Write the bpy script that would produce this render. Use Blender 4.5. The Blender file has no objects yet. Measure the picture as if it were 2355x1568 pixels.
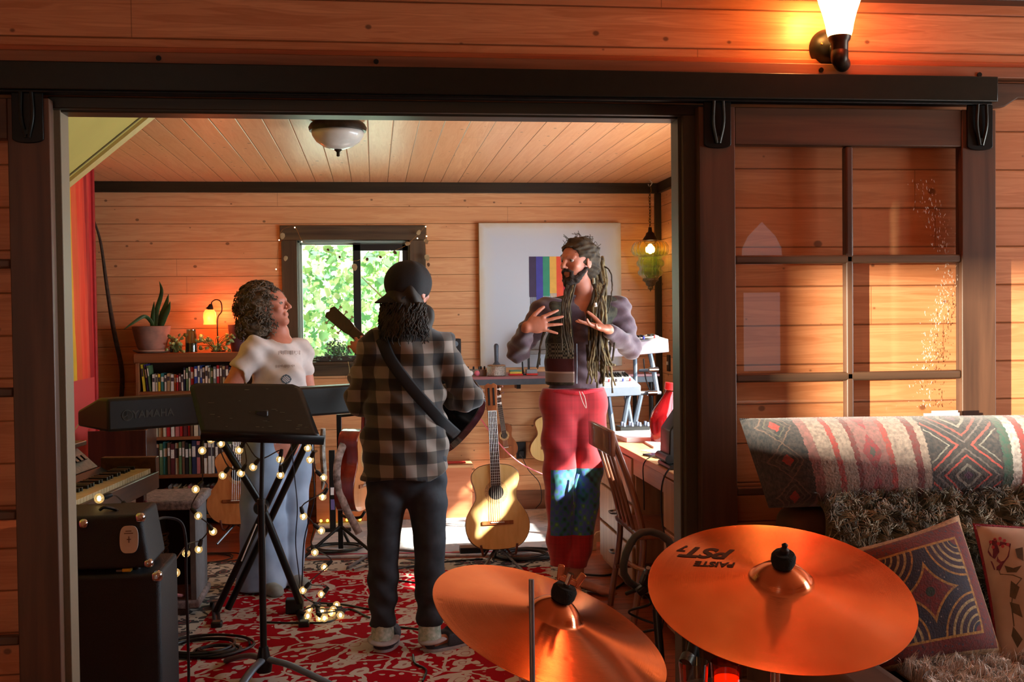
import bpy, math, random
import numpy as np
from mathutils import Vector, Matrix
random.seed(7)
S = bpy.context.scene
COL = S.collection
V = Vector
# ---------------------------------------------------------------- camera
EYE = V((0, 0, 1.45)); FPX = 2529.0
def cam_basis(yaw=.1248, pitch=.0233, roll=-.0116):
    F = V((math.sin(yaw)*math.cos(pitch), math.cos(yaw)*math.cos(pitch), -math.sin(pitch)))
    R = V((math.cos(yaw), -math.sin(yaw), 0)); U = R.cross(F)
    return (R*math.cos(roll)+U*math.sin(roll), U*math.cos(roll)-R*math.sin(roll), F)
CR, CU, CF = cam_basis()
cd = bpy.data.cameras.new('camera'); cam = bpy.data.objects.new('camera', cd); COL.objects.link(cam)
cd.sensor_width = 36; cd.lens = FPX/2355*36; cd.clip_start = .05; cd.clip_end = 200
M3 = Matrix((CR, CU, -CF)).transposed()
cam.matrix_world = Matrix.Translation(EYE) @ M3.to_4x4()
S.camera = cam
def P(px, py, Y):
    """world point seen at photo pixel (px,py) lying at distance Y into the rooms"""
    d = CR*((px-1177.5)/FPX)+CU*((784-py)/FPX)+CF
    return EYE+d*(Y/d.y)
def PZ(px, py, Z=0):
    d = CR*((px-1177.5)/FPX)+CU*((784-py)/FPX)+CF
    return EYE+d*((Z-EYE.z)/d.z)
# ---------------------------------------------------------------- world, view, lights
S.view_settings.view_transform = 'Standard'; S.view_settings.look = 'None'
S.view_settings.gamma = 1; S.view_settings.use_curve_mapping = False
S.view_settings.exposure = 0.27
W = bpy.data.worlds.new('sky'); S.world = W; W.use_nodes = True
wn = W.node_tree.nodes; bgn = wn['Background']
sk = wn.new('ShaderNodeTexSky'); sk.sky_type = 'HOSEK_WILKIE'; sk.sun_direction = V((.75, -.45, .5)).normalized(); sk.turbidity = 3.5
W.node_tree.links.new(sk.outputs[0], bgn.inputs[0]); bgn.inputs[1].default_value = 1.5
def lamp(name, kind, loc, energy, color, size=None, rot=None, aim=None, sizey=None, spread=None):
    L = bpy.data.lights.new(name, kind); L.energy = energy; L.color = color
    if kind == 'AREA':
        L.size = size
        if sizey: L.shape = 'RECTANGLE'; L.size_y = sizey
        if spread: L.spread = spread
    elif kind == 'POINT': L.shadow_soft_size = size or .03
    elif kind == 'SUN': L.angle = size or .01
    o = bpy.data.objects.new(name, L); COL.objects.link(o); o.location = loc
    if aim is not None: o.rotation_euler = (V(aim)-V(loc)).to_track_quat('-Z', 'Y').to_euler()
    return o
# the sun comes in through the tall window of the right wall of the music room
SUN_DIR = V((-.74, .50, -.60)).normalized()
lamp('sun', 'SUN', (6, -3, 6), 30.0, (1, .93, .8), size=.03, aim=V((6, -3, 6))+SUN_DIR)
# daylight at the real window openings (sky seen through each)
lamp('daylight_right_window', 'AREA', (2.5, 5.15, 1.36), 115, (.80, .90, 1), size=2.6, sizey=1.0, aim=(0, 5.6, 1.0))
lamp('daylight_back_window', 'AREA', (-.14, 8.6, 1.7), 16, (.78, 1, .82), size=1.1, sizey=.9, aim=(-.14, 5, 1.4))
lamp('daylight_front_window', 'AREA', (4.55, 2.2, 1.6), 74, (.95, .97, 1), size=1.0, sizey=1.0, aim=(1.6, 2.9, .9))
lamp('daylight_left_window', 'AREA', (-6.5, -3.2, 1.9), 5200, (1, .90, .70), size=.1, sizey=.1, aim=(1.6, 3.3, 1.3))
lamp('daylight_rear_window', 'AREA', (-1.6, -2.75, 1.6), 6, (1, .95, .88), size=.5, sizey=1.0, aim=(-.2, 2, 1.3))

# ---------------------------------------------------------------- materials
MATS = {}
def lk(t, a, b): t.links.new(a, b)
def base_mat(name):
    m = bpy.data.materials.new(name); m.use_nodes = True
    t = m.node_tree; b = t.nodes['Principled BSDF']
    return m, t, b
def lin(c):
    return tuple((x/255/12.92 if x/255 <= .04045 else ((x/255+.055)/1.055)**2.4) for x in c)+(1,)
def mat(name, rgb, rough=.6, metal=0, var=.12, scale=30, bump=.0, spec=.5, sheen=0, emit=None, es=0, trans=0, alpha=1, sub=0, aniso=0, coat=0, ior=1.45, stretch=None, rgb2=None, space='Object', detail=3):
    """plain procedural surface: base colour broken up by noise, with optional bump"""
    if name in MATS: return MATS[name]
    m, t, b = base_mat(name); c = lin(rgb)
    if var or rgb2:
        n = t.nodes.new('ShaderNodeTexNoise'); n.inputs['Scale'].default_value = scale; n.inputs['Detail'].default_value = detail
        tc = t.nodes.new('ShaderNodeTexCoord')
        if stretch:
            mp = t.nodes.new('ShaderNodeMapping'); mp.inputs['Scale'].default_value = stretch
            lk(t, tc.outputs[space], mp.inputs[0]); lk(t, mp.outputs[0], n.inputs['Vector'])
        else: lk(t, tc.outputs[space], n.inputs['Vector'])
        r = t.nodes.new('ShaderNodeValToRGB'); e = r.color_ramp.elements
        e[0].position = .3; e[1].position = .7
        e[0].color = tuple(x*(1-var) for x in c[:3])+(1,)
        e[1].color = lin(rgb2) if rgb2 else tuple(min(1, x*(1+var)) for x in c[:3])+(1,)
        lk(t, n.outputs[0], r.inputs[0]); lk(t, r.outputs[0], b.inputs['Base Color'])
        if bump:
            bp = t.nodes.new('ShaderNodeBump'); bp.inputs['Strength'].default_value = bump; bp.inputs['Distance'].default_value = .005
            lk(t, n.outputs[0], bp.inputs['Height']); lk(t, bp.outputs[0], b.inputs['Normal'])
    else: b.inputs['Base Color'].default_value = c
    b.inputs['Roughness'].default_value = rough; b.inputs['Metallic'].default_value = metal
    b.inputs['Specular IOR Level'].default_value = spec; b.inputs['IOR'].default_value = ior
    if sheen: b.inputs['Sheen Weight'].default_value = sheen
    if trans: b.inputs['Transmission Weight'].default_value = trans
    if coat: b.inputs['Coat Weight'].default_value = coat
    if sub: b.inputs['Subsurface Weight'].default_value = sub; b.inputs['Subsurface Radius'].default_value = (.02, .008, .004)
    if emit: b.inputs['Emission Color'].default_value = lin(emit); b.inputs['Emission Strength'].default_value = es
    MATS[name] = m; return m
def mathn(t, op, a, b=None, c=None):
    n = t.nodes.new('ShaderNodeMath'); n.operation = op
    for i, x in enumerate((a, b, c)):
        if x is None: continue
        if isinstance(x, (int, float)): n.inputs[i].default_value = x
        else: lk(t, x, n.inputs[i])
    return n.outputs[0]
def mixc(t, f, a, b, mode='MIX'):
    n = t.nodes.new('ShaderNodeMix'); n.data_type = 'RGBA'; n.blend_type = mode
    for s, x in ((n.inputs[0], f), (n.inputs[6], a), (n.inputs[7], b)):
        if isinstance(x, (int, float)): s.default_value = x
        elif isinstance(x, tuple): s.default_value = x if len(x) == 4 else x+(1,)
        else: lk(t, x, s)
    return n.outputs[2]
def ramp(t, x, stops, interp='LINEAR'):
    r = t.nodes.new('ShaderNodeValToRGB'); r.color_ramp.interpolation = interp
    while len(r.color_ramp.elements) < len(stops): r.color_ramp.elements.new(.5)
    for e, (p, c) in zip(r.color_ramp.elements, stops): e.position = p; e.color = c if len(c) == 4 else c+(1,)
    lk(t, x, r.inputs[0]); return r.outputs[0]
def planks(name, c1, c2, axis_len, axis_step, step, off=0., rough=.42, groove=.0042, knots=1.35, cg=.42, seams=True):
    """boards running along axis_len, repeated every `step` metres along axis_step; grain, knots, butt joints, grooves"""
    m, t, b = base_mat(name)
    g = t.nodes.new('ShaderNodeNewGeometry'); sp = t.nodes.new('ShaderNodeSeparateXYZ'); lk(t, g.outputs['Position'], sp.inputs[0])
    A = sp.outputs['XYZ'.index(axis_len)]; B = sp.outputs['XYZ'.index(axis_step)]
    q = mathn(t, 'DIVIDE', mathn(t, 'SUBTRACT', B, off), step)
    idx = mathn(t, 'FLOOR', q); fr = mathn(t, 'FRACT', q)
    wn_ = t.nodes.new('ShaderNodeTexWhiteNoise'); wn_.noise_dimensions = '1D'; lk(t, idx, wn_.inputs['W'])
    rnd = wn_.outputs['Value']
    cv = t.nodes.new('ShaderNodeCombineXYZ')
    lk(t, mathn(t, 'ADD', mathn(t, 'MULTIPLY', A, 1.6), mathn(t, 'MULTIPLY', rnd, 37)), cv.inputs[0])
    lk(t, mathn(t, 'MULTIPLY', B, 26), cv.inputs[1]); lk(t, mathn(t, 'MULTIPLY', idx, 3.7), cv.inputs[2])
    n1 = t.nodes.new('ShaderNodeTexNoise'); n1.inputs['Scale'].default_value = 1.2; n1.inputs['Detail'].default_value = 6; n1.inputs['Distortion'].default_value = .6
    lk(t, cv.outputs[0], n1.inputs['Vector'])
    wv = mathn(t, 'SINE', mathn(t, 'MULTIPLY', n1.outputs[0], 42))
    gr = mathn(t, 'MULTIPLY_ADD', wv, .10, n1.outputs[0])
    col = ramp(t, gr, [(.25, lin(c2)), (.75, lin(c1))])
    # board to board tone
    col = mixc(t, mathn(t, 'MULTIPLY', rnd, .5), col, lin(c2))
    # knots
    kv = t.nodes.new('ShaderNodeCombineXYZ'); lk(t, mathn(t, 'MULTIPLY_ADD', rnd, 23, A), kv.inputs[0]); lk(t, mathn(t, 'MULTIPLY', B, 1.3), kv.inputs[1])
    vo = t.nodes.new('ShaderNodeTexVoronoi'); vo.voronoi_dimensions = '2D'; vo.inputs['Scale'].default_value = 4.6; lk(t, kv.outputs[0], vo.inputs['Vector'])
    ksz = mathn(t, 'MULTIPLY_ADD', vo.outputs['Color'], .09*knots, -.025*knots)
    kn = mathn(t, 'MULTIPLY', mathn(t, 'SUBTRACT', ksz, vo.outputs['Distance']), 40)
    cl = t.nodes.new('ShaderNodeClamp'); lk(t, kn, cl.inputs[0])
    col = mixc(t, mathn(t, 'MULTIPLY', cl.outputs[0], .75), col, tuple(x*.18 for x in lin(c2)[:3])+(1,))
    # grooves between boards, butt joints
    e1 = mathn(t, 'MINIMUM', fr, mathn(t, 'SUBTRACT', 1, fr))
    gl = mathn(t, 'LESS_THAN', e1, groove/step/2)
    if seams:
        sA = mathn(t, 'FRACT', mathn(t, 'ADD', mathn(t, 'DIVIDE', A, 3.1), mathn(t, 'MULTIPLY', rnd, 9.3)))
        gl = mathn(t, 'MAXIMUM', gl, mathn(t, 'MULTIPLY', mathn(t, 'LESS_THAN', sA, .0010), .8))
    col = mixc(t, mathn(t, 'MULTIPLY', gl, .8), col, tuple(x*cg for x in lin(c2)[:3])+(1,))
    lk(t, col, b.inputs['Base Color'])
    hgt = mathn(t, 'MINIMUM', mathn(t, 'MULTIPLY', e1, step/groove), 1)
    bp = t.nodes.new('ShaderNodeBump'); bp.inputs['Strength'].default_value = .6; bp.inputs['Distance'].default_value = .006
    lk(t, hgt, bp.inputs['Height']); lk(t, bp.outputs[0], b.inputs['Normal'])
    b.inputs['Roughness'].default_value = rough; b.inputs['Specular IOR Level'].default_value = .35
    MATS[name] = m; return m
def woodm(name, c1, c2, axis='Z', rough=.45, scale=1., spec=.35, coat=0):
    """plain stained timber with grain along one local axis"""
    if name in MATS: return MATS[name]
    m, t, b = base_mat(name)
    tc = t.nodes.new('ShaderNodeTexCoord'); mp = t.nodes.new('ShaderNodeMapping')
    s = [28*scale]*3; s['XYZ'.index(axis)] = 1.6*scale; mp.inputs['Scale'].default_value = s
    lk(t, tc.outputs['Object'], mp.inputs[0])
    n = t.nodes.new('ShaderNodeTexNoise'); n.inputs['Scale'].default_value = 1; n.inputs['Detail'].default_value = 5; n.inputs['Distortion'].default_value = .4
    lk(t, mp.outputs[0], n.inputs['Vector'])
    lk(t, ramp(t, n.outputs[0], [(.3, lin(c2)), (.7, lin(c1))]), b.inputs['Base Color'])
    bp = t.nodes.new('ShaderNodeBump'); bp.inputs['Strength'].default_value = .12; bp.inputs['Distance'].default_value = .002
    lk(t, n.outputs[0], bp.inputs['Height']); lk(t, bp.outputs[0], b.inputs['Normal'])
    b.inputs['Roughness'].default_value = rough; b.inputs['Specular IOR Level'].default_value = spec
    if coat: b.inputs['Coat Weight'].default_value = coat
    MATS[name] = m; return m
def glassm(name, rgb=(255, 255, 255), rough=.0, refl=1.):
    """thin clear pane: see-through with a real mirror-like reflection"""
    if name in MATS: return MATS[name]
    m = bpy.data.materials.new(name); m.use_nodes = True; t = m.node_tree
    for n in list(t.nodes): t.nodes.remove(n)
    o = t.nodes.new('ShaderNodeOutputMaterial'); tr = t.nodes.new('ShaderNodeBsdfTransparent'); gl = t.nodes.new('ShaderNodeBsdfGlossy')
    tr.inputs[0].default_value = lin(rgb); gl.inputs['Roughness'].default_value = rough
    fr = t.nodes.new('ShaderNodeFresnel'); fr.inputs[0].default_value = 1.5
    mx = t.nodes.new('ShaderNodeMixShader'); gm = t.nodes.new('ShaderNodeNewGeometry'); lk(t, mathn(t, 'MULTIPLY', mathn(t, 'MULTIPLY', fr.outputs[0], 1.8*refl), mathn(t, 'SUBTRACT', 1, gm.outputs['Backfacing'])), mx.inputs[0])
    lk(t, tr.outputs[0], mx.inputs[1]); lk(t, gl.outputs[0], mx.inputs[2]); lk(t, mx.outputs[0], o.inputs[0])
    MATS[name] = m; return m
def emitm(name, rgb, s):
    return mat(name, rgb, var=0, emit=rgb, es=s, rough=.4)

# ---------------------------------------------------------------- mesh building
class MB:
    def __init__(s): s.v = []; s.f = []; s.mi = []; s.cur = 0
    def add(s, vs, fs):
        o = len(s.v); s.v += [tuple(x) for x in vs]; s.f += [tuple(i+o for i in f) for f in fs]; s.mi += [s.cur]*len(fs); return s
    def box(s, c, d, R=None, taper=1.):
        c = V(c); vs = []
        for z in (-1, 1):
            k = taper if z > 0 else 1
            for x, y in ((-1, -1), (1, -1), (1, 1), (-1, 1)):
                p = V((x*d[0]/2*k, y*d[1]/2*k, z*d[2]/2)); vs.append(c+(R @ p if R else p))
        return s.add(vs, [(3, 2, 1, 0), (4, 5, 6, 7), (0, 1, 5, 4), (1, 2, 6, 5), (2, 3, 7, 6), (3, 0, 4, 7)])
    def span(s, a, b):
        a, b = V(a), V(b); return s.box((a+b)/2, [abs(b[i]-a[i]) for i in range(3)])
    def tube(s, pts, r, n=10, caps=True, flat=1., up=None):
        pts = [V(p) for p in pts]; m = len(pts); rs = list(r) if isinstance(r, (list, tuple)) else [r]*m
        vs = []; prev = None
        for i, p in enumerate(pts):
            t = (pts[min(i+1, m-1)]-pts[max(i-1, 0)])
            t = t.normalized() if t.length > 1e-9 else V((0, 0, 1))
            if prev is None:
                a = V(up) if up else (V((0, 0, 1)) if abs(t.z) < .9 else V((1, 0, 0)))
                u = t.cross(a).normalized()
            else: u = (prev-t*prev.dot(t)); u = u.normalized() if u.length > 1e-6 else t.orthogonal().normalized()
            prev = u; w = t.cross(u)
            for k in range(n):
                an = 2*math.pi*k/n; vs.append(p+(u*math.cos(an)+w*math.sin(an)*flat)*rs[i])
        fs = [(i*n+k, i*n+(k+1) % n, (i+1)*n+(k+1) % n, (i+1)*n+k) for i in range(m-1) for k in range(n)]
        if caps: fs += [tuple(range(n-1, -1, -1)), tuple(range((m-1)*n, m*n))]
        return s.add(vs, fs)
    def cyl(s, a, b, r0, r1=None, n=20): return s.tube([a, b], [r0, r0 if r1 is None else r1], n)
    def lathe(s, prof, c=(0, 0, 0), n=32, M=None, close=True):
        """profile [(r,z)...] about the Z axis (or matrix M)"""
        c = V(c); vs = []
        for r, z in prof:
            for k in range(n):
                a = 2*math.pi*k/n; p = V((r*math.cos(a), r*math.sin(a), z)); vs.append(c+(M @ p if M else p))
        fs = [(i*n+k, i*n+(k+1) % n, (i+1)*n+(k+1) % n, (i+1)*n+k) for i in range(len(prof)-1) for k in range(n)]
        if close:
            if prof[0][0] > 1e-4: fs.append(tuple(range(n-1, -1, -1)))
            if prof[-1][0] > 1e-4: fs.append(tuple(range((len(prof)-1)*n, len(prof)*n)))
        return s.add(vs, fs)
    def prism(s, out, t, M=None, c=(0, 0, 0)):
        """2-D outline in local XZ extruded along local Y by t (centred)"""
        n = len(out); c = V(c); vs = []
        for y in (-t/2, t/2):
            for x, z in out:
                p = V((x, y, z)); vs.append(c+(M @ p if M else p))
        return s.add(vs, [tuple(range(n)), tuple(range(2*n-1, n-1, -1))]+[(i, i+n, (i+1) % n+n, (i+1) % n) for i in range(n)])
    def ball(s, c, r, n=16, sc=(1, 1, 1), M=None):
        h = n//2
        return s.lathe([(max(1e-5, r*math.sin(math.pi*i/h)), -r*math.cos(math.pi*i/h)) for i in range(h+1)], c, n, (M or Matrix.Identity(3)) @ Matrix.Diagonal(sc), close=False)
    def grid(s, fn, nu, nv):
        vs = [fn(i/nu, j/nv) for j in range(nv+1) for i in range(nu+1)]
        return s.add(vs, [(j*(nu+1)+i, j*(nu+1)+i+1, (j+1)*(nu+1)+i+1, (j+1)*(nu+1)+i) for j in range(nv) for i in range(nu)])
    def obj(s, name, mats, parent=None, origin=None, smooth=35, bevel=0, seg=2, solid=0, sub=0):
        o0 = V(origin) if origin is not None else V((0, 0, 0))
        me = bpy.data.meshes.new(name); me.from_pydata([V(v)-o0 for v in s.v] if o0.length else s.v, [], s.f)
        mats = mats if isinstance(mats, (list, tuple)) else [mats]
        for m in mats: me.materials.append(m)
        if len(mats) > 1: me.polygons.foreach_set('material_index', s.mi)
        return mesh_obj(name, me, parent, smooth, bevel, seg, solid, sub, o0 if parent is None else None)
def mesh_obj(name, me, parent=None, smooth=35, bevel=0, seg=2, solid=0, sub=0, loc=None):
    if smooth:
        me.polygons.foreach_set('use_smooth', [True]*len(me.polygons))
        if smooth < 180: me.set_sharp_from_angle(angle=math.radians(smooth))
    me.update()
    o = bpy.data.objects.new(name, me); COL.objects.link(o)
    if parent is not None: o.parent = parent
    elif loc is not None: o.location = loc
    if sub: md = o.modifiers.new('s', 'SUBSURF'); md.levels = md.render_levels = sub
    if solid: md = o.modifiers.new('t', 'SOLIDIFY'); md.thickness = solid; md.offset = 0
    if bevel: md = o.modifiers.new('b', 'BEVEL'); md.width = bevel; md.segments = seg; md.limit_method = 'ANGLE'; md.harden_normals = False
    return o
def tag(o, label=None, cat=None, group=None, kind=None):
    if label: o['label'] = label
    if cat: o['category'] = cat
    if group: o['group'] = group
    if kind: o['kind'] = kind
    return o
class Thing:
    """an Empty at the thing's base; parts are built in world coordinates (or local, with local=True)"""
    def __init__(s, name, label, cat, loc=(0, 0, 0), group=None, rz=0, local=False):
        s.o = bpy.data.objects.new(name, None); COL.objects.link(s.o); s.o.location = loc; s.o.rotation_euler = (0, 0, rz)
        s.o.empty_display_size = .05; s.loc = V((0, 0, 0)) if local else V(loc); tag(s.o, label, cat, group)
    def part(s, name, mb, m, label=None, parent=None, **k):
        o = mb.obj(name, m, parent or s.o, origin=s.loc, **k)
        if label: o['label'] = label
        return o
def struct(name, mb, m, parent=None, **k):
    o = mb.obj(name, m, parent, **k)
    if parent is None: o['kind'] = 'structure'
    return o
def copy_tree(o, parent=None):
    c = o.copy(); COL.objects.link(c)
    if parent is not None: c.parent = parent
    for ch in o.children: copy_tree(ch, c)
    return c
def rotz(a): return Matrix.Rotation(a, 3, 'Z')
def rotm(ax, a): return Matrix.Rotation(a, 3, ax)
def frame(x, y, z):
    """3x3 with given local axes as columns"""
    return Matrix((x, y, z)).transposed()
def spline(pts, n=8):
    pts = [V(p) for p in pts]; out = []
    ext = [pts[0]*2-pts[1]]+pts+[pts[-1]*2-pts[-2]]
    for i in range(1, len(ext)-2):
        a, b, c, d = ext[i-1:i+3]
        for k in range(n):
            t = k/n
            out.append(.5*((2*b)+(c-a)*t+(2*a-5*b+4*c-d)*t*t+(3*b-a-3*c+d)*t**3))
    return out+[pts[-1]]
def mix3(a, b, t): return V(a)*(1-t)+V(b)*t
# ---------------------------------------------------------------- signed-distance modelling for organic shapes
class SDF:
    def __init__(s, lo, hi, vox):
        s.lo = np.array(lo, float); s.vox = vox; s.n = np.ceil((np.array(hi)-s.lo)/vox).astype(int)+1
        s.d = np.full(tuple(s.n), .2, np.float32)
        s.ax = [s.lo[i]+np.arange(s.n[i])*vox for i in range(3)]
    def _win(s, lo, hi):
        a = np.clip(np.floor((np.array(lo)-s.lo)/s.vox).astype(int), 0, s.n-1); b = np.clip(np.ceil((np.array(hi)-s.lo)/s.vox).astype(int)+1, 1, s.n)
        sl = tuple(slice(a[i], b[i]) for i in range(3))
        g = [s.ax[0][sl[0]][:, None, None], s.ax[1][sl[1]][None, :, None], s.ax[2][sl[2]][None, None, :]]
        return sl, g
    def _merge(s, sl, e, k, op):
        a = s.d[sl]
        if op == 'add':
            if k <= 0: r = np.minimum(a, e)
            else: h = np.clip(.5+.5*(e-a)/k, 0, 1); r = e*(1-h)+a*h-k*h*(1-h)
        else:
            e = -e; k = max(k, 1e-5); h = np.clip(.5-.5*(e-a)/k, 0, 1); r = e*(1-h)+a*h+k*h*(1-h)
        s.d[sl] = r
    def cap(s, a, b, ra, rb=None, k=.02, sq=None, op='add'):
        """tapered capsule; sq=(axis, factor): cross-section scaled by factor along axis"""
        a, b = np.array(a, float), np.array(b, float); rb = ra if rb is None else rb
        m = max(ra, rb)*(max(1, sq[1]) if sq else 1)+k+.02
        sl, g = s._win(np.minimum(a, b)-m, np.maximum(a, b)+m)
        q = [g[i]-a[i] for i in range(3)]; ba = b-a
        if sq:
            ax = np.array(sq[0], float); ax /= np.linalg.norm(ax); f = 1/sq[1]-1
            t = q[0]*ax[0]+q[1]*ax[1]+q[2]*ax[2]; q = [q[i]+t*f*ax[i] for i in range(3)]
            ba = ba+ba.dot(ax)*f*ax
        L = max(ba.dot(ba), 1e-9); h = np.clip((q[0]*ba[0]+q[1]*ba[1]+q[2]*ba[2])/L, 0, 1)
        e = np.sqrt((q[0]-h*ba[0])**2+(q[1]-h*ba[1])**2+(q[2]-h*ba[2])**2)-(ra+(rb-ra)*h)
        s._merge(sl, e.astype(np.float32), k, op); return s
    def ell(s, c, r, M=None, k=.02, op='add'):
        c = np.array(c, float); m = max(r)+k+.02; sl, g = s._win(c-m, c+m); q = [g[i]-c[i] for i in range(3)]
        if M is not None:
            Mn = np.array(M); q = [q[0]*Mn[0][j]+q[1]*Mn[1][j]+q[2]*Mn[2][j] for j in range(3)]
        k1 = np.sqrt((q[0]/r[0])**2+(q[1]/r[1])**2+(q[2]/r[2])**2); k2 = np.sqrt((q[0]/r[0]**2)**2+(q[1]/r[1]**2)**2+(q[2]/r[2]**2)**2)+1e-6
        e = k1*(k1-1)/k2; s._merge(sl, e.astype(np.float32), k, op); return s
    def chain(s, pts, rs, k=.02, sq=None):
        for i in range(len(pts)-1): s.cap(pts[i], pts[i+1], rs[i], rs[i+1], k, sq)
        return s
    def cut(s, fn):
        """fn(x,y,z)->distance, region where it is >0 is removed"""
        g = [s.ax[0][:, None, None], s.ax[1][None, :, None], s.ax[2][None, None, :]]
        s.d = np.maximum(s.d, fn(*g).astype(np.float32)); return s
    def wobble(s, fn):
        g = [s.ax[0][:, None, None], s.ax[1][None, :, None], s.ax[2][None, None, :]]
        s.d = s.d+np.where(np.abs(s.d) < .06, fn(*g), 0).astype(np.float32); return s
    def mesh(s, name, origin=(0, 0, 0), relax=1):
        d = s.d; neg = d < 0
        for i in range(3):
            ix = [slice(None)]*3
            for e in (0, -1): ix[i] = e; neg[tuple(ix)] = False
        d = np.where(neg, np.minimum(d, -1e-6), np.maximum(d, 1e-6))
        c = np.zeros(tuple(s.n-1), np.uint8); C = lambda A, i, j, k: A[i:A.shape[0]-1+i, j:A.shape[1]-1+j, k:A.shape[2]-1+k]
        for i in (0, 1):
            for j in (0, 1):
                for k in (0, 1): c += C(neg, i, j, k)
        cells = np.argwhere((c > 0) & (c < 8)); idx = np.full(c.shape, -1, np.int64); idx[tuple(cells.T)] = np.arange(len(cells))
        acc = np.zeros((len(cells), 3)); cnt = np.zeros(len(cells))
        for ax in range(3):
            o1, o2 = [a for a in range(3) if a != ax]
            for u in (0, 1):
                for w in (0, 1):
                    off = np.zeros(3, int); off[o1] = u; off[o2] = w; p = cells+off; q = p.copy(); q[:, ax] += 1
                    da, db = d[tuple(p.T)], d[tuple(q.T)]; m = (da < 0) != (db < 0)
                    t = np.where(m, da/(da-db+1e-12), 0); pos = p.astype(float); pos[:, ax] += t
                    acc[m] += pos[m]; cnt[m] += 1
        vs = acc/np.maximum(cnt, 1)[:, None]*s.vox+s.lo
        faces = []
        for ax in range(3):
            o1, o2 = [(1, 2), (2, 0), (0, 1)][ax]
            a = [slice(None)]*3; b = [slice(None)]*3; a[ax] = slice(0, -1); b[ax] = slice(1, None)
            na, nb = neg[tuple(a)], neg[tuple(b)]; e = np.argwhere(na != nb)
            e = e[(e[:, o1] > 0) & (e[:, o2] > 0) & (e[:, o1] < s.n[o1]-1) & (e[:, o2] < s.n[o2]-1)]
            sgn = na[tuple(e.T)]; qs = []
            for u, w in ((1, 1), (0, 1), (0, 0), (1, 0)):
                p = e.copy(); p[:, o1] -= u; p[:, o2] -= w; qs.append(idx[tuple(p.T)])
            Q = np.stack(qs, 1); Q[~sgn] = Q[~sgn][:, ::-1]; faces.append(Q)
        F = np.concatenate(faces); F = F[(F >= 0).all(1)]
        for _ in range(relax):   # light smoothing
            E = np.concatenate([F[:, [0, 1]], F[:, [1, 2]], F[:, [2, 3]], F[:, [3, 0]]])
            sm = np.zeros_like(vs); ct = np.zeros(len(vs))
            np.add.at(sm, E[:, 0], vs[E[:, 1]]); np.add.at(ct, E[:, 0], 1); np.add.at(sm, E[:, 1], vs[E[:, 0]]); np.add.at(ct, E[:, 1], 1)
            vs = vs*.5+.5*sm/np.maximum(ct, 1)[:, None]
        me = bpy.data.meshes.new(name); me.from_pydata((vs-np.array(origin)).tolist(), [], F.tolist()); return me
    def obj(s, name, m, T, origin=None, relax=1, label=None, parent=None):
        me = s.mesh(name, T.loc if origin is None else origin, relax)
        for x in (m if isinstance(m, (list, tuple)) else [m]): me.materials.append(x)
        o = mesh_obj(name, me, parent or T.o, 180)
        if label: o['label'] = label
        return o
def text_mb(txt, size, M, c, thick=.0006, font_shear=0, bold=0.):
    """flat raised lettering as mesh: local X right, local Z up, facing -Y, placed by matrix M at c"""
    cu = bpy.data.curves.new('lettering', 'FONT'); cu.body = txt; cu.size = size; cu.extrude = thick; cu.align_x = 'CENTER'; cu.align_y = 'CENTER'
    cu.shear = font_shear; cu.offset = bold
    o = bpy.data.objects.new('lettering', cu); COL.objects.link(o)
    dg = bpy.context.evaluated_depsgraph_get(); me = bpy.data.meshes.new_from_object(o.evaluated_get(dg))
    mb = MB(); mb.add([V(c)+M @ V((v.co.x, -v.co.z, v.co.y)) for v in me.vertices], [tuple(p.vertices) for p in me.polygons])
    bpy.data.objects.remove(o); bpy.data.curves.remove(cu); bpy.data.meshes.remove(me)
    return mb
# ================================================================ THE SETTING
PINE = (228, 180, 130); PINE2 = (204, 146, 98)
m_wall = planks('pine_wall_boards', PINE, PINE2, 'X', 'Z', .1255, off=.0)
m_wallf = planks('pine_wall_boards_red', (212, 144, 98), (178, 108, 66), 'X', 'Z', .122, off=.066)
m_wally = planks('pine_wall_boards_side', PINE, PINE2, 'Y', 'Z', .1255)
m_ceil = planks('pine_ceiling_boards', (232, 188, 142), (214, 160, 112), 'Y', 'X', .129, off=-.016, rough=.38)
m_floor = planks('red_fir_floor_boards', (176, 84, 44), (120, 50, 24), 'X', 'Y', .085, rough=.3, groove=.003, knots=.4)
m_dark = woodm('dark_stained_timber', (52, 44, 30), (34, 29, 20), 'X', rough=.4)
m_darkz = woodm('dark_stained_timber_upright', (52, 44, 30), (34, 29, 20), 'Z', rough=.4)
m_doorw = woodm('brown_stained_door_timber', (92, 62, 44), (64, 42, 30), 'Z', rough=.42)
m_doorx = woodm('brown_stained_door_rail_timber', (88, 62, 44), (60, 42, 30), 'X', rough=.42)
m_iron = mat('black_iron', (22, 22, 20), .38, .6, var=.2, scale=60)
m_glass = glassm('window_pane_glass')
m_cord = mat('black_cord_rubber', (18, 18, 20), .45, var=0)
ZC = 2.433; YB = 8.14; XR = 2.16; Y0, Y1 = 3.30, 3.37
OX0, OX1, OZ = -.888, .942, 2.055
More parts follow.
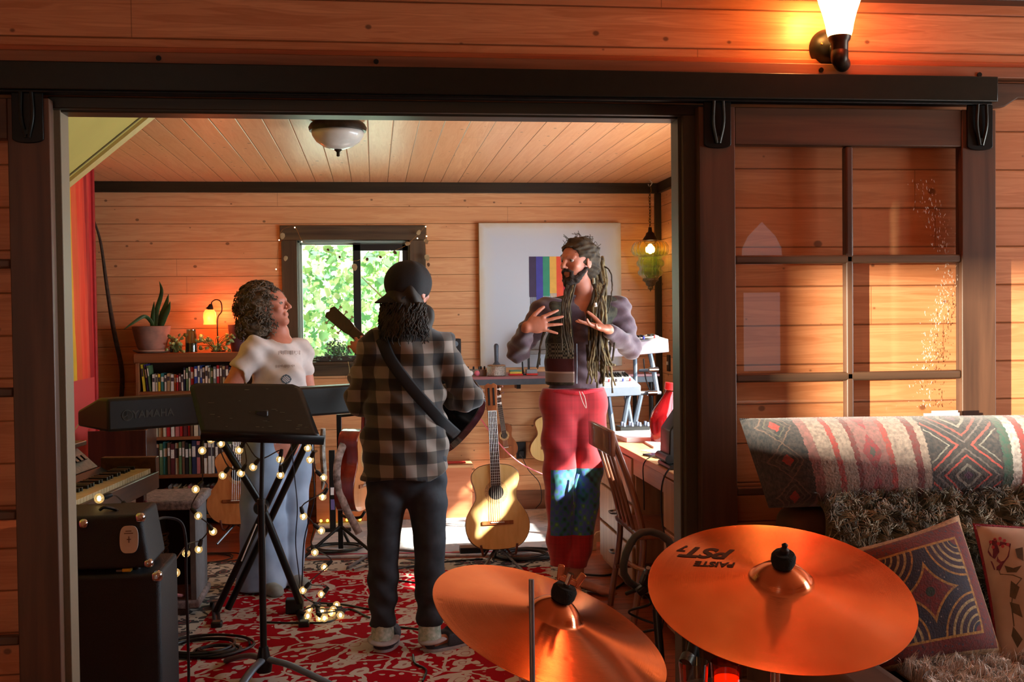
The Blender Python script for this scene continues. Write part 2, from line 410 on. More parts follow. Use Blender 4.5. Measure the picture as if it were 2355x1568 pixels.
def wall_with_hole(name, axis, pos, thick, lo, hi, holes, m):
    """wall slab at axis=pos..pos+thick, spanning lo..hi (other axis, z), with rectangular holes (u0,u1,z0,z1)"""
    b = MB()
    us = sorted({lo[0], hi[0]} | {h[0] for h in holes} | {h[1] for h in holes}); zs = sorted({lo[1], hi[1]} | {h[2] for h in holes} | {h[3] for h in holes})
    for i in range(len(us)-1):
        for j in range(len(zs)-1):
            cu, cz = (us[i]+us[i+1])/2, (zs[j]+zs[j+1])/2
            if any(h[0] < cu < h[1] and h[2] < cz < h[3] for h in holes): continue
            if axis == 'Y': b.span((us[i], pos, zs[j]), (us[i+1], pos+thick, zs[j+1]))
            else: b.span((pos, us[i], zs[j]), (pos+thick, us[i+1], zs[j+1]))
    return struct(name, b, m, smooth=0)
wall_with_hole('wall_front', 'Y', Y0, Y1-Y0, (-3, 0), (4.2, 2.6), [(OX0, OX1, -1, OZ)], m_wallf)
wall_with_hole('wall_back', 'Y', YB, .2, (-3, 0), (XR+.15, ZC+.1), [(-.545, .268, 1.128, 2.012)], m_wall)
RW = (3.8, 7.1, .9, 1.74)   # window of the right wall: y0,y1,z0,z1
wall_with_hole('wall_right', 'X', XR, .15, (Y1, 0), (YB, ZC+.1), [RW], m_wally)
wall_with_hole('wall_left', 'X', -3.12, .12, (-2.7, 0), (YB, 2.6), [(-.75, -.31, 1.54, 1.757)], m_wally)
wall_with_hole('wall_rear', 'Y', -2.72, .12, (-3, 0), (4.2, 2.6), [(-2.4, -.9, .9, 2.1)], m_wall)
wall_with_hole('wall_outer', 'X', 4.2, .12, (-2.7, 0), (3.44, 2.6), [(1.5, 2.9, .9, 2.1)], m_wally)
struct('ceiling', MB().span((-3, Y1, ZC), (XR, YB, ZC+.1)), m_ceil, smooth=0)
struct('ceiling_front_room', MB().span((-3, -2.7, 2.46), (4.2, Y0, 2.56)), m_ceil, smooth=0)
struct('floor', MB().span((-3.1, -2.7, -.1), (4.2, YB, 0)), m_floor, smooth=0)
struct('ground_outside', MB().span((-9, YB+.3, -.7), (9, 20, -.6)), mat('outdoor_grass', (96, 130, 60), .9, var=.3, scale=2), smooth=0)
# red painted side wall of the music room
mp_, t_, b_ = base_mat('sunset_striped_wall_paint')
g_ = t_.nodes.new('ShaderNodeNewGeometry'); s_ = t_.nodes.new('ShaderNodeSeparateXYZ'); lk(t_, g_.outputs['Position'], s_.inputs[0])
nz = t_.nodes.new('ShaderNodeTexNoise'); nz.inputs['Scale'].default_value = 3; nz.inputs['Detail'].default_value = 5
mpp = t_.nodes.new('ShaderNodeMapping'); mpp.inputs['Scale'].default_value = (1, 6, .8); lk(t_, g_.outputs['Position'], mpp.inputs[0]); lk(t_, mpp.outputs[0], nz.inputs['Vector'])
yy = mathn(t_, 'MULTIPLY_ADD', mathn(t_, 'SUBTRACT', nz.outputs[0], .5), .06, mathn(t_, 'SUBTRACT', s_.outputs[1], mathn(t_, 'MULTIPLY', mathn(t_, 'SUBTRACT', 2.2, s_.outputs[2]), .06)))
u_ = mathn(t_, 'DIVIDE', mathn(t_, 'SUBTRACT', yy, 6.7), .75)
cs = ramp(t_, u_, [(0, lin((226, 190, 40))), (.285, lin((224, 92, 44))), (.45, lin((232, 66, 44))), (.64, lin((214, 60, 48))), (.70, lin((166, 34, 40))), (.82, lin((196, 44, 52))), (.93, lin((170, 30, 40)))], 'CONSTANT')
cs = mixc(t_, mathn(t_, 'MULTIPLY', mathn(t_, 'SUBTRACT', nz.outputs[0], .45), 1.6), cs, lin((250, 120, 90)))
low = mathn(t_, 'LESS_THAN', s_.outputs[2], 1.083)
cs = mixc(t_, low, cs, lin((206, 76, 74)))
lk(t_, cs, b_.inputs['Base Color']); b_.inputs['Roughness'].default_value = .6
struct('wall_divider', MB().span((-1.9, Y1, 0), (-1.8, 7.40, ZC)), mp_, smooth=0)
struct('trim_4', MB().span((-1.92, 7.40, 0), (-1.785, 7.44, ZC)), mat('crimson_edge_board', (170, 44, 46), .5), bevel=.004)
# sloping plaster soffit under the stair, upper left, with a pale trim along its lower edge
ms = mat('yellow_green_plaster', (190, 176, 92), .85, var=.06, scale=3)
a1, a2 = P(354, 261, 5.38), P(150, 427, 5.38)
dv = (a2-a1).normalized(); a1 = a1-dv*.25; a2 = a2+dv*.55
nrm = V((-dv.z, 0, dv.x)); nrm = nrm if nrm.z > 0 else -nrm
b = MB(); vs = []
for y in (Y1, 5.38):
    for q in (a1, a2, a2+nrm*.1, a1+nrm*.1): vs.append((q.x, y, q.z))
b.add(vs, [(0, 1, 2, 3), (7, 6, 5, 4), (0, 4, 5, 1), (1, 5, 6, 2), (2, 6, 7, 3), (3, 7, 4, 0)])
struct('ceiling_soffit', b, ms, smooth=0)
b = MB(); vs = []
for y in (5.32, 5.40):
    for q in (a1-nrm*.015, a2-nrm*.015, a2+nrm*.1, a1+nrm*.1): vs.append((q.x, y, q.z))
b.add(vs, [(0, 1, 2, 3), (7, 6, 5, 4), (0, 4, 5, 1), (1, 5, 6, 2), (2, 6, 7, 3), (3, 7, 4, 0)])
struct('trim_5', b, mat('pale_soffit_trim', (196, 178, 112), .6, var=.05), smooth=0)
b = MB(); vs = []
q1, q2 = a1-nrm*.003, a2-nrm*.003
b.add([(q.x, y, q.z) for y in (5.27, 5.29) for q in (q1, q2)], [(0, 1, 3, 2)])
b.add([(q.x, y, q.z) for y in (4.55, 4.58) for q in (q1, q2)], [(0, 1, 3, 2)])
struct('trim_6', b, mat('soffit_joint_line', (96, 78, 34), .8, var=0), smooth=0)
# cornice boards and corner post of the music room
struct('trim_1', MB().span((-3, YB-.03, 2.357), (XR, YB, ZC)), m_dark, bevel=.004)
struct('trim_2', MB().span((XR-.03, Y1, 2.357), (XR, YB-.03, ZC)), m_dark, bevel=.004)
struct('trim_3', MB().span((XR-.045, YB-.045, 0), (XR, YB, 2.357)), m_darkz, bevel=.004)
struct('baseboard_back', MB().span((-1.7, YB-.022, 0), (XR-.045, YB, .14)), woodm('brown_baseboard', (150, 110, 84), (112, 78, 56), 'X'), bevel=.003)
# window in the back wall
wx0, wx1, wz0, wz1 = -.545, .268, 1.128, 2.012
b = MB()
m_cas = woodm('weathered_brown_window_casing', (88, 70, 48), (60, 46, 30), 'X', rough=.55)
m_casz = woodm('weathered_brown_window_casing_upright', (88, 70, 48), (60, 46, 30), 'Z', rough=.55)
struct('trim_7', MB().span((wx0-.12, YB-.03, wz1), (wx1+.125, YB, wz1+.107)).span((wx0-.115, YB-.02, wz0-.105), (wx1+.12, YB, wz0-.02)).span((wx0-.14, YB-.06, wz0-.022), (wx1+.14, YB, wz0)), m_cas, bevel=.004)
struct('trim_8', MB().span((wx0-.112, YB-.024, wz0), (wx0, YB, wz1)).span((wx1, YB-.024, wz0), (wx1+.118, YB, wz1)), m_casz, bevel=.004)
m_vin = mat('pale_green_window_channel', (150, 164, 150), .35, var=.03); m_sash = mat('black_window_sash', (26, 30, 30), .35, var=0)
w = MB()
for d, k in ((0, .016), (.03, .03)):
    y = YB+.03+d
    w.span((wx0, y, wz0), (wx0+k, y+.03, wz1)).span((wx1-k, y, wz0), (wx1, y+.03, wz1)).span((wx0, y, wz1-k), (wx1, y+.03, wz1)).span((wx0, y, wz0), (wx1, y+.03, wz0+k))
wf = struct('window_1', w, m_vin, bevel=.002)
mx0 = -.145
struct('sash_frame', MB().span((mx0, YB+.02, wz0+.02), (mx0+.055, YB+.06, wz1-.02)).span((mx0, YB+.02, wz1-.075), (wx1-.01, YB+.06, wz1-.028)).span((wx1-.052, YB+.02, wz0+.02), (wx1-.012, YB+.06, wz1-.03)).span((mx0, YB+.02, wz0+.01), (wx1-.01, YB+.06, wz0+.05)), m_sash, wf, bevel=.002)
struct('pane', MB().span((wx0+.02, YB+.07, wz0+.02), (mx0+.01, YB+.073, wz1-.02)), m_glass, wf, smooth=0)
struct('pane', MB().span((mx0+.02, YB+.04, wz0+.03), (wx1-.03, YB+.043, wz1-.05)), m_glass, wf, smooth=0)
struct('window_reveal', MB().span((wx0-.01, YB, wz0-.01), (wx0, YB+.2, wz1)).span((wx1, YB, wz0-.01), (wx1+.01, YB+.2, wz1)).span((wx0, YB, wz1), (wx1, YB+.2, wz1+.01)).span((wx0, YB, wz0-.01), (wx1, YB+.2, wz0)), m_cas, wf, smooth=0)
# window of the right wall (daylight and sun come through it)
w = MB(); y0, y1, z0, z1 = RW
w.span((XR-.02, y0-.08, z0-.08), (XR, y1+.08, z0)).span((XR-.02, y0-.08, z1), (XR, y1+.08, z1+.08)).span((XR-.02, y0-.08, z0), (XR, y0, z1)).span((XR-.02, y1, z0), (XR, y1+.08, z1)).span((XR+.03, (y0+y1)/2-.03, z0), (XR+.07, (y0+y1)/2+.03, z1))
struct('window_2', w, m_darkz, bevel=.003)
# ---- front wall joinery
struct('trim_9', MB().span((OX0-.02, Y0-.03, OZ-.003), (OX1+.09, Y0, 2.086)).span((OX0-.0, Y0, OZ-.008), (OX1+.0, Y1+.01, OZ+.01)), m_dark, bevel=.003)
struct('trim_10', MB().span((OX1, Y0-.028, 0), (OX1+.055, Y0, OZ)).span((OX1-.008, Y0-.004, 0), (OX1+.02, Y1+.01, OZ-.002)).span((OX1+.06, Y0-.02, 0), (OX1+.075, Y0, OZ)), mat('grey_brown_jamb_timber', (66, 58, 42), .45, stretch=(30, 30, 2)), bevel=.003)
struct('trim_11', MB().span((OX0-.024, Y0-.026, 0), (OX0-.012, Y0, OZ)).span((OX0-.02, Y0-.004, 0), (OX0+.007, Y1+.01, OZ-.002)), mat('lit_pale_jamb_timber', (118, 104, 82), .5, stretch=(40, 40, 3)), bevel=.002)  # paler jamb tone: window light on the inner face put into its colour
b = MB().span((-3, Y0-.05, 2.176), (4.2, Y0, 2.212))
lb = struct('trim_12', b, woodm('reddish_ledge_board', (150, 98, 66), (112, 66, 42), 'X'), bevel=.003)
b = MB()
for px, py in ((365, 134), (865, 142), (1888, 161), (2252, 172)):
    c = P(px, py, Y0-.05); b.cyl(c+V((0, .004, 0)), c+V((0, -.004, 0)), .0075, n=12)
struct('bolt_heads', b, m_iron, lb)
struct('trim_13', MB().span((-3, Y0-.012, 2.212), (4.2, Y0, 2.235)), woodm('red_pine_ledge', (196, 108, 62), (150, 74, 40), 'X'), bevel=.003)
struct('trim_14', MB().span((-3, Y0-.06, 2.415), (4.2, Y0, 2.46)), woodm('dark_crown_board', (84, 60, 44), (62, 44, 32), 'X'), bevel=.004)
# end bracket board to the right of the rail
b = MB(); out = [(1.93, 2.165), (4.2, 2.165), (4.2, 2.118), (2.03, 2.118), (1.985, 2.09), (1.93, 2.083)]
b.prism(out, .03, c=(0, Y0-.02, 0)); struct('trim_15', b, m_doorx, bevel=.003)
T = Thing('door_rail', 'long dark steel sliding-door rail under the ledge board', 'rail', (.4, Y0-.07, 2.09))
T.part('track', MB().span((-3, Y0-.1, 2.092), (1.925, Y0-.045, 2.170)), mat('dark_rail_steel', (24, 26, 18), .35, .3, var=.15), bevel=.003)
T.part('lower_lip', MB().span((-3, Y0-.092, 2.084), (1.91, Y0-.052, 2.092)), m_iron, bevel=.002)
# sliding doors: glazed, 2 columns of panes
def sliding_door(label, x0, x1):
    T = Thing('sliding_door', label, 'door', ((x0+x1)/2, 3.25, 0), 'glazed sliding doors on the rail')
    y0, y1 = 3.225, 3.265; st = .113; zt, zb = 2.072, .02
    for xa in (x0, x1-st): T.part('stile', MB().span((xa, y0, zb), (xa+st, y1, zt)), m_doorw, bevel=.003)
    T.part('top_rail', MB().span((x0+st, y0+.002, 1.957), (x1-st, y1-.002, zt)), m_doorx, bevel=.003)
    T.part('bottom_rail', MB().span((x0+st, y0+.002, zb), (x1-st, y1-.002, .19)), m_doorx, bevel=.003)
    xm = (x0+x1)/2
    T.part('muntin', MB().span((xm-.012, y0+.004, .19), (xm+.012, y1-.004, 1.957)), m_doorw, bevel=.006, seg=3)
    zs = [.19, .549, .904, 1.250, 1.611, 1.957]
    for z in zs[1:-1]: T.part('muntin', MB().span((x0+st, y0+.004, z-.013), (x1-st, y1-.004, z+.013)), m_doorx, bevel=.006, seg=3)
    for z, z2 in zip(zs, zs[1:]):
        for a, c in ((x0+st, xm-.008), (xm+.008, x1-st)):
            T.part('glass_pane', MB().span((a, 3.245, z+.008), (c, 3.248, z2-.008)), m_glass, smooth=0)
    for xa in (x0+st/2, x1-st/2):
        b = MB(); o = [(-.042, .14), (.042, .14), (.042, .012)]+[(.042*math.cos(t*math.pi/8), -.012*math.sin(t*math.pi/8)+.012) for t in range(1, 8)]+[(-.042, .012)]
        b.prism(o, .008, c=(xa, y0-.004, 1.945))
        h = T.part('hanger_plate', b, m_iron, bevel=.002)
        b = MB()
        for s in (-1, 1): b.tube(spline([(xa+s*.004, y0-.012, 1.96), (xa+s*.016, y0-.016, 2.02), (xa+s*.014, y0-.018, 2.085)], 4), .005, 8)
        b.cyl((xa, y0-.006, 1.975), (xa, y0-.016, 1.975), .007, n=10)
        T.part('hanger_strap', b, mat('worn_iron', (40, 42, 38), .35, .7, var=.2), parent=h)
    return T
SD = sliding_door('glazed sliding door behind the sofa, all its hangers and panes in view', .978, 1.932)
rg = random.Random(14); b = MB()
for i in range(420):
    z = rg.uniform(1.15, 1.86); x = 1.735+.045*math.sin(z*9)+rg.gauss(0, .022)+.02*(1.7-z); l = rg.uniform(.001, .009); w_ = rg.uniform(.0005, .0016)
    if x > 1.815 or abs(z-1.611) < .016 or abs(z-1.25) < .016: continue
    b.box((x, 3.2442, z), (w_, .0006, l), rotm('Y', rg.gauss(0, .25)))
k = SD.part('pale_flecks', b, mat('pale_fleck', (196, 184, 172), .7, var=0), smooth=0); k['kind'] = 'stuff'  # scatter of small pale upright flecks over the right-hand panes
sliding_door('glazed sliding door cut by the photo\'s left edge, beside the amplifier', -1.845, -.892)
# clerestory of the rear wall: arched light and door light that mirror in the panes
w = MB(); arch = [(3.12, 1.86), (3.48, 1.86), (3.47, 2.0), (3.42, 2.1), (3.3, 2.22), (3.18, 2.1), (3.13, 2.0)]
sk_ = emitm('bright_overcast_glass', (226, 232, 240), .7)
struct('window_3', MB().prism(arch, .02, c=(0, -2.585, 0)), sk_, smooth=0)
struct('window_4', MB().span((3.14, -2.60, .95), (3.46, -2.59, 1.62)).span((2.9, -2.60, .5), (2.94, -2.59, 1.75)), sk_, smooth=0)
# papers / window seat light strip behind the bolster
# ---- planting outside the back window
m_leaf = []
for nm, c in (('leaf_bright', (188, 218, 156)), ('leaf_mid', (142, 192, 144)), ('leaf_pale', (230, 238, 208)), ('leaf_teal', (140, 190, 166))):
    m, t, bb = base_mat(nm); bb.inputs['Base Color'].default_value = lin(c); bb.inputs['Roughness'].default_value = .5
    tr = t.nodes.new('ShaderNodeBsdfTranslucent'); tr.inputs[0].default_value = lin(c); mx = t.nodes.new('ShaderNodeMixShader'); mx.inputs[0].default_value = .55
    lk(t, bb.outputs[0], mx.inputs[1]); lk(t, tr.outputs[0], mx.inputs[2]); lk(t, mx.outputs[0], t.nodes['Material Output'].inputs[0]); m_leaf.append(m)
rg = random.Random(3); b = MB()
leafo = [(0, 0), (.35, .1), (.5, .45), (.3, .5), (.42, .8), (.15, .75), (0, 1.1), (-.15, .75), (-.42, .8), (-.3, .5), (-.5, .45), (-.35, .1)]
for i in range(7600):
    y = rg.uniform(9.3, 13.5); w_ = .55+(y-8)*.12
    c = V((-.2+rg.uniform(-1.15, 1.2)*(w_), y, rg.uniform(-.5, 2.6)+(y-9)*.03)); s = rg.uniform(.05, .13)*(.8+(y-9)*.16)
    R = Matrix.Rotation(rg.uniform(0, 6.28), 3, 'Y') @ Matrix.Rotation(rg.uniform(-.9, .9), 3, 'X') @ Matrix.Rotation(rg.uniform(-.9, .9), 3, 'Z')
    b.cur = rg.choice((0, 0, 1, 1, 2, 2, 3)); b.add([c+R @ V((x*s, .12*abs(x)*s, z*s)) for x, z in leafo], [tuple(range(12))])
o = b.obj('foliage', m_leaf, smooth=0); tag(o, 'bright green maple foliage outside the window', 'foliage', kind='stuff')
T = Thing('young_tree', 'slim pale trunk standing outside the sliding window sash', 'tree', (.22, 9, -.6))
T.part('trunk', MB().tube(spline([(.22, 9, -.6), (.17, 9, 1.2), (.2, 9, 1.6), (.27, 9, 2.4)], 5), [.03]*8+[.022]*8, 8), mat('pale_bark', (206, 204, 196), .8, var=.2))
b = MB()
for z, dx, dz in ((1.35, .35, .25), (1.5, -.3, .3), (1.75, .3, .1), (1.2, .3, .2), (1.4, .2, .32)): b.tube([(.18, 9, z), (.18+dx, 8.95, z+dz)], [.008, .003], 6)
T.part('branch', b, mat('pale_bark', (206, 204, 196)))
# bank of light shrubs far behind, built as rounded masses
b = MB()
for i in range(46):
    b.ball((rg.uniform(-3, 3), rg.uniform(14.5, 17), rg.uniform(-.6, 3.6)), rg.uniform(.5, 1.0), 12, (1, 1, rg.uniform(.7, 1.2)))
o = b.obj('shrubbery', mat('sunlit_shrub_mass', (196, 214, 150), .9, var=.35, scale=7, rgb2=(236, 244, 214)), smooth=180); tag(o, 'pale sunlit shrub bank far beyond the window', 'shrubs', kind='stuff')
# ---------------------------------------------------------------- rugs
def rug_mat(name, base, flower, dark, sc=7., pale=False, border=None):
    m, t, b = base_mat(name)
    g = t.nodes.new('ShaderNodeNewGeometry'); pos = g.outputs['Position']
    nd = t.nodes.new('ShaderNodeTexNoise'); nd.inputs['Scale'].default_value = 9; nd.inputs['Detail'].default_value = 2; lk(t, pos, nd.inputs['Vector'])
    ds = t.nodes.new('ShaderNodeVectorMath'); ds.operation = 'MULTIPLY_ADD'; lk(t, nd.outputs['Color'], ds.inputs[0]); ds.inputs[1].default_value = (.09, .09, 0); lk(t, pos, ds.inputs[2])
    v = t.nodes.new('ShaderNodeTexVoronoi'); v.inputs['Scale'].default_value = sc; lk(t, ds.outputs[0], v.inputs['Vector'])
    # petals: angular ripple from the cell centre
    sb = t.nodes.new('ShaderNodeVectorMath'); sb.operation = 'SUBTRACT'; lk(t, pos, sb.inputs[0]); lk(t, v.outputs['Position'], sb.inputs[1])
    sp = t.nodes.new('ShaderNodeSeparateXYZ'); lk(t, sb.outputs[0], sp.inputs[0])
    an = mathn(t, 'ARCTAN2', sp.outputs[1], sp.outputs[0])
    pet = mathn(t, 'MULTIPLY', mathn(t, 'SINE', mathn(t, 'MULTIPLY', an, 6)), .06)
    rad = mathn(t, 'ADD', v.outputs['Distance'], pet)
    fl = mathn(t, 'LESS_THAN', rad, .41)
    ring = mathn(t, 'LESS_THAN', mathn(t, 'ABSOLUTE', mathn(t, 'SUBTRACT', rad, .17)), .022)
    v2 = t.nodes.new('ShaderNodeTexVoronoi'); v2.feature = 'DISTANCE_TO_EDGE'; v2.inputs['Scale'].default_value = sc*.6; lk(t, ds.outputs[0], v2.inputs['Vector'])
    vine = mathn(t, 'LESS_THAN', v2.outputs['Distance'], .030)
    v3 = t.nodes.new('ShaderNodeTexVoronoi'); v3.inputs['Scale'].default_value = sc*2.6; lk(t, ds.outputs[0], v3.inputs['Vector'])
    leaf = mathn(t, 'LESS_THAN', v3.outputs['Distance'], .30)
    f = mathn(t, 'MAXIMUM', mathn(t, 'MAXIMUM', fl, vine), leaf)
    col = mixc(t, f, lin(base), lin(flower)); col = mixc(t, mathn(t, 'MULTIPLY', ring, .7), col, lin(dark))
    nn = t.nodes.new('ShaderNodeTexNoise'); nn.inputs['Scale'].default_value = 2.2; nn.inputs['Detail'].default_value = 4; lk(t, pos, nn.inputs['Vector'])
    col = mixc(t, mathn(t, 'MULTIPLY', nn.outputs[0], .35), col, tuple(x*.45 for x in lin(base)[:3])+(1,))
    lk(t, col, b.inputs['Base Color']); b.inputs['Roughness'].default_value = .95; b.inputs['Specular IOR Level'].default_value = .05
    return m
m_redrug = rug_mat('crimson_floral_rug_pile', (158, 12, 26), (196, 186, 172), (150, 44, 48), 8.2)
m_border = rug_mat('black_and_ivory_rug_border', (190, 184, 172), (44, 46, 54), (190, 90, 90), 9)
m_pale = rug_mat('faded_silver_rug_pile', (206, 204, 204), (178, 184, 190), (200, 160, 160), 5)
def slab_rot(mb, pts, z0, z1):
    n = len(pts); mb.add([(p[0], p[1], z0) for p in pts]+[(p[0], p[1], z1) for p in pts], [tuple(range(n-1, -1, -1)), tuple(range(n, 2*n))]+[(i, (i+1) % n, (i+1) % n+n, i+n) for i in range(n)])
    return mb
T = Thing('floral_rug', 'crimson rug with ivory flowers and a black and ivory border', 'rug', (-.1, 5.4, 0))
T.part('field', slab_rot(MB(), [(-.93, 3.7), (.62, 3.62), (.98, 6.16), (-.76, 6.33)], .004, .016), m_redrug, smooth=0)
T.part('border', slab_rot(slab_rot(slab_rot(MB(), [(-1.15, 3.5), (-.93, 3.7), (-.76, 6.33), (-.98, 6.6)], .002, .0165), [(-.76, 6.33), (.98, 6.16), (1.2, 6.4), (-.98, 6.62)], .002, .0165), [(.62, 3.62), (.76, 3.5), (1.2, 6.4), (.98, 6.16)], .002, .0165), m_border, smooth=0)
T = Thing('faded_rug', 'pale silver rug in the sun under the hanging guitars', 'rug', (.5, 7.2, 0))
T.part('pile', slab_rot(MB(), [(-.42, 6.68), (1.25, 6.5), (1.3, 8.05), (-.4, 8.05)], .002, .012), m_pale, smooth=0)
T.part('stripe', slab_rot(MB(), [(-.42, 6.74), (1.25, 6.56), (1.25, 6.585), (-.42, 6.765)], .011, .0135), mat('rose_rug_stripe', (184, 60, 86), .9), smooth=0)
# ================================================================ MUSIC ROOM OBJECTS
m_blk = mat('black_plastic', (22, 23, 22), .42, var=.1); m_blkm = mat('black_powder_coated_steel', (26, 27, 26), .35, .3, var=.15)
m_chrome = mat('chrome', (200, 200, 200), .12, 1., var=0); m_steel = mat('brushed_grey_steel', (120, 126, 134), .35, .6, var=.1)
m_brass = mat('worn_brass', (170, 120, 50), .35, .8, var=.3, scale=50); m_bronze = mat('dark_bronze', (46, 38, 28), .38, .7, var=.3, scale=40)
m_wht = mat('white_plastic', (226, 224, 216), .4, var=.03); m_paper = mat('white_paper', (232, 232, 232), .8, var=.03)
m_red = mat('red_plastic', (200, 30, 34), .35, var=.05)
m_spruce = woodm('pale_spruce_soundboard', (232, 196, 132), (216, 176, 108), 'Z', rough=.22, scale=1.2, spec=.5, coat=.5)
m_cedar = woodm('amber_cedar_soundboard', (206, 142, 88), (184, 118, 66), 'Z', rough=.28, scale=1.2, coat=.3)
m_rosew = woodm('dark_rosewood', (70, 40, 26), (40, 24, 18), 'Z', rough=.3, coat=.3)
m_mahog = woodm('red_mahogany', (140, 44, 26), (96, 28, 18), 'Z', rough=.2, coat=.6)
m_koa = woodm('brown_koa', (156, 92, 52), (120, 64, 34), 'Z', rough=.35)
m_maple = woodm('pale_maple_neck', (202, 152, 100), (176, 124, 76), 'Z', rough=.3)
m_string = mat('nylon_and_steel_strings', (190, 186, 176), .3, .5, var=0)
m_darkhole = mat('shadowed_instrument_interior', (24, 16, 12), .9, var=0)
BODY = [(0, 0), (.06, .003), (.115, .016), (.16, .055), (.184, .115), (.178, .18), (.15, .235), (.122, .28), (.117, .315), (.126, .36), (.138, .40), (.132, .44), (.095, .473), (.04, .486), (0, .488)]
def body_outline(w, l, k=4):
    p = spline([(x*w/.184, 0, z*l/.488) for x, z in BODY], k); q = [(a.x, a.z) for a in p]
    return q+[(-x, z) for x, z in q[-2:0:-1]]
def guitar(name, label, base, top, face, L=.98, w=.184, bl=.488, depth=.10, m_top=None, m_side=None, m_neck=None, peg=3, scale_pick=False, nw=.026, group=None, cat='guitar', hole_r=.043, strings=6, fb_dark=None):
    base, top = V(base), V(top); z = (top-base).normalized(); y = -(V(face)-z*V(face).dot(z)).normalized(); x = y.cross(z)
    M = frame(x, y, z); T = Thing(name, label, cat, base, group)
    tr = lambda p: base+M @ V(p)
    o = body_outline(w, bl)
    b = MB(); b.prism(o, depth, M, tr((0, 0, 0))); bo = T.part('body', b, m_side, bevel=.004)
    b = MB(); b.prism([(q[0]*.985, q[1]*.985+.003) for q in o], .003, M, tr((0, -depth/2-.0016, 0))); T.part('soundboard', b, m_top, smooth=30)
    hz = bl*.665
    b = MB(); b.cyl(tr((0, -depth/2-.002, hz)), tr((0, -depth/2-.004, hz)), hole_r*1.55, n=36); T.part('rosette', b, mat('herringbone_rosette', (190, 150, 100), .4, var=.35, scale=160), smooth=30)
    b = MB(); b.cyl(tr((0, -depth/2-.003, hz)), tr((0, -depth/2-.0048, hz)), hole_r, n=36); T.part('soundhole', b, m_darkhole, smooth=30)
    bz = bl*.31; b = MB(); b.box(tr((0, -depth/2-.007, bz)), (w*.98, .008, .022), M); br = T.part('bridge', b, m_koa, bevel=.002)
    b = MB(); b.box(tr((0, -depth/2-.013, bz+.002)), (w*.42, .006, .005), M); T.part('saddle', b, m_wht, parent=br)
    hs = L-.17*L/.98; fbz = bl*.74
    b = MB(); b.box(tr((0, -depth/2+.004, (bl+hs)/2-.01)), (nw*1.9, .022, hs-bl+.03), M); T.part('neck', b, m_neck, bevel=.007, seg=3)
    b = MB(); b.box(tr((0, -depth/2-.010, (fbz+hs)/2)), (nw*2, .007, hs-fbz), M); f = T.part('fingerboard', b, fb_dark or m_rosew, bevel=.001)
    b = MB()
    for i in range(1, 19):
        zz = hs-(hs-bz)*(1-2**(-i/12))
        if zz > fbz: b.box(tr((0, -depth/2-.0142, zz)), (nw*1.98, .0018, .0022), M)
    T.part('frets', b, m_string, parent=f, smooth=0)
    b = MB(); b.box(tr((0, -depth/2-.012, hs)), (nw*2, .012, .006), M); T.part('nut', b, m_wht)
    hw = nw*1.18; hl = L-hs; b = MB(); b.prism([(-nw, 0), (nw, 0), (hw*1.05, hl*.2), (hw*1.15, hl*.93), (hw*.5, hl), (0, hl*.95), (-hw*.5, hl), (-hw*1.15, hl*.93), (-hw*1.05, hl*.2)], .016, M, tr((0, -depth/2+.002, hs))); h = T.part('headstock', b, m_neck if m_neck is not m_maple else m_koa, bevel=.002)
    for s in (-1, 1):
        b = MB(); b.box(tr((s*hw*.45, -depth/2-.007, hs+hl*.52)), (hw*.35, .003, hl*.62), M); T.part('peg_slot', b, m_darkhole, parent=h)
        for i in range(peg):
            zz = hs+hl*(.28+.5*i/max(1, peg-1)); b = MB(); b.cyl(tr((s*hw, -depth/2+.002, zz)), tr((s*(hw+.018), -depth/2+.004, zz)), .003, n=8); b.box(tr((s*(hw+.022), -depth/2+.004, zz)), (.01, .006, .014), M)
            T.part('tuning_peg', b, m_wht if m_top is m_spruce else m_chrome, bevel=.001)
    for i in range(strings):
        u = (i-(strings-1)/2)/(strings-1)*2
        b = MB(); b.tube([tr((u*nw*.82, -depth/2-.0155, hs)), tr((u*w*.17, -depth/2-.017, bz))], .0011 if i < 3 else .0009, 5); T.part('string', b, m_string, smooth=0)
    T.M = M; T.tr = tr
    return T
gA, gB = P(1146, 1264, 6.22), P(1127, 884, 6.42)
TG = guitar('classical_guitar', 'pale spruce classical guitar on a stand, lit by sun, facing the camera', gA, gB, (-.03, -1, .05), L=(gB-gA).length, w=.184, m_top=m_spruce, m_side=m_rosew, m_neck=m_maple)
# its stand
def guitar_stand(name, label, tr, zb, dx=.09):
    T = Thing(name, label, 'guitar stand', V((tr((0, 0, 0)).x, tr((0, 0, 0)).y, 0)))
    c = tr((0, .02, 0)); top = tr((0, .075, .28)); foot = V((c.x, c.y+.02, .10))
    T.part('pole', MB().tube([foot, V((c.x, c.y+.06, c.z-.02)), top], .008, 10), m_steel)
    b = MB()
    for s in (-1, 1): b.tube(spline([foot+V((0, 0, .09)), tr((s*dx*.8, .05, -.02)), tr((s*dx, -.04, -.025)), tr((s*dx*1.05, -.075, -.018)), tr((s*dx*1.15, -.085, .03))], 5), .007, 8)
    T.part('cradle', b, mat('brown_rubber_cradle', (110, 60, 44), .5))
    T.part('backrest', MB().tube([top+V((-.05, 0, 0)), top+V((.05, 0, 0))], .009, 8), m_blk)
    for a in (-2.2, -.9, 1.57):
        T.part('leg', MB().tube([foot+V((0, 0, .03)), V((foot.x+.2*math.cos(a), foot.y+.2*math.sin(a), .010))], .008, 8), m_steel)
    return T
guitar_stand('guitar_stand', 'grey tripod stand under the sunlit classical guitar', TG.tr, .1)
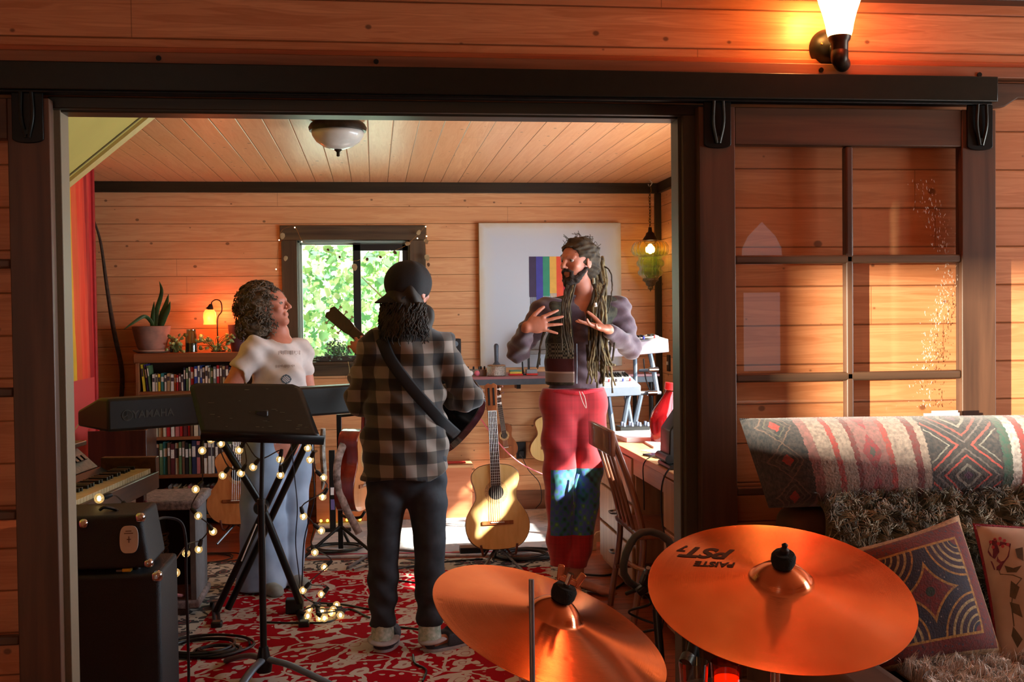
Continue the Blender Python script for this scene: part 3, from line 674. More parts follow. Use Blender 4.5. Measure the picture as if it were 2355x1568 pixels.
guitar('ukulele', 'small brown ukulele hanging on the back wall beside the outlet', P(1166, 1052, 8.05), P(1141, 884, 8.05), (0, -1, 0), L=.55, w=.088, bl=.255, depth=.06, m_top=m_koa, m_side=m_mahog, m_neck=m_koa, peg=2, nw=.017, cat='ukulele', hole_r=.024, strings=4)
guitar('travel_guitar', 'blond guitar hanging on the back wall, half hidden behind the man in red trousers', P(1266, 1060, 8.04), P(1263, 893, 8.04), (0, -1, 0), L=.535, w=.155, bl=.34, depth=.07, m_top=m_spruce, m_side=m_koa, m_neck=m_koa, hole_r=.036, nw=.02)
LG = guitar('acoustic_guitar', 'amber acoustic guitar leaning before the bookcase, behind the keyboard stand', P(547, 1207, 7.3), P(549, 872, 7.52), (.05, -1, .05), L=.96, w=.195, m_top=m_cedar, m_side=m_rosew, m_neck=m_koa, fb_dark=mat('grey_fingerboard', (110, 92, 74), .4))
guitar_stand('guitar_stand', 'black stand under the amber acoustic guitar by the bookcase', LG.tr, .1)
b = MB(); b.prism([(-.06, .05), (.0, .035), (.1, .09), (.09, .16), (.03, .17), (-.05, .12)], .002, frame(V((1, 0, 0)), V((0, 1, 0)), V((0, 0, 1))), LG.tr((.09, -.0555, .15))); LG.part('pickguard', b, m_blk)
RG = guitar('acoustic_guitar', 'red mahogany guitar standing edge-on behind the man in plaid', P(810, 1174, 6.6), P(822, 790, 6.66), (1, -.28, .02), L=.98, w=.185, depth=.118, m_top=m_cedar, m_side=m_mahog, m_neck=m_mahog)
T = Thing('guitar_stand', 'black hanging stand around the red mahogany guitar', 'guitar stand', V((RG.loc.x-.08, 6.75, 0)))
q = V((RG.loc.x-.075, 6.76, 0))
T.part('pole', MB().span(q+V((-.015, -.012, .04)), q+V((.015, .012, .86))), m_blkm, bevel=.003)
T.part('yoke', MB().tube([q+V((0, 0, .85)), q+V((.1, -.03, .86)), q+V((.15, -.08, .86))], .009, 8), m_blk)
for a in (-2.6, -.6, 1.4): T.part('leg', MB().tube([q+V((0, 0, .18)), q+V((.27*math.cos(a), .27*math.sin(a), .010))], .010, 8), m_blkm)
T.part('lower_cradle', MB().tube(spline([q+V((0, 0, .25)), q+V((.04, -.1, .25)), q+V((.12, -.2, .262)), q+V((.15, -.22, .30))], 4), .009, 8), m_blk)
b = MB(); pts = spline([P(790, 1020, 6.5), P(777, 1060, 6.46), P(776, 1110, 6.44), P(794, 1165, 6.42), P(812, 1200, 6.4), P(826, 1226, 6.38)], 6)
b.tube(pts, .022, 8, flat=.25, up=(0, 1, 0)); o = b.obj('guitar_strap', mat('woven_brown_and_white_strap', (74, 60, 52), .85, rgb2=(190, 170, 160), scale=26), origin=pts[-1]); tag(o, 'woven brown and white strap hanging off the red mahogany guitar', 'guitar strap')
# flat black stand with a foot bar
c = PZ(766, 1226)
T = Thing('accessory_stand', 'flat black steel stand with a short foot bar left of the mahogany guitar', 'stand', c)
T.part('post', MB().span(c+V((-.02, -.01, .02)), c+V((.02, .01, .56))), m_blkm, bevel=.003); T.part('foot_bar', MB().span(c+V((-.1, -.02, 0)), c+V((.12, .02, .035))), m_blkm, bevel=.004)
T.part('sticker', MB().span(c+V((-.012, -.0115, .16)), c+V((.014, -.0101, .23))), mat('violet_sticker', (110, 100, 160), .5), smooth=0); T.part('sticker', MB().span(c+V((-.012, -.0115, .26)), c+V((.014, -.0101, .31))), m_paper, smooth=0)
b = MB(); b.tube(spline([P(743, 985, 7.0), P(742, 1040, 7.0), P(745, 1090, 7.0), P(741, 1125, 7.0)], 5), [.03, .034, .036, .036, .036, .036, .037, .038, .038, .037, .035, .033, .03, .027, .02, .012], 10, flat=.5)
o = b.obj('scarf', mat('mottled_grey_wool', (60, 58, 56), .95, rgb2=(190, 188, 180), scale=22, bump=.4), origin=P(741, 1125, 7.0)); tag(o, 'mottled grey and white scarf hanging behind the woman in jeans', 'scarf')
# low chest below the window
T = Thing('low_chest', 'low orange-brown wooden chest under the window', 'chest', (.1, 7.95, 0))
T.part('body', MB().span((-.42, 7.8, .012), (.68, 8.1, .37)), woodm('orange_brown_panel', (190, 118, 82), (170, 98, 62), 'X', rough=.5), bevel=.003)
T.part('lid', MB().span((-.43, 7.79, .37), (.69, 8.11, .39)), woodm('pale_chest_lid', (206, 160, 116), (190, 140, 96), 'X', rough=.5), bevel=.003)
T = Thing('drumsticks', 'pair of red drumsticks lying on the low chest', 'drumsticks', (.52, 7.9, .39))
for dy in (0, .04): T.part('stick', MB().tube([(.36, 7.86+dy, .399), (.64, 7.84+dy*1.6, .399)], [.008, .005], 8), mat('red_lacquered_wood', (190, 60, 50), .4))
# outlet on the back wall
T = Thing('wall_outlet', 'black power outlet box with a plug, right of the ukulele', 'outlet', P(1198, 1035, 8.13))
c = P(1198, 1035, 8.13); T.part('plate', MB().span(c+V((-.035, -.012, -.062)), c+V((.035, .01, .062))), m_blk, bevel=.003); T.part('plug', MB().span(c+V((-.018, -.05, -.04)), c+V((.018, -.012, .0))), m_blk, bevel=.004)
c = P(1526, 835, 7.9); T = Thing('wall_outlet', 'small black switch plate on the corner of the right wall', 'outlet', (2.158, c.y, c.z))
T.part('plate', MB().span((2.148, c.y-.035, c.z-.06), (2.16, c.y+.035, c.z+.06)), m_blk, bevel=.002); T.part('toggle', MB().span((2.138, c.y-.008, c.z-.012), (2.148, c.y+.008, c.z+.012)), m_wht)
# ---------------------------------------------------------------- canvas with dripping rainbow
a, c = P(1100, 513, 8.11), P(1429, 840, 8.11)
T = Thing('canvas', 'large pale canvas with a dripping rainbow block, on the back wall', 'painting', ((a.x+c.x)/2, 8.12, c.z))
mc, t, bb = base_mat('aged_pale_canvas'); g = t.nodes.new('ShaderNodeNewGeometry'); s = t.nodes.new('ShaderNodeSeparateXYZ'); lk(t, g.outputs['Position'], s.inputs[0])
ex = mathn(t, 'MINIMUM', mathn(t, 'SUBTRACT', s.outputs[0], a.x), mathn(t, 'SUBTRACT', c.x, s.outputs[0])); ez = mathn(t, 'SUBTRACT', a.z, s.outputs[2])
n = t.nodes.new('ShaderNodeTexNoise'); n.inputs['Scale'].default_value = 12; n.inputs['Detail'].default_value = 6
e = mathn(t, 'MULTIPLY_ADD', mathn(t, 'SUBTRACT', n.outputs[0], .5), .05, mathn(t, 'MINIMUM', ex, ez))
lk(t, ramp(t, mathn(t, 'MULTIPLY', e, 8), [(.05, lin((196, 188, 164))), (.35, lin((200, 206, 204))), (1, lin((192, 204, 214)))]), bb.inputs['Base Color']); bb.inputs['Roughness'].default_value = .85
T.part('panel', MB().span((a.x, 8.085, c.z), (c.x, 8.1385, a.z)), mc, bevel=.003)
r0, r1 = P(1217, 590, 8.08), P(1313, 690, 8.08)
cols = [(62, 52, 82), (66, 68, 158), (54, 148, 116), (226, 178, 82), (226, 84, 54), (170, 40, 60)]
nmx = ['dusky purple stripe', 'indigo stripe', 'green stripe', 'amber stripe', 'orange-red stripe', 'crimson stripe']; wS = .051
rg = random.Random(5)
for i, cc in enumerate(cols):
    x0 = r0.x+i*wS; zb = r0.z-.30-.03*math.sin(i*1.7); b = MB(); b.span((x0, 8.081, zb), (x0+wS-.0005, 8.0845, r0.z))
    for k in range(5):
        xx = x0+.006+k*.009; b.span((xx, 8.0812, zb-rg.uniform(.02, .16)), (xx+.0028, 8.0844, zb+.003))
    T.part('painted_stripe', b, mat('stripe_paint_%d' % i, cc, .7, var=.08, scale=20), label=nmx[i], smooth=0)
# ---------------------------------------------------------------- ceiling light
c = V((-.166, 5.62, ZC)); T = Thing('ceiling_light', 'flush ceiling light with frosted bowl and dark bronze rim', 'ceiling light', c)
T.part('rim', MB().lathe([(.0, 0), (.12, 0), (.136, -.012), (.146, -.03), (.142, -.048), (.13, -.05), (.0, -.05)], c, 48), m_bronze, smooth=50)
T.part('bowl', MB().lathe([(.132, -.046), (.128, -.07), (.108, -.1), (.07, -.125), (.03, -.138), (.001, -.14)], c, 48), mat('frosted_glass_bowl', (196, 198, 190), .35, var=.05, trans=0, sub=.0, coat=.4), smooth=180)
T.part('finial', MB().lathe([(.001, -.13), (.016, -.135), (.02, -.142), (.008, -.152), (.008, -.172), (.001, -.175)], c, 20), m_bronze, smooth=40)
# ---------------------------------------------------------------- lantern
hk = V((2.03, 7.93, ZC)); T = Thing('pendant_lantern', 'ribbed green glass pendant lantern on a chain in the far corner', 'pendant lamp', (hk.x, hk.y, P(1483, 670, 7.93).z))
zt = P(1483, 522, 7.93).z
def zz(y): return P(1483, y, 7.93).z
b = MB(); k = 0; z = ZC-.02
T.part('hook', MB().tube(spline([hk+V((0, 0, 0)), hk+V((.018, 0, -.02)), hk+V((0, 0, -.045)), hk+V((-.012, 0, -.03))], 5), .003, 6), m_wht)
while z > zt+.005:
    R = Matrix.Rotation(math.pi/2*(k % 2)+.4, 3, 'Z'); pts = [V((hk.x, hk.y, z-.014))+R @ V((.007*math.cos(q), 0, .014*math.sin(q))) for q in [i*math.pi/5 for i in range(11)]]
    b.tube(pts, .0022, 5); z -= .022; k += 1
T.part('chain', b, m_bronze)
b = MB(); pts = spline([hk+V((.004, 0, -.03))]+[V((hk.x+.012*math.sin(i*2.2), hk.y, ZC-.03-(ZC-.03-zt)*i/6)) for i in range(1, 7)], 4); T.part('cord', MB().tube(pts, .002, 5), m_brass)
cx, cy = hk.x, hk.y; cc = (cx, cy, 0)
T.part('cap', MB().lathe([(.001, zt), (.012, zt-.002), (.016, zz(533)), (.03, zz(536)), (.034, zz(541)), (.05, zz(548)), (.058, zz(552)), (.05, zz(554))], cc, 32), m_bronze, smooth=50)
mg, t, bb = base_mat('green_amber_ribbed_glass'); g = t.nodes.new('ShaderNodeNewGeometry'); s = t.nodes.new('ShaderNodeSeparateXYZ'); lk(t, g.outputs['Position'], s.inputs[0])
lk(t, ramp(t, mathn(t, 'DIVIDE', mathn(t, 'SUBTRACT', s.outputs[2], zz(645)), zz(550)-zz(645)), [(.0, lin((90, 130, 60))), (.55, lin((150, 190, 70))), (.8, lin((210, 190, 70))), (1, lin((230, 160, 70)))]), bb.inputs['Base Color'])
bb.inputs['Transmission Weight'].default_value = .75; bb.inputs['Roughness'].default_value = .12; bb.inputs['IOR'].default_value = 1.25; bb.inputs['Alpha'].default_value = .8
px = 1/318
prof = [(17, 552), (34, 556), (42, 566), (43, 577), (38, 587), (28, 592), (27, 596), (31, 602), (31, 610), (26, 615), (25, 619), (29, 625), (27, 632), (20, 638), (16, 643)]
pr = [(x.x, x.z) for x in spline([(r*px, 0, zz(y)) for r, y in prof], 4)]
b = MB(); n_ = 96; b.lathe(pr, cc, n_); vs = []
for (x, y, z) in b.v:
    an = math.atan2(y-cy, x-cx); k_ = 1+.03*math.cos(24*an); vs.append((cx+(x-cx)*k_, cy+(y-cy)*k_, z))
b.v = vs; T.part('glass_body', b, mg, smooth=180)
T.part('lower_crown', MB().lathe([(18*px, zz(640)), (19*px, zz(645)), (12*px, zz(650)), (11*px, zz(655)), (6*px, zz(659)), (7*px, zz(663)), (2*px, zz(667)), (.001, zz(671))], cc, 28), mat('silvery_filigree', (120, 116, 90), .35, .8, var=.4, scale=120), smooth=60)
T.part('bulb', MB().ball((cx, cy, zz(572)), .026, 16, (1, 1, 1.5)), emitm('warm_bulb', (255, 214, 150), 14), smooth=180)
lamp('lantern_bulb_light', 'POINT', (cx, cy-.0, zz(575)), 2.5, (1, .62, .3), size=.04)
# ---------------------------------------------------------------- bookcase
BX0, BX1, BY0, BY1 = -1.64, -.74, 7.86, 8.10
m_bc = woodm('orange_brown_bookcase', (150, 92, 54), (118, 68, 38), 'X', rough=.5); m_bcz = woodm('orange_brown_bookcase_side', (150, 92, 54), (118, 68, 38), 'Z', rough=.5)
T = Thing('bookcase', 'low wooden bookcase against the back wall, left corner', 'bookcase', ((BX0+BX1)/2, 7.98, 0))
for x in (BX0, BX1-.022): T.part('side_panel', MB().span((x, BY0, 0), (x+.022, BY1, 1.15)), m_bcz, bevel=.002)
T.part('top_board', MB().span((BX0-.01, BY0-.012, 1.15), (BX1+.01, BY1, 1.216)), m_bc, bevel=.004)
SZ = [.08, .366, .632, .95]
for z in SZ: T.part('shelf_board', MB().span((BX0+.022, BY0+.004, z-.022), (BX1-.022, BY1-.02, z)), m_bc, bevel=.002)
T.part('back_panel', MB().span((BX0+.02, BY1-.018, .02), (BX1-.02, BY1-.006, 1.15)), mat('dark_bookcase_back', (60, 40, 28), .7))
BC = dict(white=(222, 218, 208), cream=(206, 196, 168), yellow=(212, 190, 50), blue=(50, 70, 150), indigo=(70, 62, 140), teal=(50, 120, 120), red=(176, 36, 40), maroon=(96, 40, 42), green=(92, 120, 78), grey=(120, 120, 118), black=(34, 32, 32), orange=(206, 110, 50), pink=(190, 110, 106), brown=(104, 74, 54), tan=(168, 140, 100), navy=(36, 44, 76))
ORD = 'first second third fourth fifth sixth seventh eighth ninth tenth eleventh twelfth thirteenth fourteenth fifteenth sixteenth seventeenth eighteenth nineteenth twentieth twenty-first twenty-second twenty-third twenty-fourth twenty-fifth twenty-sixth twenty-seventh twenty-eighth twenty-ninth thirtieth thirty-first thirty-second thirty-third thirty-fourth thirty-fifth thirty-sixth'.split()
def book_row(x, z, names, hs, shelf, rg, lean=(), xend=None, th=(.013, .026)):
    for i, nm in enumerate(names):
        w = rg.uniform(*th); h = (hs if isinstance(hs, float) else hs[i])*rg.uniform(.93, 1.05); d = rg.uniform(.13, .165); a = 0
        if i in lean: a = lean[i]
        if xend and x+w > xend: break
        b = MB(); b.cur = 0; y = BY0+.025+rg.uniform(0, .015)
        b.span((-w/2, 0, 0), (-w/2+.0018, d, h)).span((w/2-.0018, 0, 0), (w/2, d, h)).span((-w/2, 0, 0), (w/2, .002, h)); b.cur = 1; b.span((-w/2+.0018, .002, .003), (w/2-.0018, d-.003, h-.004)); b.cur = 2
        b.span((-w/2+.003, -.0006, h*rg.uniform(.5, .6)), (w/2-.003, .0001, h*rg.uniform(.78, .9)))
        tm = BC['white'] if sum(BC[nm]) < 380 else (60, 50, 60)
        o = b.obj('book', [mat('book_cloth_'+nm, BC[nm], .6, var=.08), mat('book_pages', (216, 206, 184), .8, var=.05), mat('book_title_%d' % (tm[0] > 100), tm, .6, var=.3, scale=300)], smooth=0)
        o.location = (x+w/2+(h*math.sin(abs(a))*(0 if a >= 0 else 1)), y, z+.0005); o.rotation_euler = (0, a, 0)
        x += w*(1+.0)+(h*math.sin(abs(a)) if a and (i+1) not in lean else 0)+.0015*(1 if not a else 3)
        tag(o, '%s%s book, %s from the left on the bookcase\'s %s shelf' % ('leaning ' if a else '', nm, ORD[i], shelf), 'book', 'books on the bookcase\'s %s shelf' % shelf)
    return x
rg = random.Random(11)
x = book_row(BX0+.026, SZ[3], ['yellow', 'indigo', 'green', 'white', 'cream', 'yellow', 'teal', 'white', 'tan', 'white', 'orange', 'red', 'maroon', 'white', 'navy', 'green', 'cream', 'red', 'blue', 'white', 'blue', 'white', 'white', 'cream', 'green', 'grey', 'red', 'brown', 'tan', 'maroon', 'navy', 'white'],
    [.19, .19, .175]+[.118]*11+[.165]*30, 'top', rg, {0: -.09, 1: -.11, 2: -.11}, BX1-.03, (.013, .023))
names = list(BC)
for z, h, nm, sd, xe in ((SZ[2], .235, 'second', 3, BX1-.04), (SZ[1], .225, 'third', 8, BX1-.04)):
    r2 = random.Random(sd); pool = ['brown', 'maroon', 'cream', 'green', 'grey', 'tan', 'navy', 'white', 'black', 'red', 'pink', 'teal', 'brown', 'grey', 'cream']
    book_row(BX0+.027, z, [r2.choice(pool) for _ in range(36)], h, nm, r2, {}, xe, (.018, .033))
r2 = random.Random(21); book_row(BX0+.17, SZ[0], [r2.choice(['brown', 'maroon', 'pink', 'grey', 'black', 'tan']) for _ in range(18)], .2, 'lowest', r2, {}, BX0+.6, (.02, .035))
# things on the bookcase
ZT = 1.217
def leafstrip(mb, base, pts, w, fold=.3):
    p = spline([V(base)]+[V(q) for q in pts], 5); n = len(p); vs = []
    for i, c in enumerate(p):
        t = (p[min(i+1, n-1)]-p[max(i-1, 0)]).normalized(); s = t.cross(V((.2, 1, .1))).normalized(); k = i/(n-1); ww = w*min(1, 2.2*k+.45)*(1-k**3)+.0005; nn = s.cross(t)
        vs += [c-s*ww, c+nn*ww*fold, c+s*ww]
    mb.add(vs, [(3*i+j, 3*i+j+1, 3*i+j+4, 3*i+j+3) for i in range(n-1) for j in (0, 1)]); return mb
c = V((P(349, 805, 7.98).x, 7.985, ZT))
T = Thing('potted_plant', 'spiky snake plant in a carved terracotta pot on the bookcase', 'potted plant', c)
T.part('saucer', MB().lathe([(.001, 0), (.095, 0), (.125, .012), (.13, .022), (.122, .022), (.09, .008), (.001, .008)], c, 36), mat('pale_clay_saucer', (176, 146, 124), .7))
T.part('pot', MB().lathe([(.001, .022), (.088, .022), (.1, .04), (.115, .1), (.128, .16), (.132, .186), (.122, .188), (.116, .165), (.001, .16)], c, 40), mat('mauve_carved_clay', (128, 104, 92), .8, rgb2=(160, 120, 104), scale=14, bump=.5), smooth=50)
mlf = mat('dark_green_leaf', (44, 74, 48), .4, rgb2=(70, 110, 60), scale=18)
for dx, dy, pts, w in ((.03, 0, [(.035, 0, .28), (.075, -.01, .42), (.062, -.01, .50)], .018), (.05, .01, [(.07, .0, .25), (.105, -.01, .34), (.12, -.0, .41)], .022), (.06, -.01, [(.09, -.02, .24), (.12, -.02, .30), (.135, -.02, .36)], .02), (.02, 0, [(.0, -.02, .22), (-.04, -.05, .255), (-.11, -.08, .21), (-.17, -.09, .165)], .014), (0, .01, [(.01, 0, .26), (.02, .01, .36)], .016)):
    T.part('leaf', leafstrip(MB(), c+V((dx, dy, .155)), [c+V(q) for q in pts], w), mlf, solid=.003)
def jar(label, px_, r, h):
    c = V((P(px_, 805, 7.98).x, 7.97, ZT+.0005)); T = Thing('glass_jar', label, 'jar', c)
    T.part('glass', MB().lathe([(.001, 0), (r, 0), (r, h*.7), (r*.8, h*.85), (r*.8, h), (r*.76, h), (r*.76, h*.85), (r*.95, h*.68), (r*.95, .003), (.001, .003)], c, 28), glassm('jar_glass', (210, 226, 214), refl=1.5), smooth=50)
    T.part('water', MB().lathe([(.001, .004), (r*.93, .004), (r*.93, h*.4), (.001, h*.4)], c, 24), mat('murky_jar_water', (70, 84, 84), .15, trans=.3)); return T, c
jar('short glass jar of cuttings beside the terracotta pot', 402, .032, .10)
jar('tall glass jar with dark water in the middle of the bookcase top', 441, .042, .16)
def pothos(label, cx_, spread, n, seed, extra=()):
    r = random.Random(seed); c = V((P(cx_, 806, 7.93).x, 7.93, ZT)); T = Thing('trailing_plant', label, 'plant', c); b = MB(); st = MB(); k = 0
    for i in range(n):
        q = c+V((r.uniform(-1, 1)*spread, r.uniform(-.03, .04), r.uniform(.01, .13))); st.tube(spline([c+V((r.uniform(-.01, .01), 0, .002)), (c+q)/2+V((0, 0, .03)), q], 3), .0018, 5)
        s = r.uniform(.018, .032); R = Matrix.Rotation(r.uniform(-2.6, 2.6), 3, 'Y') @ Matrix.Rotation(r.uniform(-.7, .7), 3, 'X')
        b.add([q+R @ V((x*s, .25*abs(x)*s, z*s)) for x, z in ((0, 0), (.42, .15), (.5, .5), (.3, .95), (0, 1.35), (-.3, .95), (-.5, .5), (-.42, .15))], [tuple(range(8))])
    T.part('stems', st, mat('green_stem', (90, 110, 60), .6)); T.part('leaves', b, mat('variegated_heart_leaf', (96, 128, 70), .4, rgb2=(170, 190, 120), scale=30), solid=.0015); return T
pothos('leafy green cuttings between the two glass jars', 405, .06, 22, 4)
pothos('variegated trailing vine spread around the lamp foot', 495, .13, 34, 9)
c = V((P(502, 808, 8.0).x, 8.0, ZT)); T = Thing('table_lamp', 'lit gooseneck table lamp with orange glass shade on the bookcase', 'table lamp', c)
T.part('base', MB().lathe([(.001, 0), (.05, 0), (.052, .008), (.02, .016), (.008, .022), (.001, .022)], c, 28), m_bronze)
q = lambda px_, py_, Y=7.97: P(px_, py_, Y)
T.part('arm', MB().tube(spline([c+V((0, 0, .015)), q(500, 760), q(501, 730), q(510, 715), q(508, 695), q(498, 689), q(488, 694), q(485, 703)], 6), .0045, 8), m_bronze)
T.part('socket', MB().tube([q(485, 699), q(484, 707), q(482, 712)], [.01, .022, .03], 16), m_bronze)
sh = q(482, 712, 7.97); T.part('shade', MB().lathe([(.03, 0), (.042, -.02), (.046, -.05), (.042, -.085), (.045, -.105), (.038, -.105), (.036, -.085), (.04, -.05), (.036, -.02), (.024, -.003)], sh, 32), mat('glowing_orange_shade', (255, 150, 70), .5, var=0, emit=(255, 120, 44), es=3.2), smooth=60)
T.part('bulb', MB().ball(sh+V((0, 0, -.055)), .024, 16), emitm('hot_bulb', (255, 220, 150), 25), smooth=180)
lamp('table_lamp_light', 'POINT', sh+V((0, -.05, -.06)), 3.2, (1, .22, .06), size=.05)
lamp('table_lamp_glow', 'POINT', sh+V((.07, .06, -.02)), 2.2, (1, .16, .04), size=.03)
c = V((P(553, 808, 7.99).x, 7.99, ZT)); o = MB().lathe([(.001, 0), (.06, 0), (.068, .04), (.082, .16), (.084, .19), (.076, .19), (.072, .16), (.001, .14)], c, 36).obj('plant_pot', mat('plum_glazed_pot', (84, 54, 66), .45), origin=c, smooth=50); tag(o, 'plum coloured flared pot on the bookcase behind the woman\'s shoulder', 'pot')
# branch leaning in the corner
pts = spline([P(216, 505, 8.0), P(232, 560, 8.02), P(246, 660, 8.04), P(262, 760, 8.05), P(280, 850, 8.05), P(279, 920, 8.04), P(272, 1000, 8.0), P(262, 1190, 7.9)], 5)
pts[-1] = V((pts[-1].x, pts[-1].y, .001)); o = MB().tube(pts, [.006+.010*min(1, i/14) for i in range(len(pts))], 9).obj('branch', mat('dark_bare_bark', (64, 52, 40), .8, var=.35, scale=40, bump=.4), origin=pts[-1]); tag(o, 'tall thin bare branch leaning in the left corner of the back wall', 'branch')
# ---------------------------------------------------------------- window dressing
T = Thing('sill_plant', 'bushy blue-green plant in a dark trough on the window sill', 'plant', (-.22, YB-.02, wz0)); r = random.Random(2); st = MB(); lf = MB()
T.part('trough', MB().span((-.42, YB-.05, wz0+.001), (-.02, YB+.018, wz0+.04)), mat('dark_trough', (52, 44, 36), .7), bevel=.004)
for i in range(330):
    u = r.uniform(0, 1)**.7; an = r.uniform(0, math.pi); sc = (.105*u, .13*u); q = V((-.27+sc[0]*math.cos(an)+.0, YB-.02+r.uniform(-.04, .03), wz0+.03+sc[1]*math.sin(an)))
    if i % 4 == 0: q = V((r.uniform(-.5, -.03), YB-.03+r.uniform(-.03, .02), wz0+r.uniform(.0, .045)))
    if i % 9 == 0: q = V((r.uniform(-.14, -.04), YB-.07, wz0-r.uniform(-.03, .07)))
    s = r.uniform(.008, .017); R = Matrix.Rotation(r.uniform(0, 6.28), 3, 'Y') @ Matrix.Rotation(r.uniform(-1, 1), 3, 'X'); lf.add([q+R @ V((x*s, 0, z*s)) for x, z in ((0, 0), (.5, .5), (.35, 1), (0, 1.3), (-.35, 1), (-.5, .5))], [tuple(range(6))])
    if i % 5 == 0: st.tube([(-.24, YB-.01, wz0+.04), q], .0012, 4)
T.part('leaves', lf, mat('blue_green_leaflets', (70, 96, 84), .5, rgb2=(120, 148, 120), scale=40), smooth=0); T.part('stems', st, mat('green_stem', (90, 110, 60)))
b = MB().tube(spline([(-.19, YB-.064, wz0), (-.18, YB-.066, wz0-.07), (-.195, YB-.03, wz0-.14), (-.19, YB-.02, wz0-.2)], 4), .0018, 5); T.part('trailing_stem', b, mat('pale_root', (190, 180, 120), .6))
T = Thing('fairy_lights', 'dried-leaf garland with tiny warm bulbs draped over the window', 'string lights', P(815, 590, 8.08)); mdl = mat('lit_ivory_leaf', (196, 182, 142), .8, rgb2=(160, 140, 100), scale=30)
pts = spline([P(636, 625, 8.08), P(642, 555, 8.08), P(650, 528, 8.08), P(678, 523, 8.08), P(697, 556, 8.08), P(730, 565, 8.07), P(780, 588, 8.07), P(815, 600, 8.07), P(845, 590, 8.07), P(875, 588, 8.07), P(905, 577, 8.07), P(935, 563, 8.07), P(965, 535, 8.08), P(980, 521, 8.08), P(978, 560, 8.08), P(983, 600, 8.08)], 5)
T.part('wire', MB().tube(pts, .0012, 5), m_brass)
for px_, py_ in ((678, 523), (642, 552), (635, 619), (694, 556), (979, 521), (981, 543), (897, 577), (960, 548)): T.part('bulb', MB().ball(P(px_, py_, 8.062), .004, 8), emitm('tiny_warm_bulb', (255, 210, 140), 20), smooth=180)
leafo2 = [(0, 0), (.5, .1), (.62, .5), (.4, .9), (0, 1.15), (-.4, .9), (-.62, .5), (-.5, .1)]
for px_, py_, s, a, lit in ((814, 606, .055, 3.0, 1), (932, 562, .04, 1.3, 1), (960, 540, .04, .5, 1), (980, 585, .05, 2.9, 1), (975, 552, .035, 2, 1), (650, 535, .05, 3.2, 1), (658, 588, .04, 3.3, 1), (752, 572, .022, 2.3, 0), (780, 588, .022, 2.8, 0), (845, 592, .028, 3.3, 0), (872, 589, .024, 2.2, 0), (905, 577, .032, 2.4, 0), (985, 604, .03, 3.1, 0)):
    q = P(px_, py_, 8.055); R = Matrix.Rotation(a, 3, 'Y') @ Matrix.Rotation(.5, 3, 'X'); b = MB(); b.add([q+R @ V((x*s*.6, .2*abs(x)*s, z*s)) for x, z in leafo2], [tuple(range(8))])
    T.part('dried_leaf', b, mdl if lit else mat('shaded_brown_leaf', (96, 70, 50), .8), solid=.001, smooth=0)  # leaf colour holds the light: ivory where lit, brown where shaded
# ================================================================ WORKTABLE AND ITS GEAR
TY0, TZ = 7.50, 1.03
T = Thing('work_table', 'long narrow table with a rose-coloured top along the back wall', 'table', (1.2, 7.8, 0))
T.part('table_top', MB().span((.32, TY0, TZ-.018), (1.98, 8.08, TZ)), mat('rose_laminate_top', (150, 98, 102), .35, var=.05), bevel=.002)
T.part('apron', MB().span((.34, TY0+.004, TZ-.058), (1.96, TY0+.03, TZ-.018)).span((.34, TY0+.03, TZ-.05), (.37, 8.06, TZ-.018)), mat('slate_grey_edge', (72, 82, 92), .4), bevel=.002)
for x in (.5, 1.05, 1.6): T.part('wall_bracket', MB().span((x-.015, 8.0, TZ-.12), (x+.015, 8.135, TZ-.018)), m_blkm, bevel=.003)
for x, y in ((1.93, TY0+.05), (1.93, 8.04)): T.part('leg', MB().cyl((x, y, .013), (x, y, TZ-.02), .017, n=12), m_blkm)
def on(px_, Y=7.62, z=TZ): q = P(px_, 860, Y); return V((q.x, Y, z+.0005))
c = P(1046, 812, 7.98); T = Thing('studio_speaker', 'small black studio speaker beside the window, above the table', 'speaker', (c.x, 7.95, TZ))
T.part('cabinet', MB().span((c.x-.045, 7.90, TZ), (c.x+.04, 8.05, P(1046, 779, 7.9).z)), m_blk, bevel=.005)
for zz_, r in ((1.25, .018), (1.17, .026)): T.part('driver', MB().lathe([(.001, 0), (r*.4, .002), (r*.9, -.006), (r, 0), (r*1.1, .002)], (c.x, 7.897, zz_), 24, rotm('X', math.pi/2)), mat('grey_driver_cone', (110, 128, 140), .4), smooth=60)
for px_, nm, cc in ((1082, 'white egg shaker on the rose table', (226, 224, 220)), (1097, 'pink egg shaker on the rose table', (216, 110, 130))):
    c = on(px_, 7.6); o = MB().ball(c+V((0, 0, .02)), .02, 16, (1, 1, 1.0)).obj('egg_shaker', mat(nm[:4]+'_shaker', cc, .35, var=.02), origin=c, smooth=180); tag(o, nm, 'egg shaker')
def gadget(name, label, cat, px_, w, h, d, col, knobs, kc=(30, 30, 30), Y=7.62, panel=None):
    c = on(px_, Y); T = Thing(name, label, cat, c)
    T.part('case', MB().box(c+V((0, d/2, h/2)), (w, d, h)), mat(label[:14]+' case', col, .45, var=.05), bevel=.003)
    if panel: T.part('panel', MB().box(c+V((0, d/2, h+.001)), (w*.9, d*.9, .002)), mat(label[:14]+' panel', panel, .4), smooth=0)
    for k in range(knobs): T.part('knob', MB().cyl(c+V((-w/2+w*(k+.5)/knobs, d*.35, h)), c+V((-w/2+w*(k+.5)/knobs, d*.35, h+.022)), .007, .006, n=12), mat('knob_%d' % kc[0], kc, .4, var=0))
    return T, c
gadget('mixer', 'long pale mixer with small knobs at the left of the rose table', 'mixer', 1078, .2, .035, .16, (150, 160, 160), 5, Y=7.78)
gadget('effects_box', 'beige two-dial box between the pink shaker and the cabasa', 'effects box', 1111, .05, .045, .06, (120, 92, 76), 2, Y=7.62)
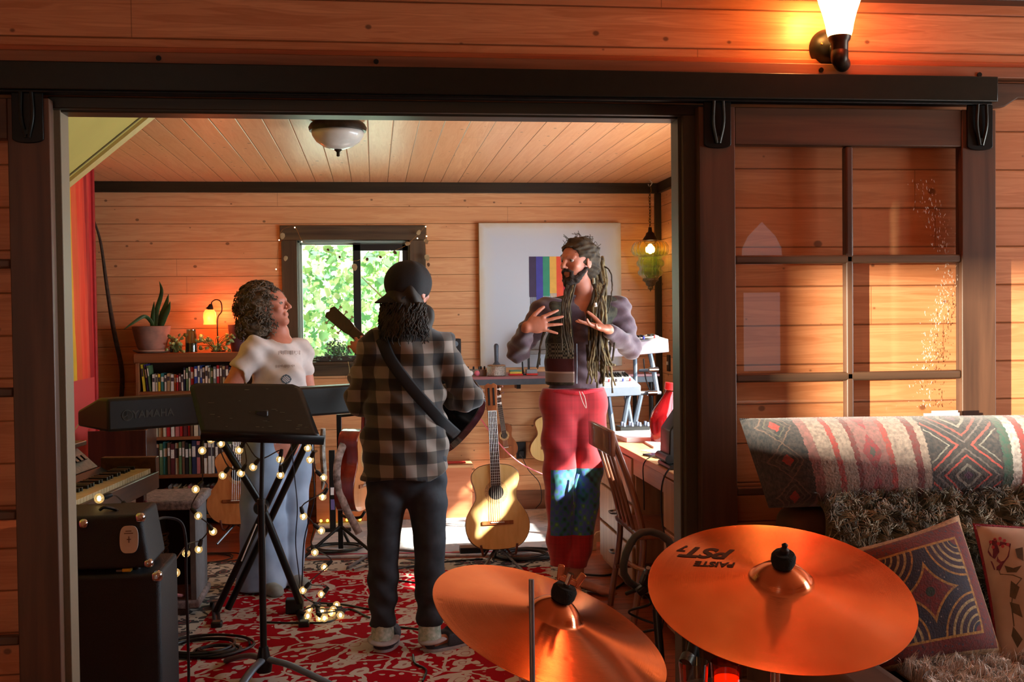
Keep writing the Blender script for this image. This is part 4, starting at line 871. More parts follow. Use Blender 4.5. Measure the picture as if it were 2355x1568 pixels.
T, c = gadget('drum_machine', 'red, yellow and green drum machine right of the cabasa', 'drum machine', 1187, .095, .012, .09, (210, 40, 40), 4, Y=7.6)
T.part('yellow_layer', MB().box(c+V((0, .045, .019)), (.085, .08, .014)), mat('yellow_layer', (220, 190, 70), .4), bevel=.002); T.part('green_layer', MB().box(c+V((0, .045, .031)), (.08, .075, .012)), mat('green_layer', (90, 140, 110), .4), bevel=.002)
T, c = gadget('effects_pedal', 'grey pedal with black knobs on a red base, nearest the plaid man\'s right', 'effects pedal', 1224, .08, .012, .09, (214, 50, 40), 4, Y=7.6)
T['label'] if False else None
T.o['label'] = 'grey pedal on a red base, just right of the drum machine'
T.part('body', MB().box(c+V((0, .045, .025)), (.075, .08, .026)), mat('grey_pedal_body', (140, 150, 158), .4), bevel=.002)
c = on(1142, 7.58); T = Thing('cabasa', 'steel-bead cabasa with upright dark handle on the rose table', 'cabasa', c)
mbd = mat('steel_bead_chain', (170, 166, 158), .3, .8, var=.6, scale=220, bump=1.)
T.part('bead_drum', MB().lathe([(.001, 0), (.06, 0), (.066, .006), (.066, .062), (.06, .07), (.001, .07)], c, 40), mbd, smooth=40)
T.part('top_plate', MB().lathe([(.001, .07), (.062, .07), (.064, .076), (.05, .08), (.001, .08)], c, 36), mat('tan_cabasa_wood', (150, 116, 84), .5))
T.part('handle', MB().lathe([(.03, .079), (.02, .09), (.014, .1), (.015, .17), (.017, .21), (.012, .222), (.001, .226)], c, 20), mat('slate_handle', (64, 74, 88), .4), smooth=60)
c = on(1203, 7.66); T = Thing('microphone_stand', 'short dark mast with a shelf rising from the rose table', 'stand', c); T.part('mast', MB().cyl(c+V((0, 0, 0)), c+V((-.004, .02, .17)), .006, n=8), m_blkm); T.part('foot', MB().lathe([(.001, 0), (.04, 0), (.04, .006), (.001, .008)], c, 24), m_blkm)
c = on(1236, 7.82); T = Thing('desktop_keyboard', 'grey lidded keyboard raised on the rose table behind the gesturing man', 'keyboard', c)
T.part('case', MB().box(c+V((.06, .02, .155)), (.26, .2, .03)), mat('grey_lid', (110, 108, 106), .5), bevel=.003); T.part('lid', MB().box(c+V((.06, .1, .23)), (.24, .02, .13), rotm('X', -.3)), mat('grey_lid', (110, 108, 106)), bevel=.003)
for dx in (-.06, .18): T.part('leg', MB().span(c+V((dx-.005, 0, 0)), c+V((dx+.005, .05, .142))), m_blkm)
# ---------------------------------------------------------------- two-tier synth stand
T = Thing('synth_stand', 'two-tier blue-grey steel keyboard stand in the right corner', 'keyboard stand', (1.6, 6.95, 0))
m_sl = mat('slate_blue_steel', (96, 108, 122), .35, .4, var=.08)
def leg_(a, b_, r=.017): T.part('leg', MB().tube([V(a), V(b_)], r, 8), m_sl)
zf = 0.0
def pf(px_, py_, Y=6.9): return P(px_, py_, Y)
for (x0, y0, x1, y1, Y) in ((1398, 905, 1412, 1010, 6.85), (1446, 908, 1428, 1010, 6.85), (1440, 908, 1456, 1004, 7.15), (1474, 908, 1454, 1004, 7.15)):
    a = pf(x0, y0, Y); d = pf(x1, y1, Y)-a; e = a+d*((.016-a.z)/d.z); leg_(a, e)
T.part('post', MB().span(pf(1490, 800)+V((-.012, 0, -.62)), pf(1490, 800)+V((.012, .03, 0))) if False else MB().tube([pf(1490, 790), pf(1503, 850), pf(1512, 905)], .016, 8), m_sl)
T.part('post', MB().tube([pf(1460, 800, 7.15), pf(1462, 905, 7.15)], .014, 8), m_sl)
T.part('lower_arm', MB().tube([pf(1395, 905), pf(1520, 903)], .012, 8), m_steel); T.part('lower_arm', MB().tube([pf(1400, 905, 7.15), pf(1500, 903, 7.15)], .012, 8), m_steel)
T.part('cross_arm', MB().tube([pf(1503, 850), pf(1472, 852, 7.15)], .010, 8), m_sl)
for q in (pf(1503, 850, 6.88), pf(1500, 903, 6.88)): T.part('clamp', MB().cyl(q+V((-.03, 0, 0)), q+V((.03, 0, 0)), .019, n=14), m_chrome)
T.part('upper_arm', MB().tube([pf(1415, 792, 6.86), pf(1500, 789, 6.86)], .010, 8), m_sl)
def synth(name, label, q0, q1, depth, h, tilt, col, keys=True):
    """front edge from q0 to q1 (world), rising to the back by tilt"""
    q0, q1 = V(q0), V(q1); x = (q1-q0).normalized(); up = (V((0, 0, 1))-x*x.z).normalized(); y = up.cross(x).normalized()
    R = Matrix.Rotation(tilt, 3, x); y = R @ y; up = R @ up; M = frame(x, y, up); L = (q1-q0).length; c = (q0+q1)/2
    T = Thing(name, label, 'synthesizer', c); tr = lambda p: c+M @ V(p)
    T.part('case', MB().box(tr((0, depth/2, -h/2)), (L, depth, h), M), col, bevel=.006)
    T.part('control_panel', MB().box(tr((0, depth*.28, .002)), (L*.94, depth*.4, .004), M), mat('pale_synth_panel', (120, 122, 126), .4, var=.05), smooth=0)
    b = MB(); n = 24
    for i in range(n): b.box(tr((-L*.47+L*.94*(i+.5)/n, depth*.76, .003)), (L*.94/n*.9, depth*.46, .012), M)
    kb = T.part('white_keys', b, m_wht, bevel=.001); kb['kind'] = 'stuff'
    b = MB()
    for i in range(n-1):
        if i % 7 in (2, 6): continue
        b.box(tr((-L*.47+L*.94*(i+1)/n, depth*.68, .013)), (L*.94/n*.5, depth*.28, .012), M)
    kk = T.part('black_keys', b, m_blk, bevel=.001); kk['kind'] = 'stuff'
    for i in range(8): T.part('knob', MB().cyl(tr((-L*.4+L*.8*i/7, depth*.3, .003)), tr((-L*.4+L*.8*i/7, depth*.3, .022)), .008, .006, n=10), mat('coloured_knob_%d' % (i % 3), ((60, 70, 190), (200, 60, 60), (40, 40, 44))[i % 3], .4, var=0))
    return T
synth('synthesizer', 'grey synthesizer tilted on the upper tier of the corner stand', pf(1310, 800, 6.8), pf(1537, 779, 6.8), .30, .085, .06, mat('silver_grey_case', (136, 128, 134), .35, .1, var=.05))
synth('synthesizer', 'pale blue-grey synthesizer on the lower tier of the corner stand', pf(1330, 893, 6.7), pf(1474, 886, 6.7), .40, .065, .16, mat('blue_grey_case', (100, 110, 122), .35, .1, var=.05))
# cables down the corner
def cable(name, label, pts, r, m, n=6, cat='cable', group=None):
    p = spline(pts, n); o = MB().tube(p, r, 6).obj(name, m, origin=p[0]); tag(o, label, cat, group); return o
cable('cable', 'black cable hanging behind the corner stand down to the desk', [pf(1480, 825, 7.3), pf(1485, 870, 7.35), pf(1500, 920, 7.35), pf(1492, 980, 7.3), V((1.80, 7.3, .35)), V((1.82, 7.3, .006))], .005, m_cord)
# ---------------------------------------------------------------- desk
DX, DY0, DY1, DZ = 1.29, 4.02, 6.28, .76
m_desk = woodm('honey_desk_timber', (196, 150, 106), (166, 118, 78), 'Y', rough=.4); m_deskz = woodm('honey_desk_panel', (186, 142, 106), (156, 112, 80), 'Z', rough=.45)
T = Thing('desk', 'honey-coloured wooden desk along the right wall', 'desk', (1.7, 5.1, 0))
T.part('desk_top', MB().span((DX-.02, DY0, DZ-.03), (2.14, DY1, DZ)), m_desk, bevel=.004)
T.part('apron', MB().span((DX, 4.84, DZ-.12), (DX+.02, 5.42, DZ-.03)), m_desk, bevel=.002)
for y0, y1, side in ((4.06, 4.84, 'near'), (5.42, 6.26, 'far')):
    T.part('pedestal', MB().span((DX+.012, y0, .03), (2.1, y1, DZ-.03)), m_deskz, bevel=.003)
    T.part('plinth', MB().span((DX+.05, y0+.02, .001), (2.08, y1-.02, .03)), m_rosew)
    for z0, z1 in ((.06, .26), (.275, .475), (.49, .715)):
        d = T.part('drawer', MB().span((DX-.006, y0+.02, z0), (DX+.012, y1-.02, z1)), m_deskz, bevel=.004)
        T.part('handle', MB().tube(spline([(DX-.006, (y0+y1)/2-.045, (z0+z1)/2), (DX-.03, (y0+y1)/2-.03, (z0+z1)/2), (DX-.03, (y0+y1)/2+.03, (z0+z1)/2), (DX-.006, (y0+y1)/2+.045, (z0+z1)/2)], 4), .006, 8), m_steel, parent=d)
DT = DZ+.0006
def sheet(name, label, c, w, d, h, rz, m, cat): b = MB(); b.box(V((0, 0, h/2)), (w, d, h)); o = b.obj(name, m, smooth=0); o.location = c; o.rotation_euler = (0, 0, rz); tag(o, label, cat); return o
sheet('open_notebook', 'bright white open notebook on the desk beside the mixer', (1.54, 5.97, DT), .42, .36, .022, .06, m_paper, 'notebook')
sheet('paper_stack', 'thick stack of sheets under the open notebook edge', (1.62, 5.60, DT), .40, .24, .010, -.05, m_paper, 'papers')
sheet('paper_sheet', 'single white sheet nearest the black monitor', (1.45, 5.36, DT), .2, .18, .0015, .3, m_paper, 'paper')
sheet('phone', 'dark phone lying on the desk edge before the monitor', (1.355, 5.16, DT), .08, .16, .009, .35, mat('dark_phone_glass', (46, 46, 60), .15), 'phone')
T = Thing('audio_mixer', 'small mixer crowded with knobs at the far end of the desk', 'mixer', (1.56, 6.21, DT))
T.part('case', MB().box((1.56, 6.21, DT+.022), (.34, .12, .044)), m_blkm, bevel=.003)
for i in range(7):
    for j in range(2): T.part('knob', MB().cyl((1.42+i*.046, 6.18+j*.06, DT+.044), (1.42+i*.046, 6.18+j*.06, DT+.065), .010, .008, n=10), mat('grey_knob', (90, 100, 120), .4, var=0))
T = Thing('jug', 'large translucent red jug with a red cap at the desk\'s edge by the door jamb', 'jug', (1.60, 5.72, DT))
T.part('body', MB().tube(spline([(P(1528, 1010, 5.72).x, 5.72, DT), P(1524, 970, 5.72), P(1532, 935, 5.72), P(1543, 900, 5.72)], 4), [.07]*4+[.07, .068, .064, .057, .05, .042, .036, .03, .028], 24), mat('ruby_translucent_plastic', (120, 12, 18), .12, var=.1, trans=.5), smooth=60)
T.part('cap', MB().tube([P(1543, 897, 5.72), P(1545, 880, 5.72)], .036, 20), m_red, bevel=.004)
T = Thing('monitor', 'black computer monitor seen from behind beside the door jamb', 'monitor', (1.4, 4.8, DT))
b = MB(); q0 = V((1.40, 4.85, DT)); T.part('base', MB().span((1.285, 4.70, DT), (1.50, 4.92, DT+.02)), m_blk, bevel=.006)
b = MB(); b.add([(1.29, 4.90, DT+.02), (1.50, 4.90, DT+.02), (1.50, 4.90, 1.08), (1.40, 4.90, 1.08), (1.295, 4.90, .93), (1.29, 4.74, DT+.02), (1.50, 4.74, DT+.02), (1.50, 4.74, 1.08), (1.40, 4.74, 1.08), (1.295, 4.74, .93)], [(0, 1, 2, 3, 4), (9, 8, 7, 6, 5), (0, 5, 6, 1), (1, 6, 7, 2), (2, 7, 8, 3), (3, 8, 9, 4), (4, 9, 5, 0)])
T.part('shell', b, m_blk, bevel=.006); T.part('hinge', MB().cyl((1.288, 4.72, DT+.045), (1.288, 4.90, DT+.045), .02, n=14), m_blkm)
c = V((1.38, 4.46, DT)); T = Thing('computer_keyboard', 'white computer keyboard on the desk\'s near corner', 'keyboard', c); T.part('base', MB().box(c+V((0, 0, .006)), (.14, .4, .012)), m_wht, bevel=.003)
b = MB()
for i in range(5):
    for j in range(15): b.box(c+V((-.054+i*.026, -.18+j*.0255, .016)), (.021, .021, .008))
k = T.part('keys', b, m_wht, bevel=.001); k['kind'] = 'stuff'
cable('cable', 'thin dark cable dropping over the desk front from the phone', [(1.36, 5.09, DT+.012), (1.32, 5.08, DT+.02), (DX-.03, 5.08, DT-.02), (DX-.028, 5.09, .62), (DX-.03, 5.08, .52)], .003, m_cord)
cable('cable', 'black cable looping off the desk corner by the jamb', [(1.4, 4.66, DT+.01), (1.3, 4.66, DT+.03), (DX-.05, 4.66, .72), (DX-.05, 4.68, .55), (DX-.03, 4.64, .38), (DX-.03, 4.66, .22), (DX-.06, 4.7, .01)], .004, m_cord)
# kitchen-style chair drawn up to the desk
m_ch = woodm('red_brown_chair_wood', (134, 84, 60), (96, 56, 40), 'Z', rough=.3, coat=.3)
T = Thing('desk_chair', 'curved-back wooden chair tucked at the desk', 'chair', (1.25, 5.0, 0))
def cp(px_, py_, Y): return P(px_, py_, Y)
for Y, dx in ((5.35, 0), (4.88, 0)):
    xs = [(1.075, .90), (1.10, .82), (1.155, .66), (1.195, .5), (1.205, .40), (1.19, .25), (1.165, .10), (1.15, .001)]
    pts = spline([(x, Y+.10*(z-.4) if z > .4 else Y, z) for x, z in xs], 4); T.part('rear_leg', MB().tube(pts, [.019]*len(pts), 10, flat=.8), m_ch)
T.part('crest_rail', MB().grid(lambda u, v: V((1.075+.035*math.sin(u*math.pi)*-1, 4.90+u*.52, .80+.115*v+.02*math.sin(u*math.pi))), 12, 4), m_ch, solid=.022, bevel=.004)
for i in range(4):
    y = 5.0+i*.09; T.part('back_slat', MB().tube(spline([(1.19, y, .44), (1.15, y+.01, .6), (1.085, y+.03, .83)], 4), .009, 8), m_ch)
T.part('seat', MB().grid(lambda u, v: V((1.18+u*.40, 4.86+v*.5, .435-.012*math.sin(u*math.pi)*math.sin(v*math.pi))), 10, 10), m_ch, solid=.025, bevel=.006)
for y in (4.9, 5.32): T.part('front_leg', MB().tube([(1.53, y, .42), (1.55, y, .001)], [.018, .013], 10), m_ch); T.part('stretcher', MB().tube([(1.17, y, .2), (1.54, y, .2)], .010, 8), m_ch)
T.part('seat_rail', MB().tube(spline([(1.12, 4.86, .37), (1.1, 4.76, .35), (1.16, 4.68, .33), (1.24, 4.66, .34)], 5), .013, 8, flat=.6), m_ch)
# black rack with papers left of desk and the notched bench end
T = Thing('storage_rack', 'low black metal rack with papers behind the red-trousered man\'s leg', 'rack', (1.5, 7.5, 0))
for x in (1.30, 1.62):
    for y in (7.35, 7.65): T.part('post', MB().span((x-.012, y-.012, .001), (x+.012, y+.012, .52)), m_blkm)
for z in (.2, .34): T.part('shelf', MB().span((1.3, 7.34, z), (1.62, 7.66, z+.018)), m_blkm, bevel=.002)
sheet('paper_stack', 'stack of papers on the black metal rack', (1.46, 7.5, .3585), .26, .24, .02, .1, mat('faded_papers', (170, 140, 130), .8, rgb2=(220, 216, 210), scale=30), 'papers')
b = MB(); o_ = [(-.10, 0), (-.10, .05), (-.06, .11), (-.01, .125), (.08, .125), (.08, 0), (.05, 0), (.05, .05), (.03, .05), (.03, 0), (.01, 0), (.01, .05), (-.01, .05), (-.01, 0), (-.03, 0), (-.03, .05), (-.06, .05), (-.06, 0)]
c = P(1393, 1253, 6.62); c.z = .001; b.prism(o_, .02, c=c+V((0, 0, .0))); o = b.obj('notched_board', m_desk, origin=c, bevel=.002); tag(o, 'pale notched wooden board standing on the floor behind the red-trousered man', 'board')
# ================================================================ STAGE KEYBOARD ON X-STAND
kl, kr = P(247, 950, 4.72), P(905, 930, 5.5)
kx = V((kr.x-kl.x, kr.y-kl.y, 0)); KL = kx.length; kx.normalize(); ky = V((-kx.y, kx.x, 0)); KM = frame(kx, ky, V((0, 0, 1))); KZ = .985
kc = V((kl.x, kl.y, KZ)); kt = lambda x, y, z: kc+KM @ V((x, y, z))
T = Thing('stage_keyboard', 'black stage keyboard seen from behind, maker\'s name on its back', 'keyboard', kt(KL/2, .15, 0)); KH = .138
b = MB(); b.add([kt(*p) for p in ((0, 0, 0), (KL, 0, 0), (KL, .36, 0), (0, .36, 0), (0, .0, KH), (KL, .0, KH), (KL, .10, KH), (0, .10, KH), (0, .36, .07), (KL, .36, .07))], [(3, 2, 1, 0), (0, 1, 5, 4), (4, 5, 6, 7), (7, 6, 9, 8), (8, 9, 2, 3), (0, 4, 7, 8, 3), (1, 2, 9, 6, 5)])
T.part('case', b, mat('matte_black_keyboard_case', (26, 26, 20), .5, var=.12), bevel=.012, seg=3)
b = MB()
for i in range(52): b.box(kt(.05+(KL-.1)*(i+.5)/52, .24, .092), ((KL-.1)/52*.92, .15, .012), KM)
k = T.part('white_keys', b, m_wht); k['kind'] = 'stuff'
def yamaha(cx_, size):
    lt = mat('faint_grey_lettering', (62, 62, 54), .4, var=0)
    tb = text_mb('YAMAHA', size, KM, kt(cx_+.05, -.0014, KH*.47), bold=.0012); n = T.part('lettering', tb, lt, smooth=0)
    b = MB(); c = kt(cx_-.062, -.001, KH*.47)
    b.lathe([(.020, 0), (.0235, 0), (.0235, .0015), (.020, .0015), (.020, 0)], c, 32, KM @ rotm('X', math.pi/2))
    for a in (0, 2.094, 4.189):
        d = V((math.sin(a), 0, math.cos(a))); b.box(c+KM @ (d*.009), (.0022, .0016, .018), KM @ rotm('Y', a)); b.box(c+KM @ (d*.017), (.009, .0016, .002), KM @ rotm('Y', a))
    T.part('logo', b, lt, smooth=0)
yamaha(.145, .044)
T = Thing('keyboard_stand', 'black double-braced X keyboard stand wound with string lights', 'keyboard stand', (-.55, 5.3, 0))
m_xs = mat('satin_black_tube', (24, 25, 24), .32, .3, var=.1)
lf0 = V((-.79, 5.44, .03)); rf0 = V((-.33, 5.50, .03))
cx0 = P(601, 1160, 5.32)
tl = P(502, 1000, 5.22); tr_ = P(694, 990, 5.30)
fl = P(497, 1415, 5.42); fr = P(690, 1385, 5.36); fl.z = max(fl.z, .035); fr.z = max(fr.z, .035)
for off, s in ((V((0, 0, 0)), 0), (V((.05, .05, 0)), 1)):
    T.part('brace', MB().tube([tr_+off, fl+off], .017, 12, flat=1.), m_xs)
T.part('brace', MB().tube([tl, P(601, 1160, 5.26), fr], .018, 12), m_xs)
for q, r_ in ((fl, .055), (fr, .05)):
    T.part('foot_bar', MB().tube([V((q.x-.03, q.y+.19, .022)), V((q.x+.03, q.y-.19, .022))], .019, 12), m_xs)
    for s in (-1, 1):
        e = V((q.x-.03*-s*-1, q.y+.19*s*-1*-1, .022)); e = V((q.x-.03*s, q.y+.19*s, .022)); T.part('rubber_foot', MB().box(e, (.05, .05, .042)), m_blk, bevel=.008)
T.part('pivot', MB().lathe([(.001, -.05), (.03, -.05), (.034, -.04), (.034, .04), (.03, .05), (.001, .05)], P(601, 1165, 5.28), 24, rotm('X', math.pi/2)), m_blkm)
for q in (tl, tr_): T.part('top_bar', MB().tube([V((q.x, q.y-.12, KZ-.014)), V((q.x, q.y+.24, KZ-.014))], .013, 10), m_xs)
T.part('label_strip', MB().tube([P(590, 1205, 5.25), P(555, 1290, 5.29)], .003, 6), m_paper)
# ---------------------------------------------------------------- string lights
T = Thing('string_lights', 'festoon of round clear bulbs wound over the keyboard stand and amplifier', 'string lights', P(601, 1165, 5.2))
m_gb = mat('glowing_clear_globe', (255, 236, 190), .08, var=0, trans=.85, emit=(255, 222, 150), es=.14, ior=1.3); m_fil = emitm('bulb_filament', (255, 222, 150), 5); m_sock = mat('dark_bulb_socket', (28, 26, 26), .5, var=0)
BL = [(485, 1010, 5.05), (508, 1020, 5.08), (465, 1036, 5.05), (550, 1035, 5.1), (512, 1093, 5.1), (554, 1088, 5.1), (582, 1074, 5.1), (450, 1125, 5.1), (456, 1186, 5.1), (490, 1222, 5.15), (457, 1263, 5.2), (428, 1272, 5.1), (404, 1317, 4.6), (382, 1310, 4.5), (228, 1146, 4.15), (298, 1177, 4.25), (644, 1056, 5.15), (645, 1092, 5.15), (735, 1012, 5.25), (708, 1030, 5.2), (713, 1057, 5.2), (744, 1098, 5.3), (742, 1142, 5.3), (698, 1187, 5.25), (739, 1220, 5.35), (724, 1270, 5.4), (746, 1304, 5.5), (697, 1357, 5.4), (739, 1366, 5.5)]
def lbulb(q, d, r=.0185):
    q = V(q); d = V(d).normalized(); b = T.part('bulb', MB().ball(q, r, 14), m_gb, smooth=180)
    T.part('filament', MB().ball(q, r*.34, 8, (1, 1, 1.4)), m_fil, parent=b, smooth=180)
    T.part('socket', MB().tube([q+d*r*.8, q+d*r*1.5, q+d*(r+.03)], [.009, .011, .008], 10), m_sock, parent=b)
    return q+d*(r+.028)
r = random.Random(6); ends = []
for (x, y, Y) in BL: ends.append(lbulb(P(x, y, Y), (r.uniform(-1, 1), r.uniform(-.3, .5), r.uniform(.1, 1))))
pile = []
for (x, y) in ((711, 1401), (708, 1416), (741, 1404), (766, 1402), (774, 1391), (783, 1414), (746, 1421), (763, 1408), (735, 1420)):
    q = PZ(x, y, .036+.012*((x*7) % 3)); pile.append(lbulb(q, (r.uniform(-1, 1), .4, r.uniform(-.1, .6))))
def seq(ids): return [ends[i] for i in ids]
m_wire = mat('brown_twisted_wire', (46, 34, 28), .5, var=0)
for pts in (seq([14, 15, 13, 12, 11, 10, 9, 8, 7, 2, 0, 1]), seq([1, 4, 5, 3, 6, 16, 17, 19, 18]), seq([18, 20, 21, 22, 23, 24, 25, 26, 27, 28])+pile):
    T.part('cord', MB().tube(spline(pts, 5), .003, 6), m_wire)
# loose leads down the stand
m_lead = mat('thin_blue_black_lead', (28, 30, 50), .4, var=0)
cable('cable', 'thin dark lead hanging over the blue jeans from the keyboard', [P(715, 1000, 5.28), P(720, 1080, 5.3), P(722, 1150, 5.3), P(700, 1240, 5.34), P(695, 1330, 5.4), PZ(692, 1380, .03)], .0035, m_lead)
cable('cable', 'second thin lead left of the jeans\' lit edge', [P(668, 1010, 5.28), P(678, 1100, 5.3), P(684, 1170, 5.3), P(680, 1250, 5.34), P(690, 1345, 5.4), PZ(688, 1390, .03)], .0028, m_lead)
c = PZ(680, 1410); T = Thing('power_adapter', 'black power adapter block by the stand\'s right foot', 'adapter', c+V((0, -.04, .018)))
T.part('block', MB().box(c+V((0, -.05, .052)), (.085, .06, .07)), m_blk, bevel=.006); T.part('lead', MB().tube(spline([c+V((0, -.05, .085)), c+V((.01, -.02, .12)), c+V((.06, .02, .06)), c+V((.12, .06, .022))], 5), .004, 6), m_cord)
# ---------------------------------------------------------------- music stand
pb = PZ(603, 1520, .12); pb = V((-.452, 4.42, .10)); pt = P(603, 1000, 4.42); pm = P(603, 940, 4.42)
T = Thing('music_stand', 'black orchestra music stand in front of the keyboard', 'music stand', (pb.x, pb.y, 0))
T.part('lower_pole', MB().cyl((pb.x, pb.y, .08), (pb.x+.0, pb.y, P(604, 1160, 4.42).z), .0135, n=16), m_blkm)
T.part('upper_pole', MB().cyl((pb.x, pb.y, P(604, 1165, 4.42).z), (pt.x+.004, pb.y, 1.05), .0085, n=14), m_blkm)
T.part('collar', MB().cyl((pb.x, pb.y, P(604, 1160, 4.42).z-.0), (pb.x, pb.y, P(604, 1156, 4.42).z+.015), .016, n=16), m_blk)
T.part('hub', MB().lathe([(.001, .05), (.03, .05), (.034, .08), (.024, .12), (.018, .15), (.001, .15)], (pb.x, pb.y, 0), 20), m_blkm)
for e in (PZ(500, 1520), PZ(520, 1640), PZ(755, 1590)):
    d = V((e.x-pb.x, e.y-pb.y, 0)); d = d.normalized()*.31; T.part('leg', MB().tube(spline([V((pb.x, pb.y, .10))+d*.06, V((pb.x, pb.y, .085))+d*.4, V((pb.x, pb.y, .03))+d*.95, V((pb.x, pb.y, .02))+d], 5), .017, 12, flat=.7), mat('grey_cast_leg', (92, 100, 110), .4, .3, var=.1))
TL, TR, BR, BLc = P(433, 881, 4.52), P(690, 884, 4.60), P(735, 1002, 4.36), P(462, 992, 4.30)
x = (TR-TL).normalized(); v_ = (TL-BLc); 
b = MB(); rr = .035; out = []
for cst, s0 in ((TL, 1), (TR, 0)): pass
def bil(u, v): return BLc*(1-u)*(1-v)+BR*u*(1-v)+TR*u*v+TL*(1-u)*v
def desk_pt(u, v):
    q = bil(u, v)
    return q
n = 14; vs = []; fs = []
def rnd_uv(u, v, r=.07):
    # round the two top corners
    if v > 1-r*2.2:
        k = (v-(1-r*2.2))/(r*2.2); sh = r*(1-math.sqrt(max(0, 1-k*k))); u = sh+u*(1-2*sh)
    return u, v
b.grid(lambda u, v: desk_pt(*rnd_uv(u, v)), 20, 20); T.part('desk_plate', b, m_blkm, solid=.003, smooth=30)
nn = (TR-TL).cross(TL-BLc).normalized()
if nn.y > 0: nn = -nn
# ledge lip folded towards the player
b = MB(); w0 = BLc-(BR-BLc)*.0; w1 = BR+(BR-BLc).normalized()*.02
bk = -nn*.045; b.add([w0, w1, w1+bk, w0+bk, w0+bk+V((0, 0, .02)), w1+bk+V((0, 0, .02))], [(0, 1, 2, 3), (3, 2, 5, 4)]); T.part('ledge', b, m_blkm, solid=.004)
T.part('tilt_bracket', MB().box(P(603, 960, 4.44), (.05, .05, .06)), m_blk, bevel=.006)
b = MB(); rg = random.Random(9)
for i in range(26):
    u, v = rg.uniform(.04, .95), rg.uniform(.1, .93); q = desk_pt(u, v)+nn*.0022; dx = (BR-BLc).normalized()*rg.uniform(.003, .012)
    b.add([q-dx, q+dx, q+dx+V((0, 0, .0015)), q-dx+V((0, 0, .0012))], [(0, 1, 2, 3)])
T.part('scratches', b, mat('bare_metal_scratch', (120, 120, 100), .4, var=0), smooth=0)
# ================================================================ AMPLIFIER, PIANO, SCRATCHING POST
m_tolex = mat('black_textured_vinyl', (24, 27, 30), .55, var=.5, scale=420, bump=.5)
ax0, ax1, ay0, ay1 = -1.42, -.745, 3.9, 4.24
T = Thing('speaker_cabinet', 'tall black vinyl speaker cabinet at the doorway\'s left', 'amplifier cabinet', (-1.08, 4.07, 0))
T.part('cabinet', MB().span((ax0, ay0, .012), (ax1, ay1, .575)), m_tolex, bevel=.014, seg=3)
def corner(T_, x, y, z, s=.038): return T_.part('corner_guard', MB().box((x, y, z), (s, s, s)), m_chrome, bevel=.014, seg=3)
for x in (ax0+.012, ax1-.012):
    for z in (.03, .562): corner(T, x, ay0+.012, z)
for x in (ax0+.06, ax1-.06): T.part('foot', MB().cyl((x, ay0+.06, 0), (x, ay0+.06, .014), .018, n=14), m_blk)
T = Thing('amplifier_head', 'black amplifier head with an oval paper badge, on the tall cabinet', 'amplifier', (-1.08, 4.05, .578))
b = MB(); z0, z1 = .592, .775; hx0, hx1 = ax0+.01, P(347, 1250, 3.93).x
b.add([(hx0, 3.91, z0), (hx1, 3.91, z0), (hx1, 4.2, z0), (hx0, 4.2, z0), (hx0, 3.93, z1), (hx1-.03, 3.93, z1), (hx1-.03, 4.2, z1+.0), (hx0, 4.2, z1)], [(3, 2, 1, 0), (4, 5, 6, 7), (0, 1, 5, 4), (1, 2, 6, 5), (2, 3, 7, 6), (3, 0, 4, 7)])
T.part('cabinet', b, m_tolex, bevel=.012, seg=3)
for x, z in ((hx1-.008, .605), (hx0+.01, .605), (hx1-.032, .765), (P(192, 1215, 3.92).x, .75)): corner(T, x, 3.925, z, .034)
T.part('handle', MB().tube(spline([P(230, 1172, 4.0), P(240, 1166, 4.0), P(262, 1170, 4.02), P(270, 1175, 4.02)], 5), .010, 8, flat=.6), m_blk)
for x in (hx0+.05, hx1-.06): T.part('foot', MB().cyl((x, 3.98, .576), (x, 3.98, .595), .014, n=12), m_blk)
cb = P(297, 1240, 3.914); M_ = rotm('X', -.1)
o_ = []
for i in range(40):
    a = i*math.pi/20; sx = .032*(1-.0*math.cos(a)); xx, zz2 = .031*abs(math.cos(a))**.55*(1 if math.cos(a) >= 0 else -1), .047*abs(math.sin(a))**.75*(1 if math.sin(a) >= 0 else -1); o_.append((xx, zz2))
bd = T.part('badge', MB().prism(o_, .003, M_, (cb.x, 3.912+.0, cb.z)), mat('cream_paper_badge', (206, 200, 190), .6, var=.05), smooth=0)
b = MB()
for s, w in ((.022, .03), (-.024, .026), (.030, .02)): b.box((cb.x, 3.9085-s*.09, cb.z+s), (w, .001, .003))
b.box((cb.x, 3.9095, cb.z), (.003, .001, .022)); b.box((cb.x, 3.9095, cb.z+.001), (.014, .001, .003))
T.part('badge_print', b, mat('sepia_print', (110, 90, 78), .6, var=0), parent=bd, smooth=0)
c = P(288, 1306, 3.9); T = Thing('yellow_clip', 'small yellow clip wedged between amplifier head and cabinet', 'clip', (c.x, c.y, .577)); T.part('body', MB().box((c.x, 3.93, .585), (.03, .03, .012)), mat('yellow_plastic', (220, 190, 50), .4), bevel=.003); T.part('tab', MB().box((c.x-.026, 3.93, .583), (.02, .018, .008)), m_steel, bevel=.002)
c = V((-1.11, 4.0, .776)); o = MB().ball(c+V((0, .04, .02)), .02, 14).obj('ball', mat('orange_lit_ball', (220, 130, 60), .3), origin=c, smooth=180) if False else None
